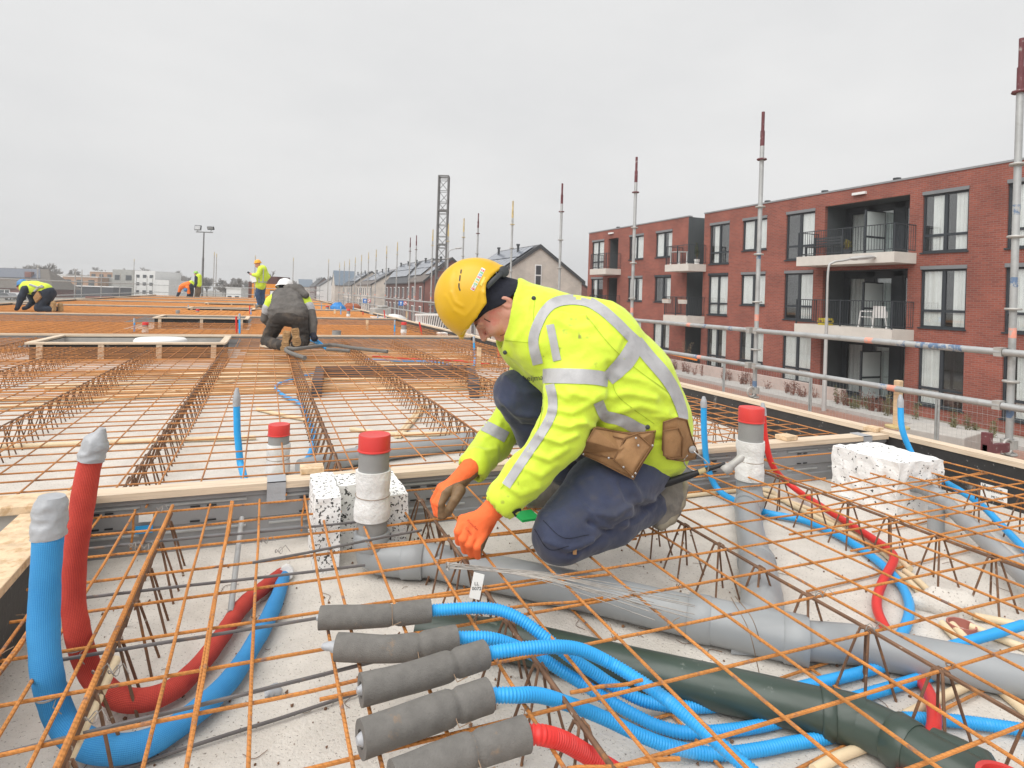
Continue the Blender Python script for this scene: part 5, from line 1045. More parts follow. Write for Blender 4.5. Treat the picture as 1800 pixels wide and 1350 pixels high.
dg = norm(g1[-1] - g1[-2]); collar(t_, g1[-1], dg, .0615, .03, MT['greenpipe']); collar(t_, g1[-1] + dg * .05, dg, .0595, .07, MT['greenpipe'])
ge = catmull([g1[-1], P(1500, 1266, .058), P(1545, 1284, .058), P(1590, 1310, .058), P(1640, 1342, .058)], 6); pipe(t_, 'elbow', ge, .0565, MT['greenpipe']); collar(t_, P(1588, 1309, .058), P(1640, 1342, .058) - P(1560, 1290, .058), .063, .05, MT['greenpipe'])
pipe(t_, 'lower_run', [P(1590, 1311, .058), P(1640, 1342, .058), P(1750, 1400, .058)], .058, MT['greenpipe'])
t_ = thing('pipe_end', 'short green pipe end with a red rim at the bottom right corner', 'pipe', P(1760, 1370, 0)); ce = P(1768, 1388, .12); b = MB(); b.lathe([(.045, -.12), (.045, .0), (.05, .004), (.05, .012), (.04, .012), (.038, .004), (.038, -.12)], (ce[0], ce[1], .13), 22); b.obj('rim', MT['redcap'], t_, True); pipe(t_, 'pipe_run', [P(1640, 1318, .06), P(1720, 1352, .07), (ce[0], ce[1], .04)], .046, MT['greenpipe'])
# --- plain tubes
def tape_onto(b, *_): o = b.obj('tape_cap', MT['tape'], last_hose[0], True); o['label'] = 'grey tape wrapped over the tube end'; return o
hose('blue_tube', 'blue plastic tube rising with a taped end behind the nearest joint beam', 'tube', [Q(416, 712, 3.45), Q(417, 760, 3.45), Q(422, 812, 3.45), P(431, 846, .01)], .0185, MT['bluetube'])
b = lumpy([Q(417, 682, 3.45), Q(416, 690, 3.45), Q(416, 714, 3.45)], [.008, .02, .02], .12, 3, 14, .008, 40); tape_onto(b, 'grey tape closing the blue tube behind the joint beam', 'tape')
hose('blue_tube', 'blue tube rising between the worker and the right riser, then looping over the slab', 'tube', path((1237, 712, None, 3.4), (1238, 765, None, 3.4), (1244, 820, None, 3.4), (1262, 860, .05), (1300, 884, .025), (1350, 902, .025), (1420, 917, .025), (1500, 956, .025), (1565, 1006, .025), (1597, 1056, .025), (1590, 1105, .022), (1555, 1150, .02)), .0165, MT['bluetube'])
b = lumpy([Q(1237, 697, 3.4), Q(1237, 702, 3.4), Q(1237, 716, 3.4)], [.008, .018, .018], .12, 3, 14, .008, 40); tape_onto(b, 'grey tape closing the blue tube beside the worker hip', 'tape')
hose('red_tube', 'red tube rising behind the right riser, then snaking under the pipe', 'tube', path((1341, 725, None, 3.42), (1346, 775, None, 3.42), (1360, 822, None, 3.42), (1395, 857, .06), (1450, 894, .05), (1530, 944, .05), (1564, 968, .05), (1571, 985, .05), (1552, 1022, .04), (1541, 1058, .03), (1550, 1092, .025), (1585, 1150, .018), (1612, 1188, .018), (1630, 1213, .03), (1641, 1245, .052), (1640, 1285, .05), (1620, 1335, .03), (1570, 1375, .022)), .0165, MT['redtube'])
b = lumpy([Q(1341, 708, 3.42), Q(1341, 714, 3.42), Q(1342, 730, 3.42)], [.008, .0175, .0175], .12, 3, 14, .008, 40); tape_onto(b, 'grey tape closing the red tube behind the right riser', 'tape')
hose('blue_tube', 'blue tube rising at the right edge and running behind the styrofoam block', 'tube', path((1583, 712, None, 3.6), (1585, 750, None, 3.6), (1597, 785, None, 3.6), (1615, 815, None, 3.55), (1645, 838, .16), (1685, 861, .13), (1725, 888, .09), (1763, 926, .05), (1800, 964, .03), (1860, 1020, .02)), .0165, MT['bluetube'])
b = lumpy([Q(1583, 694, 3.6), Q(1583, 700, 3.6), Q(1583, 716, 3.6)], [.008, .018, .018], .12, 3, 14, .008, 40); tape_onto(b, 'grey tape closing the blue tube by the cream post', 'tape')
hose('blue_tube', 'thin blue tube winding over the slab behind the joint beam', 'tube', path((585, 648, .03), (525, 664, .03), (486, 678, .03), (497, 694, .03), (528, 710, .03), (540, 735, .03), (551, 760, .03), (547, 792, .03), (533, 818, .03)), .017, MT['bluetube'])
tg = MB(); tg.tube([P(425, 911, .172), P(405, 1077, .06)], .0095, 12); tg.obj('galvanised_tube', MT['galv'], smooth=True); tag(bpy.context.scene.objects['galvanised_tube'], 'short galvanised tube leaning under the bars near the sleeved tubes', 'tube')
# --- cream conduits
cr_ = [((1200, 872, .015), (1294, 862, .015), (1350, 862, .015), (1376, 879, .015), (1428, 906, .015), (1495, 939, .015), (1540, 962, .015), (1580, 995, .015)), ((1340, 868, .015), (1415, 892, .015), (1467, 918, .015), (1531, 949, .015), (1600, 1000, .015)),
       ((1656, 1096, .02), (1676, 1117, .015), (1697, 1140, .012)), ((1674, 1098, .02), (1694, 1119, .015), (1716, 1143, .012)), ((1705, 1101, .02), (1765, 1125, .015), (1830, 1150, .012)), ((1713, 1083, .02), (1760, 1092, .015), (1830, 1108, .012)), ((1575, 1006, .015), (1595, 1020, .015), (1615, 1039, .015)), ((1590, 1004, .015), (1610, 1018, .015), (1634, 1040, .015)),
       ((1590, 1258, .015), (1650, 1228, .015), (1705, 1203, .015)), ((1430, 1354, .015), (1470, 1332, .015), (1530, 1309, .015)), ((1755, 1212, .015), (1780, 1232, .015), (1820, 1268, .015)),
       ((0, 786, .02), (220, 776, .02), (450, 769, .02)), ((-10, 703, .02), (220, 698, .02), (430, 690, .02)), ((0, 716, .02), (150, 706, .02), (300, 690, .02), (420, 668, .02)), ((616, 754, .02), (700, 763, .02), (842, 760, .02)), ((696, 767, .02), (715, 745, .02), (742, 714, .02)), ((702, 767, .02), (722, 745, .02), (750, 712, .02)), ((452, 719, .02), (500, 730, .02), (548, 739, .02)), ((202, 1161, .175), (160, 1250, .175), (105, 1362, .175))]
for i, pp in enumerate(cr_):
    lbl = ['long cream conduit beside the joint beam bending toward the right', 'second cream conduit parallel to the red tube', 'left of two short cream conduits below the junction box', 'right of two short cream conduits below the junction box', 'cream conduit leaving the junction box to the lower right', 'cream conduit leaving the top of the junction box', 'left of two cream conduit ends right of the blue loop', 'right of two cream conduit ends right of the blue loop', 'cream conduit crossing under the red tube at the lower right', 'cream conduit stub below the green pipe elbow', 'cream conduit at the right edge under the grey pipe', 'cream conduit lying across the slab behind the beam at the left', 'faint cream conduit further back at the left', 'curved cream conduit further back at the left', 'cream conduit across the slab behind the main capped riser', 'left of a pair of slanted cream conduits left of the worker', 'right of a pair of slanted cream conduits left of the worker', 'cream conduit touching the thin blue tube', 'cream conduit wired to the girder beside the sleeved tubes'][i]
    hose('conduit', lbl, 'conduit', path(*pp), .0125 if i < 11 or i == 18 else .016, MT['cream'], False, 'cream conduits', 10)
for i in range(14):         # conduits in the middle distance
    y = 6.6 + i * .33; x0 = max(-3.2, -.32 * y) + rb_.random(); x1 = rb_.uniform(.5, 3.4); q = catmull([(x0, y + J(.1), .02), ((x0 + x1) / 2, y + J(.1), .02), (x1, y + J(.2), .02)], 6) if not 8.6 < y < 11.4 else catmull([(-.3, y + J(.1), .02), (1.5, y + J(.12), .02), (3.3, y + J(.1), .02)], 6)
    b = MB(); b.tube(q, .017, 8); tag(b.obj('conduit', MT['cream'], smooth=True), f'cream conduit lying across the slab in the middle distance, {ORD[i]} from the camera', 'conduit', 'cream conduits in the middle distance')
jb = P(1672, 1078, 0); t_ = thing('junction_box', 'junction box half buried in a lump of mortar at the right', 'box', jb); b = lumpy([(jb[0] - .09, jb[1] + .09, .0), (jb[0] - .03, jb[1] + .03, .03), (jb[0] + .05, jb[1] - .03, .02), (jb[0] + .09, jb[1] - .06, 0)], [.02, .05, .055, .02], .35, 9, 16, .012, 22); b.obj('mortar', MT['concrete'], t_, True)
b = MB(); ce = P(1690, 1098, .025); b.lathe([(.04, -.03), (.043, -.03), (.043, .004), (.038, .004), (.038, -.03)], ce, 18); b.obj('box_rim', mat('dull_box_rim', (.42, .16, .13), .7), t_, True)
# --- tie wire bundle
t_ = thing('tie_wire_bundle', 'bundle of bright tie wires lying on the mesh before the worker', 'wire bundle', P(1000, 1030, .21)); rw = random.Random(5)
for k in range(16):
    a = P(790 + rw.uniform(-4, 14), 992 + rw.uniform(-4, 8), .217 + rw.uniform(0, .008)); e = P(1190 + rw.uniform(-55, 35), 1072 + (k - 8) * 2.6, .217 + rw.uniform(0, .01)); md = P(950 + rw.uniform(-4, 4), 1013 + (k - 8) * .9, .222); b = MB(); b.tube(catmull([a, md, e], 6), .0011, 5); b.obj('wire', MT['wire'], t_, True)
    if k % 2 == 0:
        c = P(787, 992 + k * .5, .22); b = MB(); b.tube([c + np.array([math.cos(q) * .006, math.sin(q) * .011, .003 * math.sin(q)]) for q in np.linspace(0, 6.3, 12)], .0011, 5); b.obj('wire_loop', MT['wire'], t_, True)
# wire ties at bar crossings near the camera
for k, (px, py) in enumerate(((465, 950), (490, 968), (280, 895), (255, 962), (232, 960), (172, 1180), (160, 1262), (200, 1180), (1440, 1045), (1530, 1105))):
    c = P(px, py, .205); q = [c + np.array([math.cos(a) * .011, math.sin(a) * .011, .008 * math.sin(2 * a)]) for a in np.linspace(0, 11, 26)] + [c + np.array([.02, -.01, .02]), c + np.array([.035, -.03, .005])]; b = MB(); b.tube(q, .0012, 5); tag(b.obj('wire_tie', MT['wire'], smooth=True), f'wire tie on a near crossing, {["left of the speckled block", "just right of its neighbour left of the speckled block", "against the joint beam", "on the thick bar by the beam", "on the bar behind the red sleeve", "at the conduit end by the red sleeve", "on the conduit above the blue bend", "beside the conduit end", "above the pipe tee", "right of the pipe tee"][k]}', 'wire tie', 'twisted ties on the near bars')
# wire offcuts and crumbs on the slab
b = MB(); rw = random.Random(9)
for k in range(70):
    c = P(rw.uniform(150, 1750), rw.uniform(980, 1345), .003); a = rw.uniform(0, 6.28); L_ = rw.uniform(.015, .08); d = np.array([math.cos(a), math.sin(a), 0]); s_ = np.array([-d[1], d[0], 0]) * rw.uniform(-.4, .4) * L_; b.tube(catmull([c, c + d * L_ * .5 + s_, c + d * L_], 5), .0009, 4)
for k in range(240):
    c = P(rw.uniform(120, 1790), rw.uniform(900, 1345), .002); r_ = rw.uniform(.0015, .006); b.tube([c, c + np.array([rw.uniform(-r_, r_), rw.uniform(-r_, r_), r_])], [r_, r_ * .4], 5)
tag(link('floor_debris', b.mesh('floor_debris', MT['rustdark'], True)), 'wire clippings and crumbs scattered on the concrete slab', 'debris', kind='stuff')
b = lumpy([P(466, 1218, .01), P(482, 1213, .014), P(495, 1216, .01)], [.012, .016, .006], .5, 5, 12, .005, 60); tag(b.obj('tape_scrap', MT['tape'], smooth=True), 'crumpled scrap of grey tape on the slab', 'tape')
# --- styrofoam blocks
def rough_box(name, lo, hi, m_, label, seed, parent=None, seg=.025, amp=.006):
    lo, hi = V3(lo), V3(hi); b = MB(); n = np.maximum(2, ((hi - lo) / seg).astype(int)); idx = {}
    def vid(p):
        k = tuple(np.round(p, 5))
        if k not in idx:
            c = (lo + hi) / 2; q = V3(p); nn = mnoise.noise_vector(Vector(q * 18) + Vector((seed, 0, 0))); idx[k] = len(b.v); b.v.append(tuple(q + V3(nn) * amp))
        return idx[k]
    for ax in range(3):
        u, v = [i for i in range(3) if i != ax]
        for side in (lo[ax], hi[ax]):
            for i in range(n[u]):
                for j in range(n[v]):
                    q = []
                    for (di, dj) in ((0, 0), (1, 0), (1, 1), (0, 1)):
                        p = [0, 0, 0]; p[ax] = side; p[u] = lo[u] + (hi[u] - lo[u]) * (i + di) / n[u]; p[v] = lo[v] + (hi[v] - lo[v]) * (j + dj) / n[v]; q.append(vid(p))
                    b.f.append(tuple(q)); b.mi.append(0)
    o = b.obj(name, m_, parent); 
    if label: tag(o, label, 'styrofoam')
    return o
MT['styro2'] = mat('styrofoam_few_specks', (.8, .8, .79), .85, .05, 12, .6, 70, col2=(.72, .71, .69), c2s=14, c2lo=.5, c2hi=.7, c3=(.08, .08, .08), c3s=42, c3lo=.635, c3hi=.66, bdist=.006)
rough_box('styrofoam_block', (3.07, 2.2, 0), (3.42, 2.6, .272), MT['styro2'], 'large white styrofoam block with black specks by the right deck edge', 3, None, .02, .011)
t_ = thing('styrofoam_collar', 'speckled styrofoam block hollowed round the main capped riser', 'styrofoam', (.36, 2.6, 0))
rough_box('left_piece', (.19, 2.42, 0), (.285, 2.76, .285), MT['styro'], None, 4, t_); rough_box('right_piece', (.45, 2.42, 0), (.545, 2.76, .275), MT['styro'], None, 5, t_); rough_box('back_piece', (.288, 2.6, 0), (.447, 2.76, .275), MT['styro'], None, 6, t_)
# --- printed slips
def slip(c, ux, uy, w_, h_, label, lines=True, name='paper_label', cat='label'):
    t_ = thing(name, label, cat, c); c, ux, uy = V3(c), norm(ux), norm(uy); nn = norm(np.cross(ux, uy)); b = MB(); b.prism([c - ux * w_ / 2 - uy * h_ / 2, c + ux * w_ / 2 - uy * h_ / 2, c + ux * w_ / 2 + uy * h_ / 2, c - ux * w_ / 2 + uy * h_ / 2], nn * .0015); b.obj('paper', MT['paper'], t_)
    if lines:
        b = MB(); rl = random.Random(2); u = -.4
        while u < .32:
            wd = rl.choice((.012, .02, .035)); q = c + ux * (u * w_) + uy * h_ * .17 + nn * .0018; b.prism([q - uy * h_ * .17, q + ux * wd * w_ - uy * h_ * .17, q + ux * wd * w_ + uy * h_ * .17, q + uy * h_ * .17], nn * .0004); u += wd + rl.choice((.015, .03))
        b.obj('barcode', MT['black'], t_)
    return t_, nn
def text_mesh(name, s, size, m_, parent, o, ux, uy, align='CENTER', ext=.0003):
    cu = bpy.data.curves.new(name, 'FONT'); cu.body = s; cu.size = size; cu.align_x = align; cu.align_y = 'CENTER'; cu.extrude = ext; cu.resolution_u = 2
    ob = bpy.data.objects.new(name, cu); COL.objects.link(ob); dg_ = bpy.context.evaluated_depsgraph_get(); me = bpy.data.meshes.new_from_object(ob.evaluated_get(dg_)); bpy.data.objects.remove(ob)
    ux, uy = norm(ux), norm(uy); nn = np.cross(ux, uy)
    for v in me.vertices: v.co = Vector(V3(o) + ux * v.co.x + uy * v.co.y + nn * v.co.z)
    me.materials.clear(); me.materials.append(m_); return link(name, me, parent)
ec = PX(1747, 866, EX - .002); t_, nn = slip(ec, (0, -1, 0), (0, 0, 1), .135, .075, 'white barcode sticker on the black edge board'); text_mesh('lettering', 'L8', .02, MT['black'], t_, ec + np.array([-.003, .05, .027]), (0, -1, 0), (0, 0, 1)); text_mesh('lettering', 'ML275A', .018, MT['black'], t_, ec + np.array([-.003, -.02, -.025]), (0, -1, 0), (0, 0, 1))
gc = Q(838, 1030, 1.78); t_, nn = slip(gc, CR + np.array([0, 0, -.25]), CU + .2 * CR, .032, .075, 'white paper tag hanging on the girder below the hands', False, 'paper_tag', 'tag'); text_mesh('lettering', 'LL\n0072', .014, MT['black'], t_, gc - CF * .002, CR, CU)

# --- risers, tubes and stakes in the middle distance
def far_stub(px, yt, yb, label, r=.057, capped=True):
    b_ = P(px, yb, 0); D = (b_ - CC) @ CF; zt = Q(px, yt, D)[2]; t_ = thing('drain_riser', label, 'pipe', b_, 'capped risers in the middle distance'); cap_stub(t_, b_, 0, zt - .012, r, zt - .06, (.02, zt * .62), int(px), None if capped else MT['pvcdark'])
far_stub(488, 745, 836, 'red capped riser in white foam just behind the joint beam'); far_stub(709, 566, 600, 'red capped riser near the deck edge left of the worker helmet'); far_stub(612, 543, 566, 'red capped riser beyond the second joint beam'); far_stub(575, 537, 553, 'red capped riser beyond the third joint beam', .07)
far_stub(347, 543, 558, 'red capped riser by the second floor opening'); far_stub(255, 566, 588, 'red capped riser behind the largest floor opening'); far_stub(312, 545, 562, 'plain grey riser left of the second floor opening', .057, False)
def far_tube(px, yt, yb, col, label, r=.018, lean=0, tape=True):
    b_ = P(px, yb, 0); D = (b_ - CC) @ CF; tp = Q(px + lean, yt, D); t_ = thing('riser_tube', label, 'tube', b_, 'short tubes standing in the middle distance')
    tube_obj('tube', [b_, lerp(b_, tp, .5) + CR * .004, tp], r, MT[col], t_, 10)
    if tape: d = norm(tp - b_); tube_obj('tape_cap', [tp - d * .1, tp - d * .01, tp + d * .012], [r * 1.1, r * 1.12, r * .5], MT['tape'], t_, 10)
for (px, yt, yb, col, lb_, ln) in ((236, 560, 586, 'bluetube', 'blue tube stub left of the capped riser behind the large opening', 0), (421, 552, 603, 'bluetube', 'blue tube of the pair standing by the corner of the large opening', 0), (416, 556, 600, 'redtube', 'red tube of the pair standing by the corner of the large opening', -1), (439, 537, 562, 'redtube', 'red tube stub left of the standing worker', 0), (441, 544, 563, 'bluetube', 'blue tube stub left of the standing worker', 0), (451, 528, 545, 'bluetube', 'blue tube stub at the feet of the standing worker', 2), (331, 536, 553, 'bluetube', 'blue tube stub beside the second floor opening', 0), (693, 563, 597, 'bluetube', 'blue tube stub left of the riser near the deck edge', 1), (743, 566, 597, 'redtube', 'leaning red tube stub right of the riser near the deck edge', -6), (664, 552, 572, 'bluetube', 'blue tube stub half way along the deck edge', 0), (678, 545, 572, 'redtube', 'leaning red tube stub half way along the deck edge', -3), (638, 548, 563, 'redtube', 'red tube stub right of the riser beyond the second beam', 0), (599, 538, 562, 'bluetube', 'blue tube stub left of the riser beyond the second beam', 0), (813, 572, 600, 'bluetube', 'blue tube stub below the yellow helmet peak', 0), (833, 592, 632, 'bluetube', 'blue tube stub under the face of the kneeling worker', 0), (876, 608, 636, 'redtube', 'red tube stub just left of the jacket collar', 0), (621, 534, 552, 'bluetube', 'blue tube stub beyond the third joint beam', 0), (565, 533, 551, 'bluetube', 'blue tube stub left of the far riser', 0), (582, 535, 552, 'redtube', 'red tube stub right of the far riser', 0), (588, 594, 608, 'redtube', 'left red rod standing in the grey drum', 0), (593, 593, 608, 'redtube', 'right red rod standing in the grey drum', 1)):
    far_tube(px, yt, yb, col, lb_, .018 if 'rod' not in lb_ else .012, ln, col == 'bluetube')
b_ = P(591, 608, 0); t_ = thing('pipe_drum', 'short wide grey pipe beside the grey kneeling worker', 'pipe', b_); bb = MB(); bb.lathe([(.085, 0), (.085, .3), (.078, .3), (.078, .02)], (b_[0], b_[1], 0), 20); bb.obj('wall', MT['pvcdark'], t_, True)
for k, (px, yt, yb) in enumerate(((841, 610, 650), (645, 562, 583), (588, 543, 560), (34, 592, 612), (153, 534, 544), (240, 528, 535), (715, 546, 560), (562, 538, 545), (395, 544, 553))):
    b_ = P(px, yb, 0); D = (b_ - CC) @ CF; zt = Q(px, yt, D)[2]; t_ = thing('wooden_stake', f'upright pale wooden stake, {["under the worker face", "right of the second riser row", "near the blue tarp", "at the left edge by the largest opening", "near the left kneeling worker", "far along the left edge", "outside the deck edge", "left of the far riser", "behind the second opening"][k]}', 'stake', b_, 'wooden stakes'); w_ = .03 if k < 3 else .04
    for e in (-1, 1): bb = MB(); bb.box((b_[0] + e * w_ * .55 * CR[0], b_[1] + e * w_ * .55 * CR[1], (zt + .0) / 2), (w_, w_, zt + (.0 if e < 0 else -.02)), rz=-YAW); bb.obj('lath', MT['wood'], t_)
rough_box('styrofoam_block', (*(P(770, 600, 0)[:2] + np.array([0, -.1])), 0), (*(P(770, 600, 0)[:2] + np.array([.5, .15])), .2), MT['styro2'], 'white styrofoam block at the second joint beam below the helmet', 8)
rough_box('styrofoam_block', (*(P(652, 568, 0)[:2] + np.array([0, -.1])), 0), (*(P(652, 568, 0)[:2] + np.array([.55, .2])), .22), MT['styro2'], 'small white styrofoam block farther along the deck', 9)
# grey flexible foam pipe beside the grey kneeling worker
hose('foam_pipe', 'long grey flexible foam pipe bent on the mesh behind the boots of the grey worker', 'pipe', path((536, 629, .24), (515, 622, .24), (503, 616, .24), (506, 612, .25), (523, 613, .26), (572, 607, .26), (592, 607, .26), (625, 612, .25), (681, 618, .24)), .026, MT['foam'])
hose('foam_pipe', 'shorter grey foam pipe under the long one', 'pipe', path((574, 614, .23), (595, 615, .23), (615, 617, .22)), .024, MT['foam'])
for k in range(2): hose('blue_tube', f'{["upper", "lower"][k]} blue tube running from the hand of the grey worker', 'tube', path((531, 588 + k * 8, .32 - .05 * k), (548, 592 + k * 7, .33 - .06 * k), (562, 602 + 4 * k, .27 - .03 * k), (573, 611 + k * 2, .2)), .02, MT['bluetube'])
hose('blue_tube', 'blue tube lying across the mesh left of the worker knee', 'tube', path((640, 632, .05), (700, 634, .05), (770, 637, .05), (826, 647, .06), (835, 630, .1)), .016, MT['bluetube']); hose('red_tube', 'red tube lying across the mesh left of the worker knee', 'tube', path((655, 626, .05), (740, 632, .05), (800, 634, .05), (860, 640, .05)), .014, MT['redtube'])
# recess in the floor framed by sheet metal
t_ = thing('floor_recess', 'dark sheet metal frame of a shallow floor recess left of the worker', 'formwork', P(690, 670, 0)); a, b0, c0 = P(556, 698, 0), P(562, 668, 0), P(826, 664, 0)
for (p, q) in ((a, b0), (b0, c0), (c0, P(834, 700, 0))): bb = MB(); bb.bar(p + (0, 0, .08), q + (0, 0, .08), .1, .16); bb.obj('frame_side', MT['slate'], t_)
# aluminium ladder on edge beside the scaffold
a, b0 = PX(732, 556, 4.45), PX(787, 564, 4.45); t_ = thing('aluminium_ladder', 'white aluminium ladder standing on edge along the scaffold boards', 'ladder', a); top0, top1 = PX(730, 553, 4.5), PX(786, 553, 4.4); bot0, bot1 = PX(731, 566, 4.5), PX(781, 579, 4.4)
for (p, q) in ((top0, top1), (bot0, bot1)): bb = MB(); bb.bar(p, q, .03, .06); bb.obj('stile', MT['white'], t_)
for k in range(14): bb = MB(); bb.cyl(lerp(top0, top1, (k + .6) / 14.2), lerp(bot0, bot1, (k + .3) / 14.2), .02, 6); bb.obj('rung', MT['white'], t_)
# far clutter beside the deck
MT['tarp'] = mat('blue_tarp', (.04, .22, .55), .6, .2, 6, .6, 12, bdist=.03)
def lump(name, px, py, D, rx, rz_, m_, label, cat, seed, zbase=None):
    c = Q(px, py, D); c[2] = zbase if zbase is not None else c[2]; b = MB(); n = 14; V = []
    for i in range(7):
        ph = i / 6 * math.pi / 2
        for j in range(n): a = 2 * math.pi * j / n; f = 1 + .3 * mnoise.noise(Vector((math.cos(a) * 1.5 + seed, math.sin(a) * 1.5, i * .5))); V.append((c[0] + math.cos(a) * rx * math.cos(ph) * f, c[1] + math.sin(a) * rx * math.cos(ph) * f, c[2] + rz_ * math.sin(ph) * f))
    b.add(V, [(i * n + j, i * n + (j + 1) % n, (i + 1) * n + (j + 1) % n, (i + 1) * n + j) for i in range(6) for j in range(n)]); tag(b.obj(name, m_, smooth=True), label, cat)
lump('tarp_pile', 594, 543, 27, .36, .32, MT['tarp'], 'pile under a blue tarp beyond the red capped risers', 'tarp', 1, .2); lump('sack_pile', 682, 545, 24, .9, .5, MT['whitefoam'], 'pile of white sacks outside the deck edge', 'sacks', 2, -.3); lump('sack_pile', 618, 540, 30, .5, .25, mat('rust_heap', (.3, .1, .05), .9, .2, 4), 'reddish heap beside the blue tarp', 'heap', 3, .2)
bb = MB(); c = Q(668, 548, 24); bb.box((c[0], c[1], c[2]), (.7, .5, .3), rz=.3); bb.box((c[0] + .1, c[1], c[2] + .2), (.34, .34, .1), rz=.5); tag(bb.obj('mortar_mixer', MT['galvrust'], bevel=.05), 'grey mixing tub outside the deck edge left of the ladder', 'tub')

# --- lattice hoist mast
mx0 = Q(774, 520, 27.0); t_ = thing('hoist_mast', 'tall grey lattice hoist mast beside the row of houses', 'mast', (mx0[0], mx0[1], GZ)); MT['mastgrey'] = mat('mast_steel', (.2, .2, .2), .6, .12, 3, metal=.3); w2 = .21; zt = 6.25
cs = [mx0[:2] + np.array([a * _r[0] + b * CF[0], a * _r[1] + b * CF[1]]) * w2 for (a, b) in ((-1, -1), (1, -1), (1, 1), (-1, 1))]
for c in cs: tube_obj('leg', [(c[0], c[1], GZ), (c[0], c[1], zt)], .035, MT['mastgrey'], t_, 8)
br_ = MB(); z = GZ; k = 0
while z < zt - .4:
    for i in range(4):
        p, q = cs[i], cs[(i + 1) % 4]; br_.tube([(*p, z), (*q, z + .5)] if k % 2 else [(*q, z), (*p, z + .5)], .014, 5); br_.tube([(*p, z + .5), (*q, z + .5)], .014, 5)
    z += .5; k += 1
tag(br_.obj('lattice_brace', MT['mastgrey'], t_), kind='stuff')
for zz in (zt, 4.75, 3.25, 1.75):
    f = MB()
    for i in range(4): f.bar((*cs[i], zz), (*cs[(i + 1) % 4], zz), .05, .06)
    f.obj('section_flange', MT['mastgrey'], t_)
hc = mx0[:2]; f = MB(); f.box((hc[0] + .1, hc[1], -.5), (1.1, .9, 1.2), rz=-YAW); f.obj('drive_unit', MT['dgrey'], t_, bevel=.05); f = MB(); f.tube([(hc[0] - .5 * _r[0], hc[1] - .5 * _r[1], .2), (hc[0] + 1.0 * _r[0], hc[1] + 1.0 * _r[1], .2)], .05, 8); f.tube([(hc[0] - .5 * _r[0], hc[1] - .5 * _r[1], .55), (hc[0] + .6 * _r[0], hc[1] + .6 * _r[1], .75)], .04, 8); f.obj('guide_arm', MT['mastgrey'], t_)
# --- floodlight mast
fm = Q(355, 520, 62); t_ = thing('floodlight_mast', 'tall mast with two floodlights at the far left end of the deck', 'floodlight', (fm[0], fm[1], GZ)); zt = Q(358, 408, 62)[2]; tube_obj('mast', [(fm[0], fm[1], GZ), (fm[0], fm[1], zt - 2.6), (fm[0], fm[1], zt - 2.59), (fm[0], fm[1], zt)], [.11, .1, .075, .06], MT['mastgrey'], t_, 10)
a = np.array([fm[0], fm[1], zt]); tube_obj('cross_arm', [a - _r * .8, a + _r * .9], .05, MT['mastgrey'], t_, 8)
for (e, tilt) in ((-.62, .2), (.68, -.55)):
    c = a + _r * e + np.array([0, 0, .42]); ux = norm(_r); uz = norm(np.array([0, 0, 1.]) * math.cos(tilt) + CF * math.sin(tilt)); uy = np.cross(uz, ux); fl_ = MB(); fl_.box(c, (.66, .16, .5 if e < 0 else .34), M=np.stack([ux, uy, uz], 1)); fo = fl_.obj('floodlight_housing', MT['dgrey'], t_, bevel=.02); g2 = MB(); g2.box(c - uy * -.085 if False else c - CF * .1, (.56, .02, .4 if e < 0 else .26), M=np.stack([ux, uy, uz], 1)); g2.obj('lens', mat('floodlight_glass', (.4, .41, .42), .2, .1, 3), fo)
    b = MB(); b.cyl(a + _r * e, c - uz * .2, .03, 6); b.obj('bracket', MT['mastgrey'], t_)
# --- traffic signs
MT['signblue'] = mat('sign_blue', (.03, .16, .5), .5, .03, 3); MT['signred'] = mat('sign_red', (.6, .04, .05), .5, .03, 3)
def sign(px, py, D, sz, kind, label):
    c = Q(px, py, D); t_ = thing('traffic_sign', label, 'traffic sign', (c[0], c[1], GZ), 'traffic signs on the street'); tube_obj('post', [(c[0], c[1], GZ), (c[0], c[1], c[2] + sz * .4)], .03, MT['galv'], t_, 6); Mx = np.stack([_r, CF, [0, 0, 1]], 1); q = c - CF * .06
    b = MB()
    if kind == 'arrow':
        b.box(q, (sz, .03, sz), M=Mx); b.obj('plate', MT['signblue'], t_, bevel=.03); q2 = q - CF * .02; b = MB(); s2 = sz * .5
        b.prism([q2 + _r * x * s2 + np.array([0, 0, z * s2]) for (x, z) in ((-.13, -.7), (.13, -.7), (.13, .05), (.5, .05), (0, .72), (-.5, .05), (-.13, .05))], -CF * .006); b.obj('arrow_symbol', MT['white'], t_)
    else:
        b.tube([q + CF * .015, q - CF * .015], sz / 2, 20); b.obj('plate', MT['signred'], t_); b = MB(); b.tube([q - CF * .016, q - CF * .022], sz * .38, 20); b.obj('disc', MT['white'], t_); b = MB(); b.bar(q - CF * .028 - _r * sz * .28 + np.array([0, 0, sz * .28]), q - CF * .028 + _r * sz * .28 - np.array([0, 0, sz * .28]), .06, .01, up=(CF[0], CF[1], 0)); b.obj('slash', MT['signred'], t_)
sign(642, 529, 70, .52, 'arrow', 'blue square arrow sign left along the street'); sign(705, 533, 62, .5, 'arrow', 'blue square arrow sign right along the street, nearer the mast'); sign(649, 529, 71, .42, 'round', 'round red rimmed sign beside the left blue arrow sign'); sign(712, 533, 62.5, .42, 'round', 'round red rimmed sign beside the right blue arrow sign')
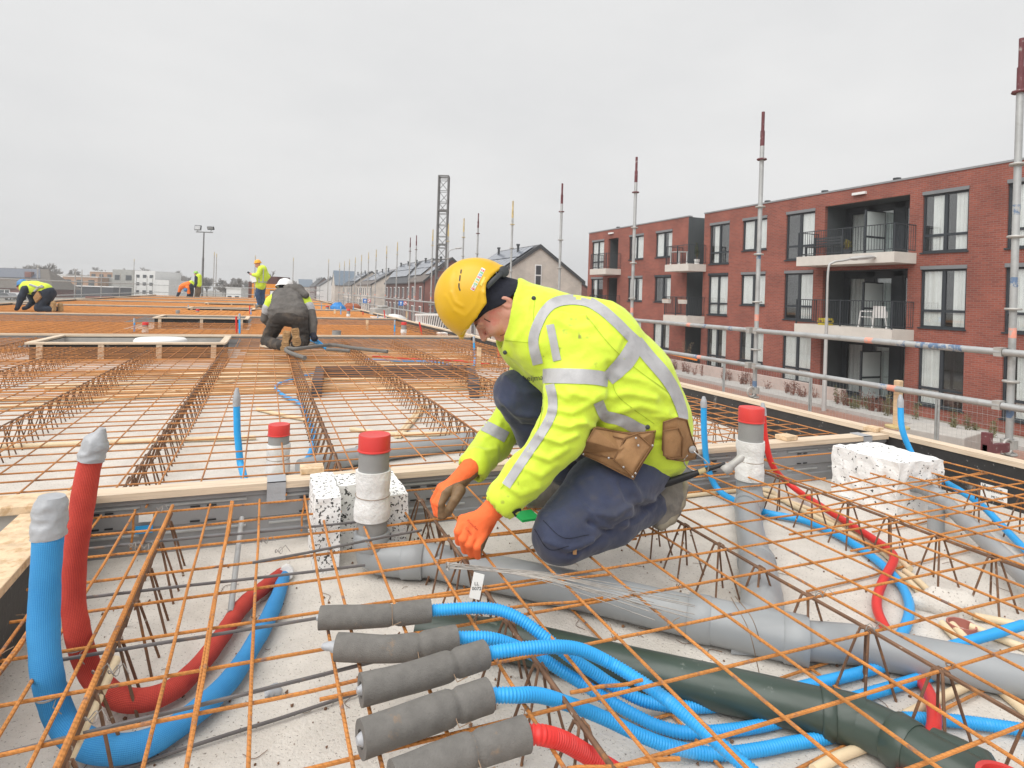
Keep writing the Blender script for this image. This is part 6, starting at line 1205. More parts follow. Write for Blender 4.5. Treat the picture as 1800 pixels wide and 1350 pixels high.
# --- parked cars far away
def car(px, py, D, yaw, colr, label, seed):
    c = Q(px, py, D); t_ = thing('parked_car', label, 'car', (c[0], c[1], GZ), 'cars parked far from the deck'); ux = np.array([math.cos(yaw), math.sin(yaw), 0]); uy = np.array([-ux[1], ux[0], 0]); m_ = mat(f'car_paint_{seed}', colr, .25, .02, 1, spec=.7); o0 = np.array([c[0], c[1], GZ])
    pr = [(-2.1, .35), (-2.15, .75), (-1.9, .95), (-1.2, 1.0), (-.75, 1.42), (.7, 1.45), (1.35, 1.0), (2.0, .85), (2.1, .55), (2.05, .3)]
    b = MB(); b.prism([o0 + ux * x - uy * .85 + np.array([0, 0, z]) for (x, z) in pr], uy * 1.7); b.obj('body', m_, t_, bevel=.06)
    for s_ in (-1, 1):
        b = MB(); b.prism([o0 + ux * x + uy * s_ * .852 + np.array([0, 0, z]) for (x, z) in ((-1.1, 1.02), (-.68, 1.36), (.62, 1.38), (1.15, 1.02))], uy * s_ * .01); b.obj('side_window', MT['winglass'], t_)
        for x in (-1.3, 1.3): b = MB(); q = o0 + ux * x + uy * s_ * .78 + np.array([0, 0, .32]); b.tube([q, q + uy * s_ * .12], .32, 16); wo = b.obj('tyre', MT['black'], t_); b = MB(); b.tube([q + uy * s_ * .121, q + uy * s_ * .13], .19, 12); b.obj('rim', MT['galv'], wo)
    b = MB(); b.prism([o0 + ux * x - uy * .7 + np.array([0, 0, z]) for (x, z) in ((1.31, 1.06), (.73, 1.43), (.76, 1.45), (1.36, 1.06))], uy * 1.4); b.obj('windscreen', MT['winglass'], t_)
car(14, 517, 120, 2.6, (.2, .2, .21), 'grey car parked before the dark roofed house', 1); car(28, 516, 125, 2.6, (.6, .6, .6), 'silver car parked right of the grey car', 2); car(578, 530, 130, 1.4, (.03, .03, .035), 'black car parked far up the street', 3)
# ================================================================== PEOPLE
class SDF:
    def __init__(s, lo, hi, h):
        s.lo, s.h = V3(lo), h; s.n = np.ceil((V3(hi) - s.lo) / h).astype(int) + 1
        s.ax = [s.lo[i] + h * np.arange(s.n[i]) for i in range(3)]; s.F = np.full(s.n, 1.0, np.float32)
    def _reg(s, lo, hi):
        a = np.clip(np.floor((V3(lo) - s.lo) / s.h).astype(int), 0, s.n - 1); b = np.clip(np.ceil((V3(hi) - s.lo) / s.h).astype(int) + 1, 1, s.n)
        sl = tuple(slice(a[i], max(b[i], a[i] + 1)) for i in range(3)); g = np.meshgrid(*[s.ax[i][sl[i]] for i in range(3)], indexing='ij'); return sl, np.stack(g, -1).astype(np.float32)
    def _mix(s, sl, d, k, sub=False):
        A = s.F[sl]
        if sub: A = -A
        if k > 0:
            hh = np.clip(.5 + .5 * (A - d) / k, 0, 1); r = A * (1 - hh) + d * hh - k * hh * (1 - hh)
        else: r = np.minimum(A, d)
        s.F[sl] = -r if sub else r
    def seg(s, a, b, ra, rb, k=.02, sub=False, squash=None):
        a, b = V3(a), V3(b); m_ = max(ra, rb) * (squash[1] if squash else 1) + k + s.h * 3; lo, hi = np.minimum(a, b) - m_, np.maximum(a, b) + m_; sl, p = s._reg(lo, hi)
        ba = (b - a).astype(np.float32); L2 = max(float(ba @ ba), 1e-12); w_ = p - a.astype(np.float32); t = np.clip((w_ @ ba) / L2, 0, 1); w_ = w_ - t[..., None] * ba; d2 = (w_ ** 2).sum(-1)
        if squash: q = w_ @ V3(squash[0]).astype(np.float32); d2 = d2 - q * q + (q / squash[1]) ** 2
        s._mix(sl, np.sqrt(np.maximum(d2, 0)) - (ra + (rb - ra) * t), k, sub); return s
    def chain(s, pts, rr, k=.02, sub=False, squash=None):
        for i in range(len(pts) - 1): s.seg(pts[i], pts[i + 1], rr[i], rr[i + 1], k, sub, squash)
        return s
    def ell(s, c, r, R=None, k=.01, sub=False):
        c, r = V3(c), V3(r); m_ = r.max() + k + 3 * s.h; sl, p = s._reg(c - m_, c + m_); q = p - c.astype(np.float32)
        if R is not None: q = q @ np.asarray(R, np.float32)
        k0 = np.sqrt(((q / r.astype(np.float32)) ** 2).sum(-1)); k1 = np.sqrt(((q / (r * r).astype(np.float32)) ** 2).sum(-1)) + 1e-9; s._mix(sl, (k0 * (k0 - 1) / k1).astype(np.float32), k, sub); return s
    def cut(s, fn, k=0):          # keep where fn(points) < 0
        g = np.stack(np.meshgrid(*s.ax, indexing='ij'), -1); d = fn(g).astype(np.float32); s.F = np.maximum(s.F, d); return s
    def surf(s):
        F = s.F; ins = F < 0; nx, ny, nz_ = F.shape; c = np.zeros((nx - 1, ny - 1, nz_ - 1), np.int8)
        for dx in (0, 1):
            for dy in (0, 1):
                for dz in (0, 1): c += ins[dx:nx - 1 + dx, dy:ny - 1 + dy, dz:nz_ - 1 + dz]
        cells = np.argwhere((c > 0) & (c < 8)); idx = np.full(c.shape, -1, np.int64); idx[tuple(cells.T)] = np.arange(len(cells)); acc = np.zeros((len(cells), 3)); cnt = np.zeros(len(cells))
        cor = [(dx, dy, dz) for dx in (0, 1) for dy in (0, 1) for dz in (0, 1)]
        for i, a in enumerate(cor):
            for b in cor[i + 1:]:
                if sum(abs(a[q] - b[q]) for q in range(3)) != 1: continue
                fa = F[tuple((cells + a).T)]; fb = F[tuple((cells + b).T)]; m_ = (fa < 0) != (fb < 0); t = fa / np.where(np.abs(fa - fb) < 1e-12, 1, fa - fb); pt = np.array(a) + t[:, None] * (np.array(b) - np.array(a)); acc[m_] += pt[m_]; cnt[m_] += 1
        v = s.lo + s.h * (cells + acc / np.maximum(cnt, 1)[:, None]); faces = []
        for ax in range(3):
            u, w_ = [(1, 2), (2, 0), (0, 1)][ax]; sl0 = [slice(1, -1)] * 3; sl0[ax] = slice(0, -1); A = ins[tuple(sl0)]; sl1 = list(sl0); sl1[ax] = slice(1, None); B = ins[tuple(sl1)]
            e = np.argwhere(A != B); off = np.ones(3, int); off[ax] = 0; e = e + off; flip = ins[tuple(e.T)]
            def cell(du, dw): q = e.copy(); q[:, u] += du; q[:, w_] += dw; return idx[tuple(q.T)]
            q = np.stack([cell(-1, -1), cell(0, -1), cell(0, 0), cell(-1, 0)], 1); q[~flip] = q[~flip][:, ::-1]; faces.append(q)
        f = np.concatenate(faces); f = f[(f >= 0).all(1)]; return v, f
def smooth_v(v, f, it=2, lam=.5):
    e = np.concatenate([f[:, [0, 1]], f[:, [1, 2]], f[:, [2, 3]], f[:, [3, 0]]])
    for _ in range(it):
        s_ = np.zeros_like(v); c = np.zeros(len(v)); np.add.at(s_, e[:, 0], v[e[:, 1]]); np.add.at(c, e[:, 0], 1); np.add.at(s_, e[:, 1], v[e[:, 0]]); np.add.at(c, e[:, 1], 1); v = v * (1 - lam) + lam * s_ / np.maximum(c, 1)[:, None]
    return v
def vnormals(v, f):
    n = np.cross(v[f[:, 2]] - v[f[:, 0]], v[f[:, 3]] - v[f[:, 1]]); N = np.zeros_like(v)
    for k in range(4): np.add.at(N, f[:, k], n)
    return N / np.maximum(np.linalg.norm(N, axis=1), 1e-12)[:, None]
def to_px(v):
    d = v - CC; D = d @ CF; return np.stack([900 + FPX * (d @ CR) / D, PPY - FPX * (d @ CU) / D], 1), D
def folds(v, f, amp, freq, seed, axis=None, stretch=3.0, strokes=(), ridged=True):
    N = vnormals(v, f); o = np.zeros(len(v)); q = v.copy()
    if axis is not None: a = norm(axis); q = q + np.outer(q @ a, a) * (stretch - 1)
    for i, p in enumerate(q):
        n = mnoise.noise(Vector(p * freq) + Vector((seed, 0, 0))); n2 = mnoise.noise(Vector(p * freq * 2.3) + Vector((0, seed, 0))); o[i] = ((1 - abs(n) * 2.2) * .7 + n2 * .35) if ridged else n + .4 * n2
    d = o * amp
    if strokes:
        uv, D = to_px(v); vis = (N @ CF) < .35
        for (pl, wd, am) in strokes:
            pl = np.array(pl, float); best = np.full(len(v), 1e9); par = np.zeros(len(v))
            for a, b in zip(pl[:-1], pl[1:]):
                ba = b - a; t = np.clip(((uv - a) @ ba) / (ba @ ba), 0, 1); dd = np.linalg.norm(uv - a - t[:, None] * ba, axis=1); best = np.minimum(best, dd)
            d += np.where(vis, am * np.exp(-(best / wd) ** 2), 0)
    return v + N * d[:, None]
def to_mesh(name, v, f, mats, mi=None):
    me = bpy.data.meshes.new(name); me.from_pydata([tuple(p) for p in v], [], [tuple(int(i) for i in q) for q in f])
    for m_ in (mats if isinstance(mats, (list, tuple)) else [mats]): me.materials.append(m_)
    me.polygons.foreach_set('use_smooth', [True] * len(me.polygons))
    if mi is not None: me.polygons.foreach_set('material_index', np.asarray(mi, np.int32))
    me.update(); return me
def bvh_of(v, f): return BVHTree.FromPolygons([Vector(p) for p in v], [tuple(int(i) for i in q) for q in f])
def hit(bvh, px, py, off=.0, fallback=None):
    d = _ray(px, py); r = bvh.ray_cast(Vector(CC), Vector(norm(d)))
    if r[0] is None:
        if fallback is None: return None
        q = Vector(Q(px, py, fallback)); r = bvh.find_nearest(q)
    n = V3(r[1]); 
    if n @ CF > 0: n = -n
    return V3(r[0]) + n * off
def ribbon(bvh, pl, hw, off=.003, across=5, k=8, D=2.2, thick=.0):
    pts = catmull([(x, y, 0) for (x, y) in pl], k); W = hw if hasattr(hw, '__len__') else [hw] * len(pts); b = MB(); n = len(pts); W = np.interp(np.linspace(0, 1, n), np.linspace(0, 1, len(W)), W); ok = []
    for i, p in enumerate(pts):
        t = norm(pts[min(i + 1, n - 1)] - pts[max(i - 1, 0)]); s_ = np.array([-t[1], t[0], 0])
        for j in range(across): q = p + s_ * W[i] * (2 * j / (across - 1) - 1); h_ = hit(bvh, q[0], q[1], off, None); ok.append(h_ is not None); b.v.append(tuple(h_) if h_ is not None else (0, 0, 0))
    b.f = [(i * across + j, i * across + j + 1, (i + 1) * across + j + 1, (i + 1) * across + j) for i in range(n - 1) for j in range(across - 1)]
    b.f = [q for q in b.f if all(ok[i] for i in q) and max(np.linalg.norm(np.array(b.v[q[0]]) - np.array(b.v[i])) for i in q) < .06]; used = sorted({i for q in b.f for i in q}); re_ = {o_: n_ for n_, o_ in enumerate(used)}; b.v = [b.v[i] for i in used]; b.f = [tuple(re_[i] for i in q) for q in b.f]; b.mi = [0] * len(b.f); return b
def patch(bvh, poly, off, th, nu=8, nv=8, D=2.2):      # quad patch in the picture (4 corners), laid on the surface, with thickness
    a, b, c, d = [np.array(p, float) for p in poly]; top = []; m_ = MB()
    for i in range(nu + 1):
        for j in range(nv + 1):
            u, v = i / nu, j / nv; p = (a * (1 - u) + b * u) * (1 - v) + (d * (1 - u) + c * u) * v; top.append(hit(bvh, p[0], p[1], off, D))
    top = np.array(top).reshape(nu + 1, nv + 1, 3)
    for _ in range(2):
        t2 = top.copy(); t2[1:-1, 1:-1] = (top[:-2, 1:-1] + top[2:, 1:-1] + top[1:-1, :-2] + top[1:-1, 2:]) / 4; top = t2
    V = [tuple(p) for p in top.reshape(-1, 3)] + [tuple(p + CF * th) for p in top.reshape(-1, 3)]; w_ = nv + 1; N_ = (nu + 1) * w_; F = []
    for i in range(nu):
        for j in range(nv): q = i * w_ + j; F += [(q, q + 1, q + w_ + 1, q + w_), (N_ + q, N_ + q + w_, N_ + q + w_ + 1, N_ + q + 1)]
    for i in range(nu): F += [(i * w_, (i + 1) * w_, N_ + (i + 1) * w_, N_ + i * w_), (i * w_ + nv, N_ + i * w_ + nv, N_ + (i + 1) * w_ + nv, (i + 1) * w_ + nv)]
    for j in range(nv): F += [(j, N_ + j, N_ + j + 1, j + 1), (nu * w_ + j, nu * w_ + j + 1, N_ + nu * w_ + j + 1, N_ + nu * w_ + j)]
    m_.add(V, F); return m_
def decal_text(bvh, s_, o_, ux, size, m_, name, parent, off=.0035, D=2.2):
    cu = bpy.data.curves.new(name, 'FONT'); cu.body = s_; cu.size = size; cu.align_x = 'CENTER'; cu.align_y = 'CENTER'; cu.resolution_u = 2; ob = bpy.data.objects.new(name, cu); COL.objects.link(ob)
    me = bpy.data.meshes.new_from_object(ob.evaluated_get(bpy.context.evaluated_depsgraph_get())); bpy.data.objects.remove(ob); ux = np.array(ux, float) / np.hypot(*ux); uy = np.array([ux[1], -ux[0]])
    for v in me.vertices: p = np.array(o_) + ux * v.co.x + uy * v.co.y; v.co = Vector(hit(bvh, p[0], p[1], off, D))
    me.materials.clear(); me.materials.append(m_); return link(name, me, parent)
MT['hivis'] = mat('hi_vis_yellow', (.62, .8, .05), .62, .06, 7, .22, 26, col2=(.55, .72, .03), c2s=5, c2lo=.52, c2hi=.75, bdist=.01, sheen=.2)
MT['hivisdirty'] = mat('hi_vis_yellow_soiled', (.62, .8, .05), .62, .06, 7, .25, 24, col2=(.56, .74, .03), c2s=5, c2lo=.52, c2hi=.75, c3=(.26, .3, .06), c3s=20, c3lo=.63, c3hi=.72, bdist=.01, sheen=.2)
MT['reflect'] = mat('grey_reflective_tape', (.42, .42, .43), .5, .08, 14, .2, 60, col2=(.34, .34, .35), c2s=18, c2lo=.5, c2hi=.7, bdist=.004)
MT['navy'] = mat('navy_work_trousers', (.04, .05, .095), .85, .25, 9, .35, 40, col2=(.06, .063, .085), c2s=6, c2lo=.52, c2hi=.72, bdist=.006, sheen=.25, c3=(.1, .095, .1), c3s=9, c3lo=.66, c3hi=.8)
MT['skin'] = mat('ruddy_skin', (.6, .3, .23), .5, .1, 12, .2, 120, col2=(.6, .19, .15), c2s=18, c2lo=.48, c2hi=.68, bdist=.002)
MT['knit'] = mat('navy_knit_cap', (.018, .02, .032), .9, .25, 60, .6, 260, bdist=.003)
MT['helmety'] = mat('yellow_helmet', (.68, .405, .012), .35, .05, 6, .08, 20, col2=(.66, .4, .03), c2s=9, c2lo=.58, c2hi=.8, spec=.45)
MT['gloveo'] = mat('orange_glove_knit', (.92, .17, .05), .85, .07, 18, .5, 240, bdist=.003)
MT['gloveb'] = mat('brown_glove_coating', (.2, .13, .07), .6, .25, 26, .4, 120, bdist=.003)
MT['leather'] = mat('tan_leather', (.36, .2, .09), .7, .2, 9, .4, 90, col2=(.24, .125, .055), c2s=8, c2lo=.5, c2hi=.7, bdist=.004)
MT['leatherd'] = mat('dark_leather_edge', (.22, .115, .05), .7, .2, 20)
MT['boot'] = mat('worn_grey_boot', (.22, .2, .175), .7, .25, 12, .4, 60, col2=(.1, .095, .09), c2s=9, c2lo=.5, c2hi=.68)
MT['sole'] = mat('pale_boot_sole', (.32, .28, .21), .8, .2, 16, .3, 80)
MT['steel'] = mat('bright_steel', (.5, .5, .5), .35, .1, 8, metal=.9)

def grid_for(chains, h, pad=.05):
    A = np.array([p for c in chains for p in c[0]]); R = max(max(c[1]) for c in chains); return SDF(A.min(0) - R - pad, A.max(0) + R + pad, h)
LATB = norm(-CF * .93 + CR * .36)                  # the worker's left-right axis (towards the camera)
mp_ = P(1060, 960, .2); man = thing('person', 'kneeling worker in yellow jacket and yellow helmet tying wire, nearest the camera', 'person', (mp_[0], mp_[1], .2))
# ---- jacket
spine = [((952, 590), .148, 2.32), ((1016, 618), .195, 2.33), ((1072, 680), .195, 2.36), ((1112, 740), .168, 2.38), ((1130, 782), .125, 2.39)]
sl = []
for sgn in (-1, 1): sl.append(([Q(*p, D) + LATB * sgn * .075 for (p, r, D) in spine], [r for (_, r, D) in spine]))
nar = ([Q(1038, 605, 2.2), Q(1012, 690, 2.11), Q(984, 768, 2.06), Q(928, 832, 2.05), Q(889, 876, 2.05)], [.108, .1, .078, .066, .066])
far = ([Q(955, 612, 2.5), Q(905, 728, 2.6), Q(866, 780, 2.5), Q(835, 818, 2.36)], [.105, .076, .066, .061])
coll = ([Q(985, 600, 2.33), Q(945, 570, 2.31), Q(897, 543, 2.29)], [.16, .128, .117])
g = grid_for(sl + [nar, far, coll], .0062)
for c in sl: g.chain(*c, k=.06)
g.chain(*coll, k=.05)
g.seg(Q(925, 605, 2.24), Q(900, 612, 2.25), .05, .03, .03)                                     # storm flap of the collar
n_op = norm(-.975 * CR + .22 * CU); c_op = Q(899, 545, 2.29)
g.seg(Q(955, 578, 2.31), Q(890, 540, 2.29), .085, .105, .004, True)                            # neck opening
keep = g.F.copy(); pts_d = lambda G: (G - c_op) @ n_op
reg = lambda G: np.maximum(pts_d(G), -1 * ((np.linalg.norm(G - Q(905, 548, 2.29), axis=-1)) - .21)); 
G_ = np.stack(np.meshgrid(*g.ax, indexing='ij'), -1); near_c = np.linalg.norm(G_ - Q(900, 545, 2.29), axis=-1) < .16; g.F = np.where(near_c, np.maximum(g.F, pts_d(G_).astype(np.float32)), g.F); del G_
g.chain(*nar, k=.035); g.chain(*far, k=.035)
g.seg(Q(1090, 745, 2.24), Q(1150, 758, 2.27), .075, .06, .05)                                  # bunched hem at the side
g.seg(Q(1150, 785, 2.31), Q(1166, 803, 2.35), .065, .045, .04)                                  # tail below the belt
# open cuffs
for (c, d, r) in ((Q(883, 882, 2.05), Q(860, 908, 2.05) - Q(889, 876, 2.05), .052), (Q(831, 823, 2.35), Q(812, 848, 2.31) - Q(835, 818, 2.36), .047)): d = norm(d); g.seg(c + d * .01, c + d * .12, r, r, .004, True); 
v, f = g.surf(); v = smooth_v(v, f, 2)
S_ = [([(965, 742), (1000, 752), (1025, 740)], 7, .008), ([(950, 765), (985, 778), (1012, 765)], 7, .008), ([(968, 720), (1005, 726), (1040, 706)], 7, .006), ([(930, 795), (965, 806), (995, 788)], 8, .007), ([(910, 815), (950, 836), (975, 815)], 8, .005), ([(885, 850), (915, 868), (945, 855)], 8, .004),
      ([(1060, 700), (1100, 690), (1150, 700)], 9, .007), ([(1075, 725), (1125, 712), (1170, 725)], 9, .007), ([(1090, 660), (1140, 672), (1175, 700)], 9, .005), ([(1010, 740), (1055, 752), (1090, 742)], 8, .006), ([(1070, 640), (1075, 690), (1055, 720)], 9, -.008), ([(1100, 600), (1085, 640), (1072, 668)], 9, -.006), ([(975, 560), (1010, 580), (1040, 575)], 10, .005), ([(930, 530), (925, 570), (905, 600)], 8, .004), ([(960, 540), (950, 575), (935, 610)], 9, -.005),
      ([(1000, 690), (1040, 700), (1060, 690)], 8, .005), ([(975, 690), (1000, 700), (1010, 690)], 7, .004), ([(1150, 730), (1185, 735), (1200, 740)], 7, .006), ([(880, 745), (865, 765), (850, 772)], 6, .004), ([(870, 790), (850, 795), (835, 792)], 6, .004), ([(1120, 770), (1150, 775), (1185, 770)], 7, -.006), ([(985, 545), (1035, 552), (1085, 590)], 6, -.003)]
v = folds(v, f, .0065, 8, 3.0, None, 1, [(p_, w_ * .7, a_ * 1.6) for (p_, w_, a_) in S_]); v = folds(v, f, .0022, 24, 5.0); v = smooth_v(v, f, 1)
uvj, Dj = to_px(v); fc = v[f].mean(1); uvf, _ = to_px(fc)
mi = ((np.abs(uvf[:, 0] - 1010) < 55) & (uvf[:, 1] > 555) & (uvf[:, 1] < 650) & ((fc - CC) @ CF < 2.3)) | ((uvf[:, 1] > 835) & (uvf[:, 0] < 960))
link('jacket', to_mesh('jacket', v, f, [MT['hivis'], MT['hivisdirty']], mi.astype(int)), man); JB = bvh_of(v, f)
ST = [([(955, 661), (985, 661), (1020, 662), (1050, 664), (1069, 668)], 13), ([(946, 640), (938, 600), (949, 563), (968, 537), (995, 528), (1029, 530), (1056, 544), (1082, 566), (1102, 586), (1122, 604)], 9), ([(967, 571), (973, 600), (980, 634)], 7), ([(1120, 603), (1098, 636), (1068, 666)], [15, 16, 13]), ([(1118, 600), (1140, 628), (1166, 658), (1186, 690), (1198, 722), (1201, 738)], [11, 12, 10, 8]), ([(967, 676), (972, 700), (971, 724), (960, 749), (942, 777), (918, 812), (890, 854)], 8), ([(1051, 706), (1063, 730), (1092, 738), (1116, 750), (1134, 757)], [9, 10, 11, 9]), ([(838, 741), (850, 748), (866, 756), (890, 769)], 10)]
for (pl, hw) in ST: ribbon(JB, pl, hw, .0028).obj('reflective_stripe', MT['reflect'], man, True)
for (px, py) in ((938, 525), (889, 619), (1138, 750)):
    c = hit(JB, px, py, .003, 2.2); b = MB(); b.tube([c + CF * .004, c - CF * .003, c - CF * .005], [.008, .008, .005], 14); b.obj('snap_button', MT['dgrey'], man, True)
decal_text(JB, 'heijma', (938, 664), (1, -.06), 14, MT['dgrey'], 'jacket_lettering', man, .003)
b = MB(); c = hit(JB, 911, 900, .002, 2.1); ribbon(JB, [(902, 903), (912, 897), (921, 900)], 5, .004, 3, 4).obj('cuff_tab', MT['black'], man, True)
for pl in ([(885, 598), (905, 600), (935, 603)], [(940, 528), (938, 560), (946, 596)], [(1030, 555), (1075, 610), (1120, 650), (1175, 690)], [(1075, 668), (1090, 700), (1150, 745)], [(955, 690), (950, 740), (925, 800), (880, 860)]): ribbon(JB, pl, .55, .002, 2).obj('seam', mat('hi_vis_seam', (.4, .52, .03), .8), man)
# ---- trousers
nth = ([Q(1120, 815, 2.3), Q(1056, 866, 2.2), Q(984, 936, 2.085)], [.125, .122, .092]); nsh = ([Q(990, 944, 2.08), Q(1075, 918, 2.2), Q(1143, 886, 2.34)], [.088, .076, .064])
fth = ([Q(1085, 795, 2.46), Q(1000, 742, 2.42), Q(910, 692, 2.38)], [.12, .105, .088]); fsh = ([Q(910, 694, 2.38), Q(948, 770, 2.48), Q(995, 826, 2.56)], [.086, .078, .07])
g = grid_for([nth, nsh, fth, fsh], .0065)
for c in (nth, nsh, fth, fsh): g.chain(*c, k=.03)
g.seg(Q(1125, 800, 2.35), Q(1125, 800, 2.46), .125, .125, .04); g.seg(Q(1090, 905, 2.11), Q(1040, 890, 2.1), .04, .035, .03)
v, f = g.surf(); v = smooth_v(v, f, 2)
S_ = [([(1040, 900), (1080, 905), (1120, 880)], 8, .01), ([(1035, 918), (1070, 935), (1110, 915)], 7, -.012), ([(1030, 890), (1050, 925), (1075, 930)], 6, .008), ([(960, 950), (1000, 965), (1040, 950)], 7, .006), ([(1000, 975), (1030, 965), (1060, 945)], 6, -.006), ([(1080, 930), (1120, 915), (1150, 890)], 6, .006), ([(1100, 840), (1120, 870), (1160, 880)], 8, .008), ([(1090, 850), (1105, 885), (1140, 895)], 7, -.008), ([(880, 700), (905, 725), (945, 730)], 8, .008), ([(885, 720), (915, 750), (955, 752)], 8, -.008), ([(890, 665), (915, 690), (950, 690)], 8, .007), ([(955, 905), (985, 900), (1010, 880)], 9, .004), ([(1000, 850), (1030, 880), (1040, 900)], 9, -.004), ([(965, 795), (990, 805), (1015, 800)], 6, .006)]
v = folds(v, f, .007, 8, 8.0, None, 1, [(p_, w_ * .75, a_ * 1.5) for (p_, w_, a_) in S_]); v = folds(v, f, .002, 24, 6.0); v = smooth_v(v, f, 1); link('trousers', to_mesh('trousers', v, f, MT['navy']), man); TBV = bvh_of(v, f)
for pl in ([(955, 915), (990, 945), (1035, 940)], [(940, 930), (965, 965), (1000, 960)]): ribbon(TBV, pl, .6, .0015, 2).obj('seam', MT['knit'], man)
b = MB(); c = hit(TBV, 1010, 968, .002, 2.1); b.box(c, (.012, .004, .02), rz=-YAW); b.obj('cloth_tag', MT['leather'], man)
# ---- gloves
def glove(wrist, knk, fing, thumb, D0, line, name_lbl, left_orange, pw=.024):
    P_ = [Q(*p, D) for (p, D) in [wrist[0], wrist[1]]]; chains = [(P_, [wrist[2], wrist[3]])]
    for fg in fing: chains.append(([Q(*p, D) for (p, D) in fg], [.0165, .0145, .0125, .0115][:len(fg)]))
    g = grid_for(chains + [([Q(*p, D) for (p, D) in thumb], [.02] * len(thumb))], .0026, .02)
    g.chain(*chains[0], k=.015)
    for fg in fing:
        a = Q(*fg[0][0], fg[0][1]); g.seg(lerp(P_[1], a, -.1), a, pw, .018, .014); g.chain([Q(*p, D) for (p, D) in fg], [.017, .0148, .0135, .012][:len(fg)], k=.003)
    g.chain([Q(*p, D) for (p, D) in thumb], [.022, .018, .0155, .014][:len(thumb)], k=.004)
    v, f = g.surf(); v = smooth_v(v, f, 1); v = folds(v, f, .0012, 40, 2.0, None, 1, ())
    uv, _ = to_px(v[f].mean(1)); pl = np.array(line, float); side = np.zeros(len(f))
    best = np.full(len(f), 1e9)
    for a, b in zip(pl[:-1], pl[1:]):
        ba = b - a; t = np.clip(((uv - a) @ ba) / (ba @ ba), 0, 1); w_ = uv - a - t[:, None] * ba; dd = np.linalg.norm(w_, axis=1); cr2 = ba[0] * (uv[:, 1] - a[1]) - ba[1] * (uv[:, 0] - a[0]); m_ = dd < best; best[m_] = dd[m_]; side[m_] = cr2[m_]
    fn = np.cross(v[f[:, 2]] - v[f[:, 0]], v[f[:, 3]] - v[f[:, 1]]); back = fn @ CF > 0
    brown = (side < 0) if left_orange else (side > 0)
    o = link('glove', to_mesh('glove', v, f, [MT['gloveo'], MT['gloveb']], brown.astype(int)), man); return bvh_of(v, f)
GB = glove((((882, 880), 2.055), ((856, 906), 2.05), .042, .034), None,
      [[((814, 914), 2.045), ((806, 934), 2.02), ((807, 952), 2.04)], [((822, 924), 2.035), ((814, 947), 2.01), ((818, 967), 2.035)], [((833, 935), 2.03), ((825, 957), 2.008), ((829, 973), 2.03)], [((846, 943), 2.03), ((839, 962), 2.01), ((840, 976), 2.03)]],
      [((862, 915), 2.08), ((850, 940), 2.08), ((843, 960), 2.07), ((838, 970), 2.06)], 2.05, [(892, 896), (880, 911), (868, 929), (853, 949), (845, 959), (845, 990)], 'left', True)
glove((((828, 822), 2.325), ((806, 845), 2.31), .04, .034), None,
      [[((775, 858), 2.30), ((763, 880), 2.30), ((768, 902), 2.28)], [((780, 862), 2.28), ((766, 884), 2.27), ((774, 907), 2.265)], [((787, 864), 2.265), ((774, 886), 2.255), ((780, 906), 2.26)]],
      [((808, 862), 2.265), ((800, 878), 2.25), ((791, 893), 2.25), ((788, 901), 2.26)], 2.3, [(836, 832), (826, 840), (800, 849), (785, 856), (776, 865), (770, 885), (769, 915)], 'right', True)
for (s_, o_) in (('Comfy', (824, 934)), ('Powerflex', (831, 923))): decal_text(GB, s_, o_, (.62, .78) if s_ == 'Comfy' else (.72, .69), 6.2, mat('glove_print_' + s_, (.5, .06, .03), .8), 'glove_lettering', man, .0012, 2.03)
# ---- boots
def boot(chains, sole, h=.005, m_=None, sm=None, k=.025):
    g = grid_for(chains + sole, h)
    for c in chains: g.chain(*c[:2], k=k, squash=c[2] if len(c) > 2 else None)
    v, f = g.surf(); v = smooth_v(v, f, 1); v = folds(v, f, .003, 16, 5., None, 1, ()); o = link('boot', to_mesh('boot', v, f, m_ or MT['boot']), man)
    g = grid_for(sole, h)
    for c in sole: g.chain(*c[:2], k=.01)
    v, f = g.surf(); link('sole', to_mesh('sole', v, f, sm or MT['sole']), o); return o
boot([([Q(1140, 882, 2.34), Q(1168, 872, 2.37), Q(1180, 868, 2.38)], [.055, .056, .05]), ([Q(1187, 856, 2.38), Q(1172, 890, 2.36), Q(1160, 912, 2.34)], [.046, .05, .04]), ([Q(1175, 845, 2.36), Q(1160, 870, 2.36)], [.04, .05])], [([Q(1203, 852, 2.39), Q(1196, 885, 2.38), Q(1180, 912, 2.36), Q(1162, 926, 2.34)], [.017, .018, .019, .016]), ([Q(1203, 852, 2.35), Q(1196, 885, 2.34), Q(1180, 912, 2.32), Q(1162, 926, 2.31)], [.015, .016, .017, .015])])
boot([([Q(995, 830, 2.58), Q(978, 856, 2.58)], [.055, .052]), ([Q(985, 868, 2.58), Q(955, 868, 2.55), Q(934, 874, 2.52)], [.045, .045, .036])], [([Q(990, 884, 2.58), Q(960, 886, 2.55), Q(930, 886, 2.52)], [.016, .017, .016])])
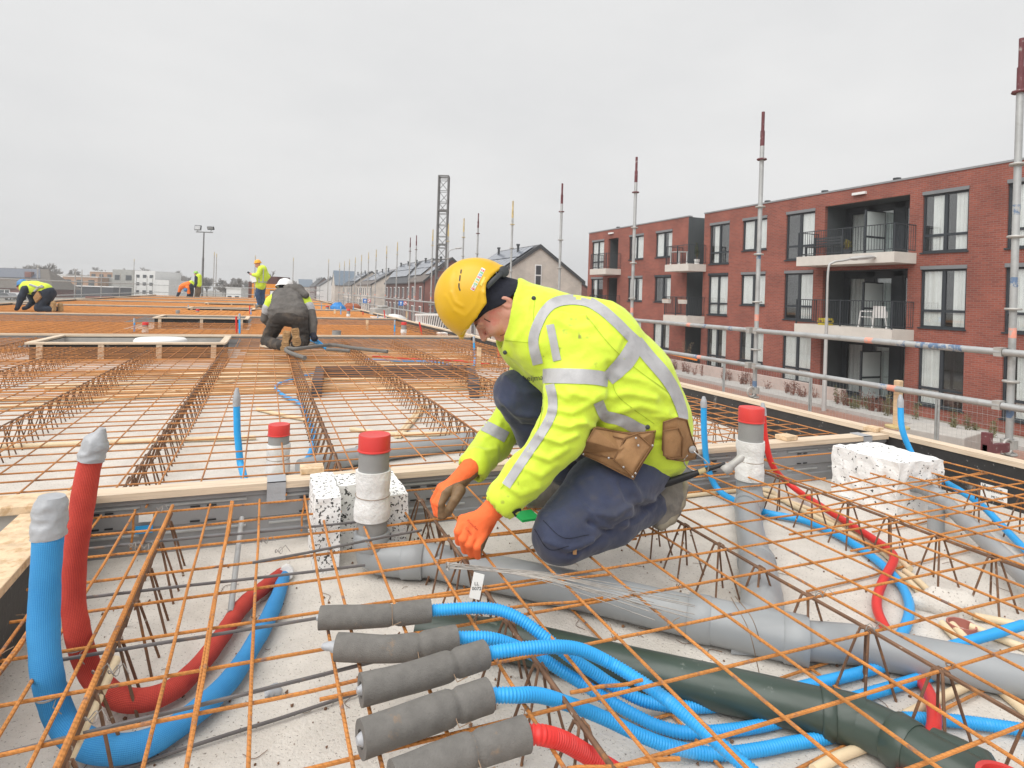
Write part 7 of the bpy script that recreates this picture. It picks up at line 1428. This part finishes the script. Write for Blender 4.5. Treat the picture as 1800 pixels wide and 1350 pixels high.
# ---- head, cap, helmet (built in the head's own frame: forward, left, up)
HC = Q(879, 545, 2.29); HU = norm(-.85 * CR + .53 * CU - .04 * CF); HL = norm(-CF - .06 * CR); HL = norm(HL - HU * (HL @ HU)); HF = np.cross(HL, HU)
if HF @ CU > 0: HF = -HF
HM = np.stack([HF, HL, HU], 1)
def to_w(v): return np.asarray(v) @ HM.T + HC
flipf = np.linalg.det(HM) < 0
def emit(g, name, m_, parent, sm=1, disp=None, mi=None):
    v, f = g.surf(); v = smooth_v(v, f, sm) if sm else v
    if disp: v = disp(v, f)
    vw = to_w(v); ff = f[:, ::-1] if flipf else f; o = link(name, to_mesh(name, vw, ff, m_), parent); return o, bvh_of(vw, ff)
g = SDF((-.16, -.13, -.24), (.15, .13, .19), .0034)
g.ell((-.008, 0, .05), (.1, .078, .1)).ell((.03, 0, -.025), (.068, .063, .09), None, .03)
g.chain([(-.015, .052, -.045), (.03, .045, -.085), (.078, 0, -.108)], [.03, .026, .024], .025); g.chain([(-.015, -.052, -.045), (.03, -.045, -.085), (.078, 0, -.108)], [.03, .026, .024], .025)
for s_ in (-1, 1):
    g.ell((.062, s_ * .042, -.012), (.03, .026, .03), None, .02); g.seg((.088, s_ * .012, .043), (.078, s_ * .05, .04), .011, .009, .012); g.ell((.094, s_ * .031, .022), (.016, .018, .012), None, .012, True); g.ell((.0795, s_ * .031, .021), (.0125, .0135, .0115), None, .003)
    g.seg((.092, s_ * .02, .031), (.083, s_ * .045, .028), .004, .003, .004); g.ell((.1, s_ * .013, -.014), (.012, .009, .01), None, .008); g.ell((-.042, s_ * .074, -.004), (.02, .009, .034), None, .006); g.ell((-.038, s_ * .082, -.002), (.011, .006, .02), None, .004, True); g.ell((-.044, s_ * .076, -.034), (.008, .007, .01), None, .006)
g.seg((.095, 0, .035), (.122, 0, -.005), .0095, .0125, .012); g.seg((.096, -.018, -.047), (.096, .018, -.047), .0065, .0065, .008); g.seg((.092, -.016, -.06), (.092, .016, -.06), .0075, .0075, .008); g.seg((.103, -.022, -.0535), (.103, .022, -.0535), .003, .003, .003, True)
g.seg((-.03, 0, -.05), (-.075, 0, -.2), .06, .066, .03)
_, FB = emit(g, 'head', MT['skin'], man); ribbon(FB, [(851, 560), (856, 563), (862, 566)], .9, .0006, 3, 4).obj('eyelid_line', mat('lash_brown', (.1, .05, .035), .8), man); ribbon(FB, [(879, 590), (885, 588), (889, 585)], .8, .0005, 3, 4).obj('mouth_line', mat('lip_line', (.28, .1, .08), .7), man)
for s_ in (-1, 1):          # eyebrow
    b = MB(); q = [to_w(p) for p in ((.097, s_ * .014, .042), (.095, s_ * .03, .047), (.083, s_ * .05, .043))]; b.tube(catmull(q, 5), [.003] * 11, 6); b.obj('eyebrow', mat('brown_hair_' + ('a' if s_ < 0 else 'b'), (.16, .1, .06), .9), man, True)
g = SDF((-.16, -.13, -.14), (.15, .13, .19), .0036); g.ell((-.008, 0, .05), (.107, .086, .108)); g.seg((-.06, 0, -.02), (-.075, 0, -.06), .075, .068, .03); g.cut(lambda G: (.477 * G[..., 0] + .022) - G[..., 2] + .004 * np.sin(G[..., 0] * 60)); emit(g, 'knit_cap', MT['knit'], man)
g = SDF((-.2, -.16, .02), (.2, .16, .28), .0032); g.ell((.005, 0, .088), (.15, .122, .157))
g.ell((.02, 0, .1), (.138, .105, .15), None, .03); g.ell((.0, 0, .085), (.141, .113, .146), None, .002, True)
def rim(G):
    x = G[..., 0]; t = np.clip((x + .05) / .045, 0, 1); t = t * t * (3 - 2 * t); base = .1 - .038 * t + .012 * np.clip((x - .06) / .08, 0, 1); bk = np.clip((-x - .1) / .04, 0, 1); return base - .022 * bk - G[..., 2]
g.cut(rim)
for s_ in (-1, 1): g.chain([(.135, s_ * .03, .074), (.11, s_ * .075, .07), (.06, s_ * .105, .066), (.0, s_ * .119, .064), (-.03, s_ * .118, .085), (-.06, s_ * .108, .101), (-.11, s_ * .07, .094), (-.14, s_ * .02, .078)], [.008, .007, .006, .006, .006, .006, .006, .007], .006)
g.seg((.155, -.025, .072), (.155, .025, .072), .008, .008, .012); g.seg((.135, -.04, .075), (.163, 0, .068), .008, .007, .01); g.seg((.135, .04, .075), (.163, 0, .068), .008, .007, .01); g.seg((-.14, -.02, .078), (-.14, .02, .078), .007, .007, .005)
HS = [([(793, 514), (799, 530), (812, 538)], 3.5, .005), ([(800, 545), (818, 556), (836, 535), (843, 512)], 4, .0035), ([(795, 470), (812, 458), (838, 457), (862, 462)], 4, .004), ([(783, 520), (800, 548), (815, 562)], 4, .003), ([(800, 480), (798, 500), (802, 520)], 5, -.003), ([(842, 525), (848, 505), (858, 490)], 5, -.0025)]
hv, hf = g.surf(); hv = smooth_v(hv, hf, 2); hw_ = to_w(hv); hff = hf[:, ::-1] if flipf else hf; hw_ = folds(hw_, hff, 0, 1, 1, None, 1, [(p_, w_ * .9, a_ * .5) for (p_, w_, a_) in HS], False); hw_ = smooth_v(hw_, hff, 2); ho = link('helmet', to_mesh('helmet', hw_, hff, MT['helmety']), man); HB = bvh_of(hw_, hff)
for pl in ([(811, 474), (810, 481)], [(809, 484), (808, 494)], [(807, 498), (807, 505), (809, 511)]): ribbon(HB, pl, 1.1, .0012, 3, 4).obj('vent_slot', MT['black'], ho)
ribbon(HB, [(830, 510), (840, 491), (850, 472)], 3.6, .001, 5, 5).obj('sticker', MT['paper'], ho)
tc_ = [(.6, .05, .05), (.75, .75, .73), (.1, .45, .12), (.75, .5, .05), (.1, .45, .12), (.6, .05, .05), (.03, .35, .6), (.1, .45, .12), (.6, .05, .05), (.75, .75, .73)]
for k, ch_ in enumerate('THECODEOR'):
    c = lerp((831.2, 507.6, 0), (849, 474, 0), k / 8.4); d = norm((19, -36, 0)); q0, q1 = c - d * 1.75, c + d * 1.75; ribbon(HB, [q0[:2], q1[:2]], 2.9, .0016, 3, 2).obj('sticker_tile', mat(f'sticker_{k}', tc_[k], .5), ho)
    decal_text(HB, ch_, c[:2], (19, -36), 5.2, MT['white'] if k not in (1, 9) else MT['black'], 'sticker_letter', ho, .0022, 2.2)
ribbon(HB, [(845, 502), (848, 495), (852, 487)], 2.0, .0014, 3, 4).obj('sticker', mat('yellow_sticker', (.75, .62, .12), .6), ho)
kc = to_w((-.128, .04, .066)); b = MB(); kn_ax = norm(to_w((-.15, .1, .055)) - kc); b.tube([kc - kn_ax * .012, kc + kn_ax * .006, kc + kn_ax * .009], [.021, .021, .016], 18); b.obj('adjuster_knob', MT['dgrey'], ho, True)
b = MB(); b.tube(catmull([to_w(p) for p in ((-.05, .1, .088), (-.09, .09, .078), (-.118, .06, .07), (-.128, .0, .066), (-.118, -.06, .07))], 6), [(.009, .003)] * 25, 8, ref=HU); b.obj('head_band', MT['dgrey'], ho, True)
# ---- tool belt
def slab_px(name, poly, Ds, th, m_, parent, bev=.004, belly=.012, clear=.012):
    Ds = [min([d] + [((V3(h_) - CC) @ CF) - clear for h_ in (hit(JB, *p), hit(TBV, *p)) if h_ is not None]) for p, d in zip(poly, Ds)]
    pts = [Q(*p, d) for p, d in zip(poly, Ds)]; c = np.mean(pts, 0); b = MB(); n = len(pts); ring = [lerp(p, c, .35) - CF * belly * .8 for p in pts]; b.v = [tuple(p) for p in pts] + [tuple(p) for p in ring] + [tuple(c - CF * belly)] + [tuple(p + CF * th) for p in pts]
    for i in range(n): j = (i + 1) % n; b.f += [(i, j, n + j, n + i), (n + i, n + j, 2 * n), (i, 2 * n + 1 + i, 2 * n + 1 + j, j)]
    b.f.append(tuple(2 * n + 1 + i for i in range(n))); b.mi = [0] * len(b.f); o = b.obj(name, m_, parent, True, bevel=bev); sm_ = o.modifiers.new('sub', 'SUBSURF'); sm_.levels = sm_.render_levels = 2; pp_ = MB(); pp_.tube([p - CF * .003 for p in pts] + [pts[0] - CF * .003], .0028, 6); pp_.obj('piping', MT['leatherd'], o, True); return o
belt = slab_px('tool_pouch', [(1045, 752), (1075, 757), (1110, 763), (1152, 757), (1147, 785), (1128, 815), (1113, 842), (1085, 828), (1055, 812), (1023, 798), (1032, 775)], [2.12, 2.11, 2.1, 2.13, 2.12, 2.1, 2.09, 2.085, 2.09, 2.1, 2.11], .04, MT['leather'], man, .004, .014)
slab_px('pocket', [(1098, 770), (1120, 762), (1145, 785), (1127, 812), (1112, 836), (1078, 808)], [2.085, 2.085, 2.095, 2.08, 2.075, 2.075], .012, MT['leather'], belt, .003, .012, .036)
slab_px('pocket', [(1040, 758), (1100, 772), (1080, 806), (1030, 795)], [2.098, 2.085, 2.078, 2.088], .006, MT['leather'], belt, .002, .006, .03)
hol = slab_px('hammer_holster', [(1166, 742), (1190, 734), (1207, 738), (1214, 765), (1226, 795), (1222, 806), (1200, 810), (1172, 806), (1164, 790)], [2.2, 2.21, 2.23, 2.23, 2.24, 2.24, 2.21, 2.19, 2.19], .03, MT['leather'], man, .004, .012)
slab_px('flap', [(1166, 757), (1192, 752), (1200, 770), (1198, 803), (1180, 806), (1166, 800)], [2.18, 2.185, 2.19, 2.19, 2.18, 2.18], .008, MT['leather'], hol, .003, .006, .03)
bl_ = MB(); bl_.tube(catmull([Q(1035, 757, 2.13), Q(1090, 764, 2.12), Q(1150, 758, 2.16), Q(1185, 742, 2.22), Q(1215, 742, 2.32), Q(1215, 750, 2.46)], 6), [(.02, .004)] * 31, 8, ref=CU); bl_.obj('belt', MT['leather'], man, True)
b = MB(); b.tube(catmull([Q(1188, 738, 2.19), Q(1197, 745, 2.18), Q(1195, 765, 2.18), Q(1200, 780, 2.18)], 5), [.006, .008, .007, .005] * 4, 8); b.obj('strap', MT['black'], hol, True)
for (px, py, D) in ((1118, 770, 2.07), (1122, 783, 2.065), (1070, 805, 2.066), (1096, 821, 2.07), (1112, 838, 2.07), (1117, 832, 2.07), (1147, 783, 2.08), (1164, 761, 2.165), (1194, 762, 2.165), (1169, 778, 2.165), (1196, 779, 2.17), (1167, 800, 2.17), (1025, 798, 2.09)):
    c = Q(px, py, D); b = MB(); b.lathe([(.004, 0), (.0038, .002), (.002, .003), (0, .0033)], c, 8, M=np.stack([CR, CU, -CF], 1)); b.obj('rivet', MT['steel'], belt if px < 1155 else hol, True)
b = MB(); c = Q(1217, 790, 2.19); b.lathe([(.014, 0), (.013, .004), (.006, .006), (0, .006)], c, 14, M=np.stack([CR, CU, -CF], 1)); b.tube(catmull([c, Q(1225, 798, 2.18), Q(1238, 808, 2.18), Q(1245, 817, 2.18), Q(1243, 828, 2.19), Q(1232, 829, 2.2), Q(1215, 826, 2.21), Q(1204, 816, 2.2), Q(1203, 806, 2.2), Q(1209, 800, 2.2)], 5), .0028, 8); b.obj('wire_loop', MT['steel'], hol, True)
t_ = thing('hammer', 'hammer with dark handle hanging in the belt loop behind the worker', 'hammer', Q(1230, 830, 2.2)); b = MB(); b.tube([Q(1150, 856, 2.24), Q(1175, 848, 2.23), Q(1205, 838, 2.21), Q(1235, 828, 2.2), Q(1275, 815, 2.19)], [(.013, .011), (.015, .012), (.014, .011), (.009, .008), (.007, .007)], 10, ref=CU); b.obj('handle', MT['black'], t_, True); b = MB(); b.tube([Q(1228, 830, 2.2), Q(1240, 826, 2.198)], .0098, 10); b.obj('yellow_band', MT['yellowpaint'], t_, True)
b = MB(); b.tube([Q(1271, 828, 2.19), Q(1273, 826, 2.19), Q(1282, 821, 2.19), Q(1284, 819, 2.19), Q(1292, 813, 2.19), Q(1302, 805, 2.19), Q(1306, 801, 2.19)], [.017, .02, .02, .014, .0125, .0135, .009], 16); b.obj('head', MT['galvrust'], t_, True)
kp = MB(); kc = Q(1150, 918, 2.2); 
b = rough_box('kneeling_mat', (*(P(935, 915, .2)[:2] + np.array([-.05, -.02])), .205), (*(P(935, 915, .2)[:2] + np.array([.03, .08])), .214), mat('green_mat', (.02, .5, .12), .7), None, 2, None, .05, .002); tag(b, 'bright green foam scrap glimpsed under the kneeling worker', 'foam')

# ------------------------------------------------------------------ other workers
def worker(label, base, parts, helmet=None, h=.02, group='workers on the deck'):
    t_ = thing('person', label, 'person', base, group)
    for (nm, m_, chains, kk) in parts:
        cc = [([Q(*p[:2], p[2]) for p in pts], rr) for (pts, rr) in chains]; hh = h if nm not in ('head', 'hand', 'glove', 'hood', 'boot') else h * .6; g = grid_for(cc, hh)
        for c in cc:
            if len(c[0]) == 1: g.ell(c[0][0], [c[1][0]] * 3, None, kk)
            else: g.chain(*c, k=kk)
        v, f = g.surf(); v = smooth_v(v, f, 1)
        if nm in ('jacket', 'trousers', 'vest'): v = folds(v, f, .011 if h > .015 else .012, 7 if h > .015 else 6, 3, None if h > .015 else CU, 2.2, ())
        link(nm, to_mesh(nm, v, f, m_), t_)
    if helmet:
        (px, py, D, r, m_, ax) = helmet; c = Q(px, py, D); uz = norm(ax); ux = norm(np.cross([.2, .9, .3], uz)); uy = np.cross(uz, ux); b = MB(); b.lathe([(r * 1.22, -.02), (r * 1.2, 0), (r * 1.02, .012), (r * .98, r * .4), (r * .8, r * .8), (r * .45, r * 1.02), (0, r * 1.08)], c, 18, M=np.stack([ux, uy, uz], 1)); b.obj('helmet', m_, t_, True)
    return t_
MT['greyjacket'] = mat('dark_grey_work_jacket', (.115, .107, .1), .9, .3, 9, .5, 20, col2=(.16, .148, .135), c2s=6, c2lo=.5, c2hi=.7, bdist=.02); MT['browntr'] = mat('dark_brown_trousers', (.05, .044, .04), .9, .3, 8, .4, 20, col2=(.13, .1, .075), c2s=5, c2lo=.5, c2hi=.7, bdist=.02)
MT['tanboot'] = mat('tan_boot_sole', (.4, .25, .12), .8, .3, 20, .7, 40, bdist=.02); MT['jeans'] = mat('blue_jeans', (.05, .09, .17), .85, .25, 8); MT['orangeh'] = mat('orange_helmet', (.85, .4, .03), .4, .05, 5); MT['blueh'] = mat('blue_helmet', (.07, .22, .45), .4, .05, 5); MT['whiteh'] = mat('white_helmet', (.75, .75, .75), .4, .05, 5); MT['greenh'] = mat('green_helmet', (.3, .55, .1), .4, .05, 5); MT['darknavy'] = mat('dark_navy_coat', (.03, .038, .055), .85, .2, 6); MT['orangej'] = mat('orange_jacket', (.85, .2, .03), .7, .1, 6); MT['brownp'] = mat('brown_pants', (.16, .12, .085), .85, .2, 6)
D = 9.1
gw = worker('worker in dark grey jacket kneeling with his back to the camera', P(505, 612, .2), [
    ('trousers', MT['browntr'], [([(495, 556, D), (519, 556, D)], [.15, .15]), ([(488, 562, D), (470, 598, D + .05)], [.125, .095]), ([(470, 602, D + .05), (495, 607, D - .35)], [.082, .07]), ([(525, 562, D), (533, 597, D + .05)], [.125, .095]), ([(533, 601, D + .05), (520, 604, D - .35)], [.08, .065])], .025),
    ('jacket', MT['greyjacket'], [([(497, 538, D + .12), (495, 522, D + .35)], [.165, .14]), ([(515, 538, D + .12), (513, 520, D + .35)], [.165, .14]), ([(491, 545, D + .06), (521, 545, D + .06)], [.15, .15]), ([(490, 551, D + .02), (522, 551, D + .02)], [.16, .16])], .03),
    ('sleeve', MT['greyjacket'], [([(470, 549, D + .36), (467, 560, D + .38), (478, 574, D + .5)], [.083, .075, .055])], .02), ('sleeve', MT['greyjacket'], [([(545, 549, D + .25), (549, 566, D + .18), (550, 586, D + .1)], [.083, .075, .055])], .02),
    ('hi_vis_shoulder', MT['hivis'], [([(486, 523, D + .36), (478, 531, D + .36), (472, 542, D + .36)], [.09, .098, .09])], .02), ('hi_vis_shoulder', MT['hivis'], [([(525, 520, D + .34), (535, 529, D + .32), (542, 541, D + .28)], [.09, .098, .09])], .02),
    ('reflective_band', MT['reflect'], [([(472, 541, D + .355), (470.5, 547, D + .355)], [.093, .088])], .005), ('reflective_band', MT['reflect'], [([(542, 540, D + .275), (544, 546, D + .265)], [.093, .088])], .005),
    ('hood', MT['greyjacket'], [([(506, 507, D + .4), (524, 510, D + .33), (537, 519, D + .25)], [.075, .085, .055])], .04),
    ('glove', MT['knit'], [([(550, 588, D + .08), (553, 595, D)], [.045, .05])], .02), ('glove', MT['knit'], [([(479, 575, D + .5), (484, 581, D + .5)], [.045, .05])], .02),
    ('boot', MT['boot'], [([(506, 592, D - .3), (502, 608, D - .3)], [.06, .05])], .02), ('boot', MT['boot'], [([(519, 588, D - .3), (521, 603, D - .3)], [.06, .05])], .02),
    ('head', MT['knit'], [([(502, 510, D + .5), (501, 504, D + .52)], [.08, .09])], .02)], (501, 503.5, D + .48, .118, MT['whiteh'], CU + .35 * CF), .014)
for (x0, y0, x1, y1) in ((504.5, 582, 498.5, 618), (517.5, 577, 522, 608)):
    a, b0 = np.array([x0, y0]), np.array([x1, y1]); d = (b0 - a) / np.linalg.norm(b0 - a); n_ = np.array([-d[1], d[0]]); L_ = np.linalg.norm(b0 - a); pr = [(0, 5.5), (.12, 6.6), (.3, 6.4), (.45, 5.2), (.62, 6.6), (.85, 7.2), (.97, 5.6), (1.02, 2.5)]
    pl = [a + d * L_ * t + n_ * w_ for (t, w_) in pr] + [a + d * L_ * t - n_ * w_ for (t, w_) in pr[::-1]]; m_ = MB(); m_.prism([Q(*q, D - .42) for q in pl], CF * .03); so3 = m_.obj('sole', MT['tanboot'], gw)
    for t in (.08, .2, .3, .56, .66, .76, .86):
        w_ = np.interp(t, [p[0] for p in pr], [p[1] for p in pr]) * .8; m_ = MB(); c = a + d * L_ * t; m_.bar(Q(*(c - n_ * w_), D - .424), Q(*(c + n_ * w_), D - .424), .012, .016, up=(CF[0], CF[1], 0)); m_.obj('tread', MT['tanboot'], so3)
kb = MB(); a, b0 = P(464, 611, .2), P(552, 607, .2); kb.bar(a + (0, 0, .02), b0 + (0, 0, .02), .25, .03); tag(kb.obj('kneeling_board', MT['woodx']), 'timber board under the knees of the grey worker', 'board')
def band(parent, pts, D, r, m_=None): b = MB(); b.tube([Q(*p, D) for p in pts], r, 14); b.obj('reflective_band', m_ or MT['reflect'], parent, True)
D = 25.5
sw = worker('worker in yellow jacket and blue jeans standing with a phone and papers', P(460, 541, .2), [
    ('trousers', MT['jeans'], [([(457, 503, D), (453, 518, D - .05), (456, 534, D)], [.15, .1, .075]), ([(461, 503, D + .1), (461, 518, D + .12), (463, 535, D + .1)], [.15, .1, .075])], .03),
    ('jacket', MT['hivis'], [([(461, 474, D), (460, 488, D), (458, 502, D)], [.19, .2, .2]), ([(458, 473, D - .2), (453, 484, D - .28), (445, 483, D - .3)], [.1, .09, .065]), ([(465, 474, D + .2), (471, 486, D + .22), (467, 494, D + .1)], [.1, .085, .06])], .06),
    ('hand', MT['skin'], [([(444, 483, D - .3), (440, 481, D - .3)], [.05, .05])], .02), ('head', MT['skin'], [([(453, 463.5, D), (452.5, 467, D)], [.1, .09]), ([(456, 469, D), (457, 472, D)], [.07, .08])], .03), ('boot', MT['boot'], [([(456, 537, D), (451, 539, D)], [.07, .06]), ([(463, 538, D + .1), (459, 540, D + .1)], [.07, .06])], .03)], (453, 462, D, .13, MT['orangeh'], CU - .15 * CR), .028)
for (y, r) in ((482, .205), (496, .212)): band(sw, [(460, y - 1), (460, y + .8)], D, r)
for x in (456, 463): b = MB(); b.tube([Q(x, 472, D - .17), Q(x, 483, D - .215), Q(x - 1, 497, D - .22)], .02, 6); b.obj('reflective_band', MT['reflect'], sw)
b = MB(); c = Q(438, 480, D - .33); b.box(c, (.16, .02, .07), M=np.stack([norm(_r + np.array([0, 0, -.6])), CF, norm(np.array([0, 0, 1]) + .6 * _r)], 1)); tag(b.obj('phone', MT['black']), 'dark phone held by the standing worker', 'phone')
b = MB(); c = Q(443, 490, D - .33); b.prism([c + _r * x + np.array([0, 0, z]) for (x, z) in ((-.1, .14), (.12, .06), (.2, -.1), (.0, -.16), (-.06, -.02))], CF * .01); tag(b.obj('paper_sheets', MT['paper']), 'white papers held below the phone', 'paper')
D = 17.7
lw2 = worker('worker in dark clothes and yellow vest kneeling at the left edge of the deck', P(66, 546, .2), [
    ('trousers', MT['darknavy'], [([(84, 515, D), (80, 525, D), (67, 541, D - .1)], [.19, .15, .1]), ([(67, 543, D - .1), (92, 543, D)], [.09, .08]), ([(88, 517, D + .2), (74, 541, D + .25)], [.16, .1]), ([(74, 543, D + .25), (98, 543, D + .25)], [.09, .08])], .05),
    ('jacket', MT['darknavy'], [([(48, 506, D), (64, 508, D), (82, 512, D)], [.16, .18, .17]), ([(44, 508, D - .2), (38, 522, D - .25), (31, 540, D - .3)], [.1, .085, .06]), ([(50, 512, D + .2), (58, 530, D + .2), (48, 540, D + .1)], [.09, .08, .06])], .05),
    ('vest', MT['hivis'], [([(47, 505, D), (62, 506, D), (80, 509, D)], [.185, .2, .175])], .05), ('boot', MT['tanboot'], [([(94, 533, D), (94, 544, D)], [.07, .07]), ([(106, 536, D + .25), (107, 545, D + .25)], [.07, .07])], .03), ('head', MT['skin'], [([(38, 501, D), (36, 505, D)], [.1, .09])], .03), ('hand', MT['knit'], [([(31, 541, D - .3), (29, 543, D - .3)], [.06, .055]), ([(46, 541, D + .1), (42, 542, D + .1)], [.06, .055])], .02)], (40, 499.5, D, .135, MT['blueh'], CU - .5 * CR), .024)
for pl in ([(52, 500), (66, 505), (76, 504)], [(60, 512), (68, 505), (74, 502)]): b = MB(); b.tube([Q(x, y, D - .2) for (x, y) in pl], .03, 6); b.obj('reflective_band', MT['reflect'], lw2)
b = MB(); b.prism([Q(65, 511, D - .22), Q(72, 522, D - .22), Q(62, 533, D - .22), Q(57, 523, D - .22)], CF * .08); b.obj('tool_pouch', MT['leather'], lw2, bevel=.02)
D = 46.0
worker('worker in orange jacket bending down at the far left of the deck', P(325, 523, .2), [
    ('jacket', MT['orangej'], [([(332, 500, D), (323, 503, D)], [.24, .24]), ([(318, 504, D), (315, 513, D)], [.14, .11]), ([(330, 506, D - .2), (332, 516, D - .2)], [.14, .11])], .08), ('trousers', MT['darknavy'], [([(336, 502, D), (337, 513, D), (336, 523, D)], [.2, .14, .11]), ([(315, 514, D), (311, 522, D)], [.11, .09]), ([(332, 517, D - .2), (330, 522, D - .2)], [.11, .09])], .05), ('vest', MT['hivis'], [([(336, 498, D + .1), (339, 501, D + .1)], [.22, .2])], .05), ('head', MT['skin'], [([(326, 510, D - .2)], [.12])], .02)], (327, 509, D - .25, .16, MT['blueh'], -CU - .6 * CF), .04)
fw_ = worker('worker in yellow vest standing beside the bending orange worker', P(346, 524, .2), [
    ('trousers', MT['brownp'], [([(347, 502, D), (346, 513, D), (344, 522, D)], [.19, .13, .1]), ([(349, 502, D + .1), (350, 513, D + .1), (348, 523, D + .1)], [.19, .13, .1])], .05), ('jacket', MT['darknavy'], [([(347, 487, D), (347, 500, D)], [.2, .2]), ([(345, 488, D - .2), (345, 498, D - .2), (341, 504, D - .25)], [.12, .1, .08])], .06), ('vest', MT['hivis'], [([(349, 486, D), (349, 500, D)], [.22, .22])], .05), ('head', MT['skin'], [([(344.5, 482.5, D)], [.12])], .02)], (344.5, 480, D, .15, MT['greenh'], CU), .04)

# ================================================================== HAZE
hb = MB(); hb.b2((-700, -90, GZ - 2.2), (700, 700, 17)); hm = bpy.data.materials.new('haze_air'); hm.use_nodes = True; t = hm.node_tree; t.nodes.clear()
ho_ = t.nodes.new('ShaderNodeOutputMaterial'); pv = t.nodes.new('ShaderNodeVolumePrincipled'); pv.inputs['Color'].default_value = (.95, .96, .97, 1); pv.inputs['Density'].default_value = .0011; pv.inputs['Anisotropy'].default_value = .2
t.links.new(pv.outputs[0], ho_.inputs['Volume']); tag(hb.obj('haze', hm), kind='stuff')
scene.cycles.volume_bounces = 0
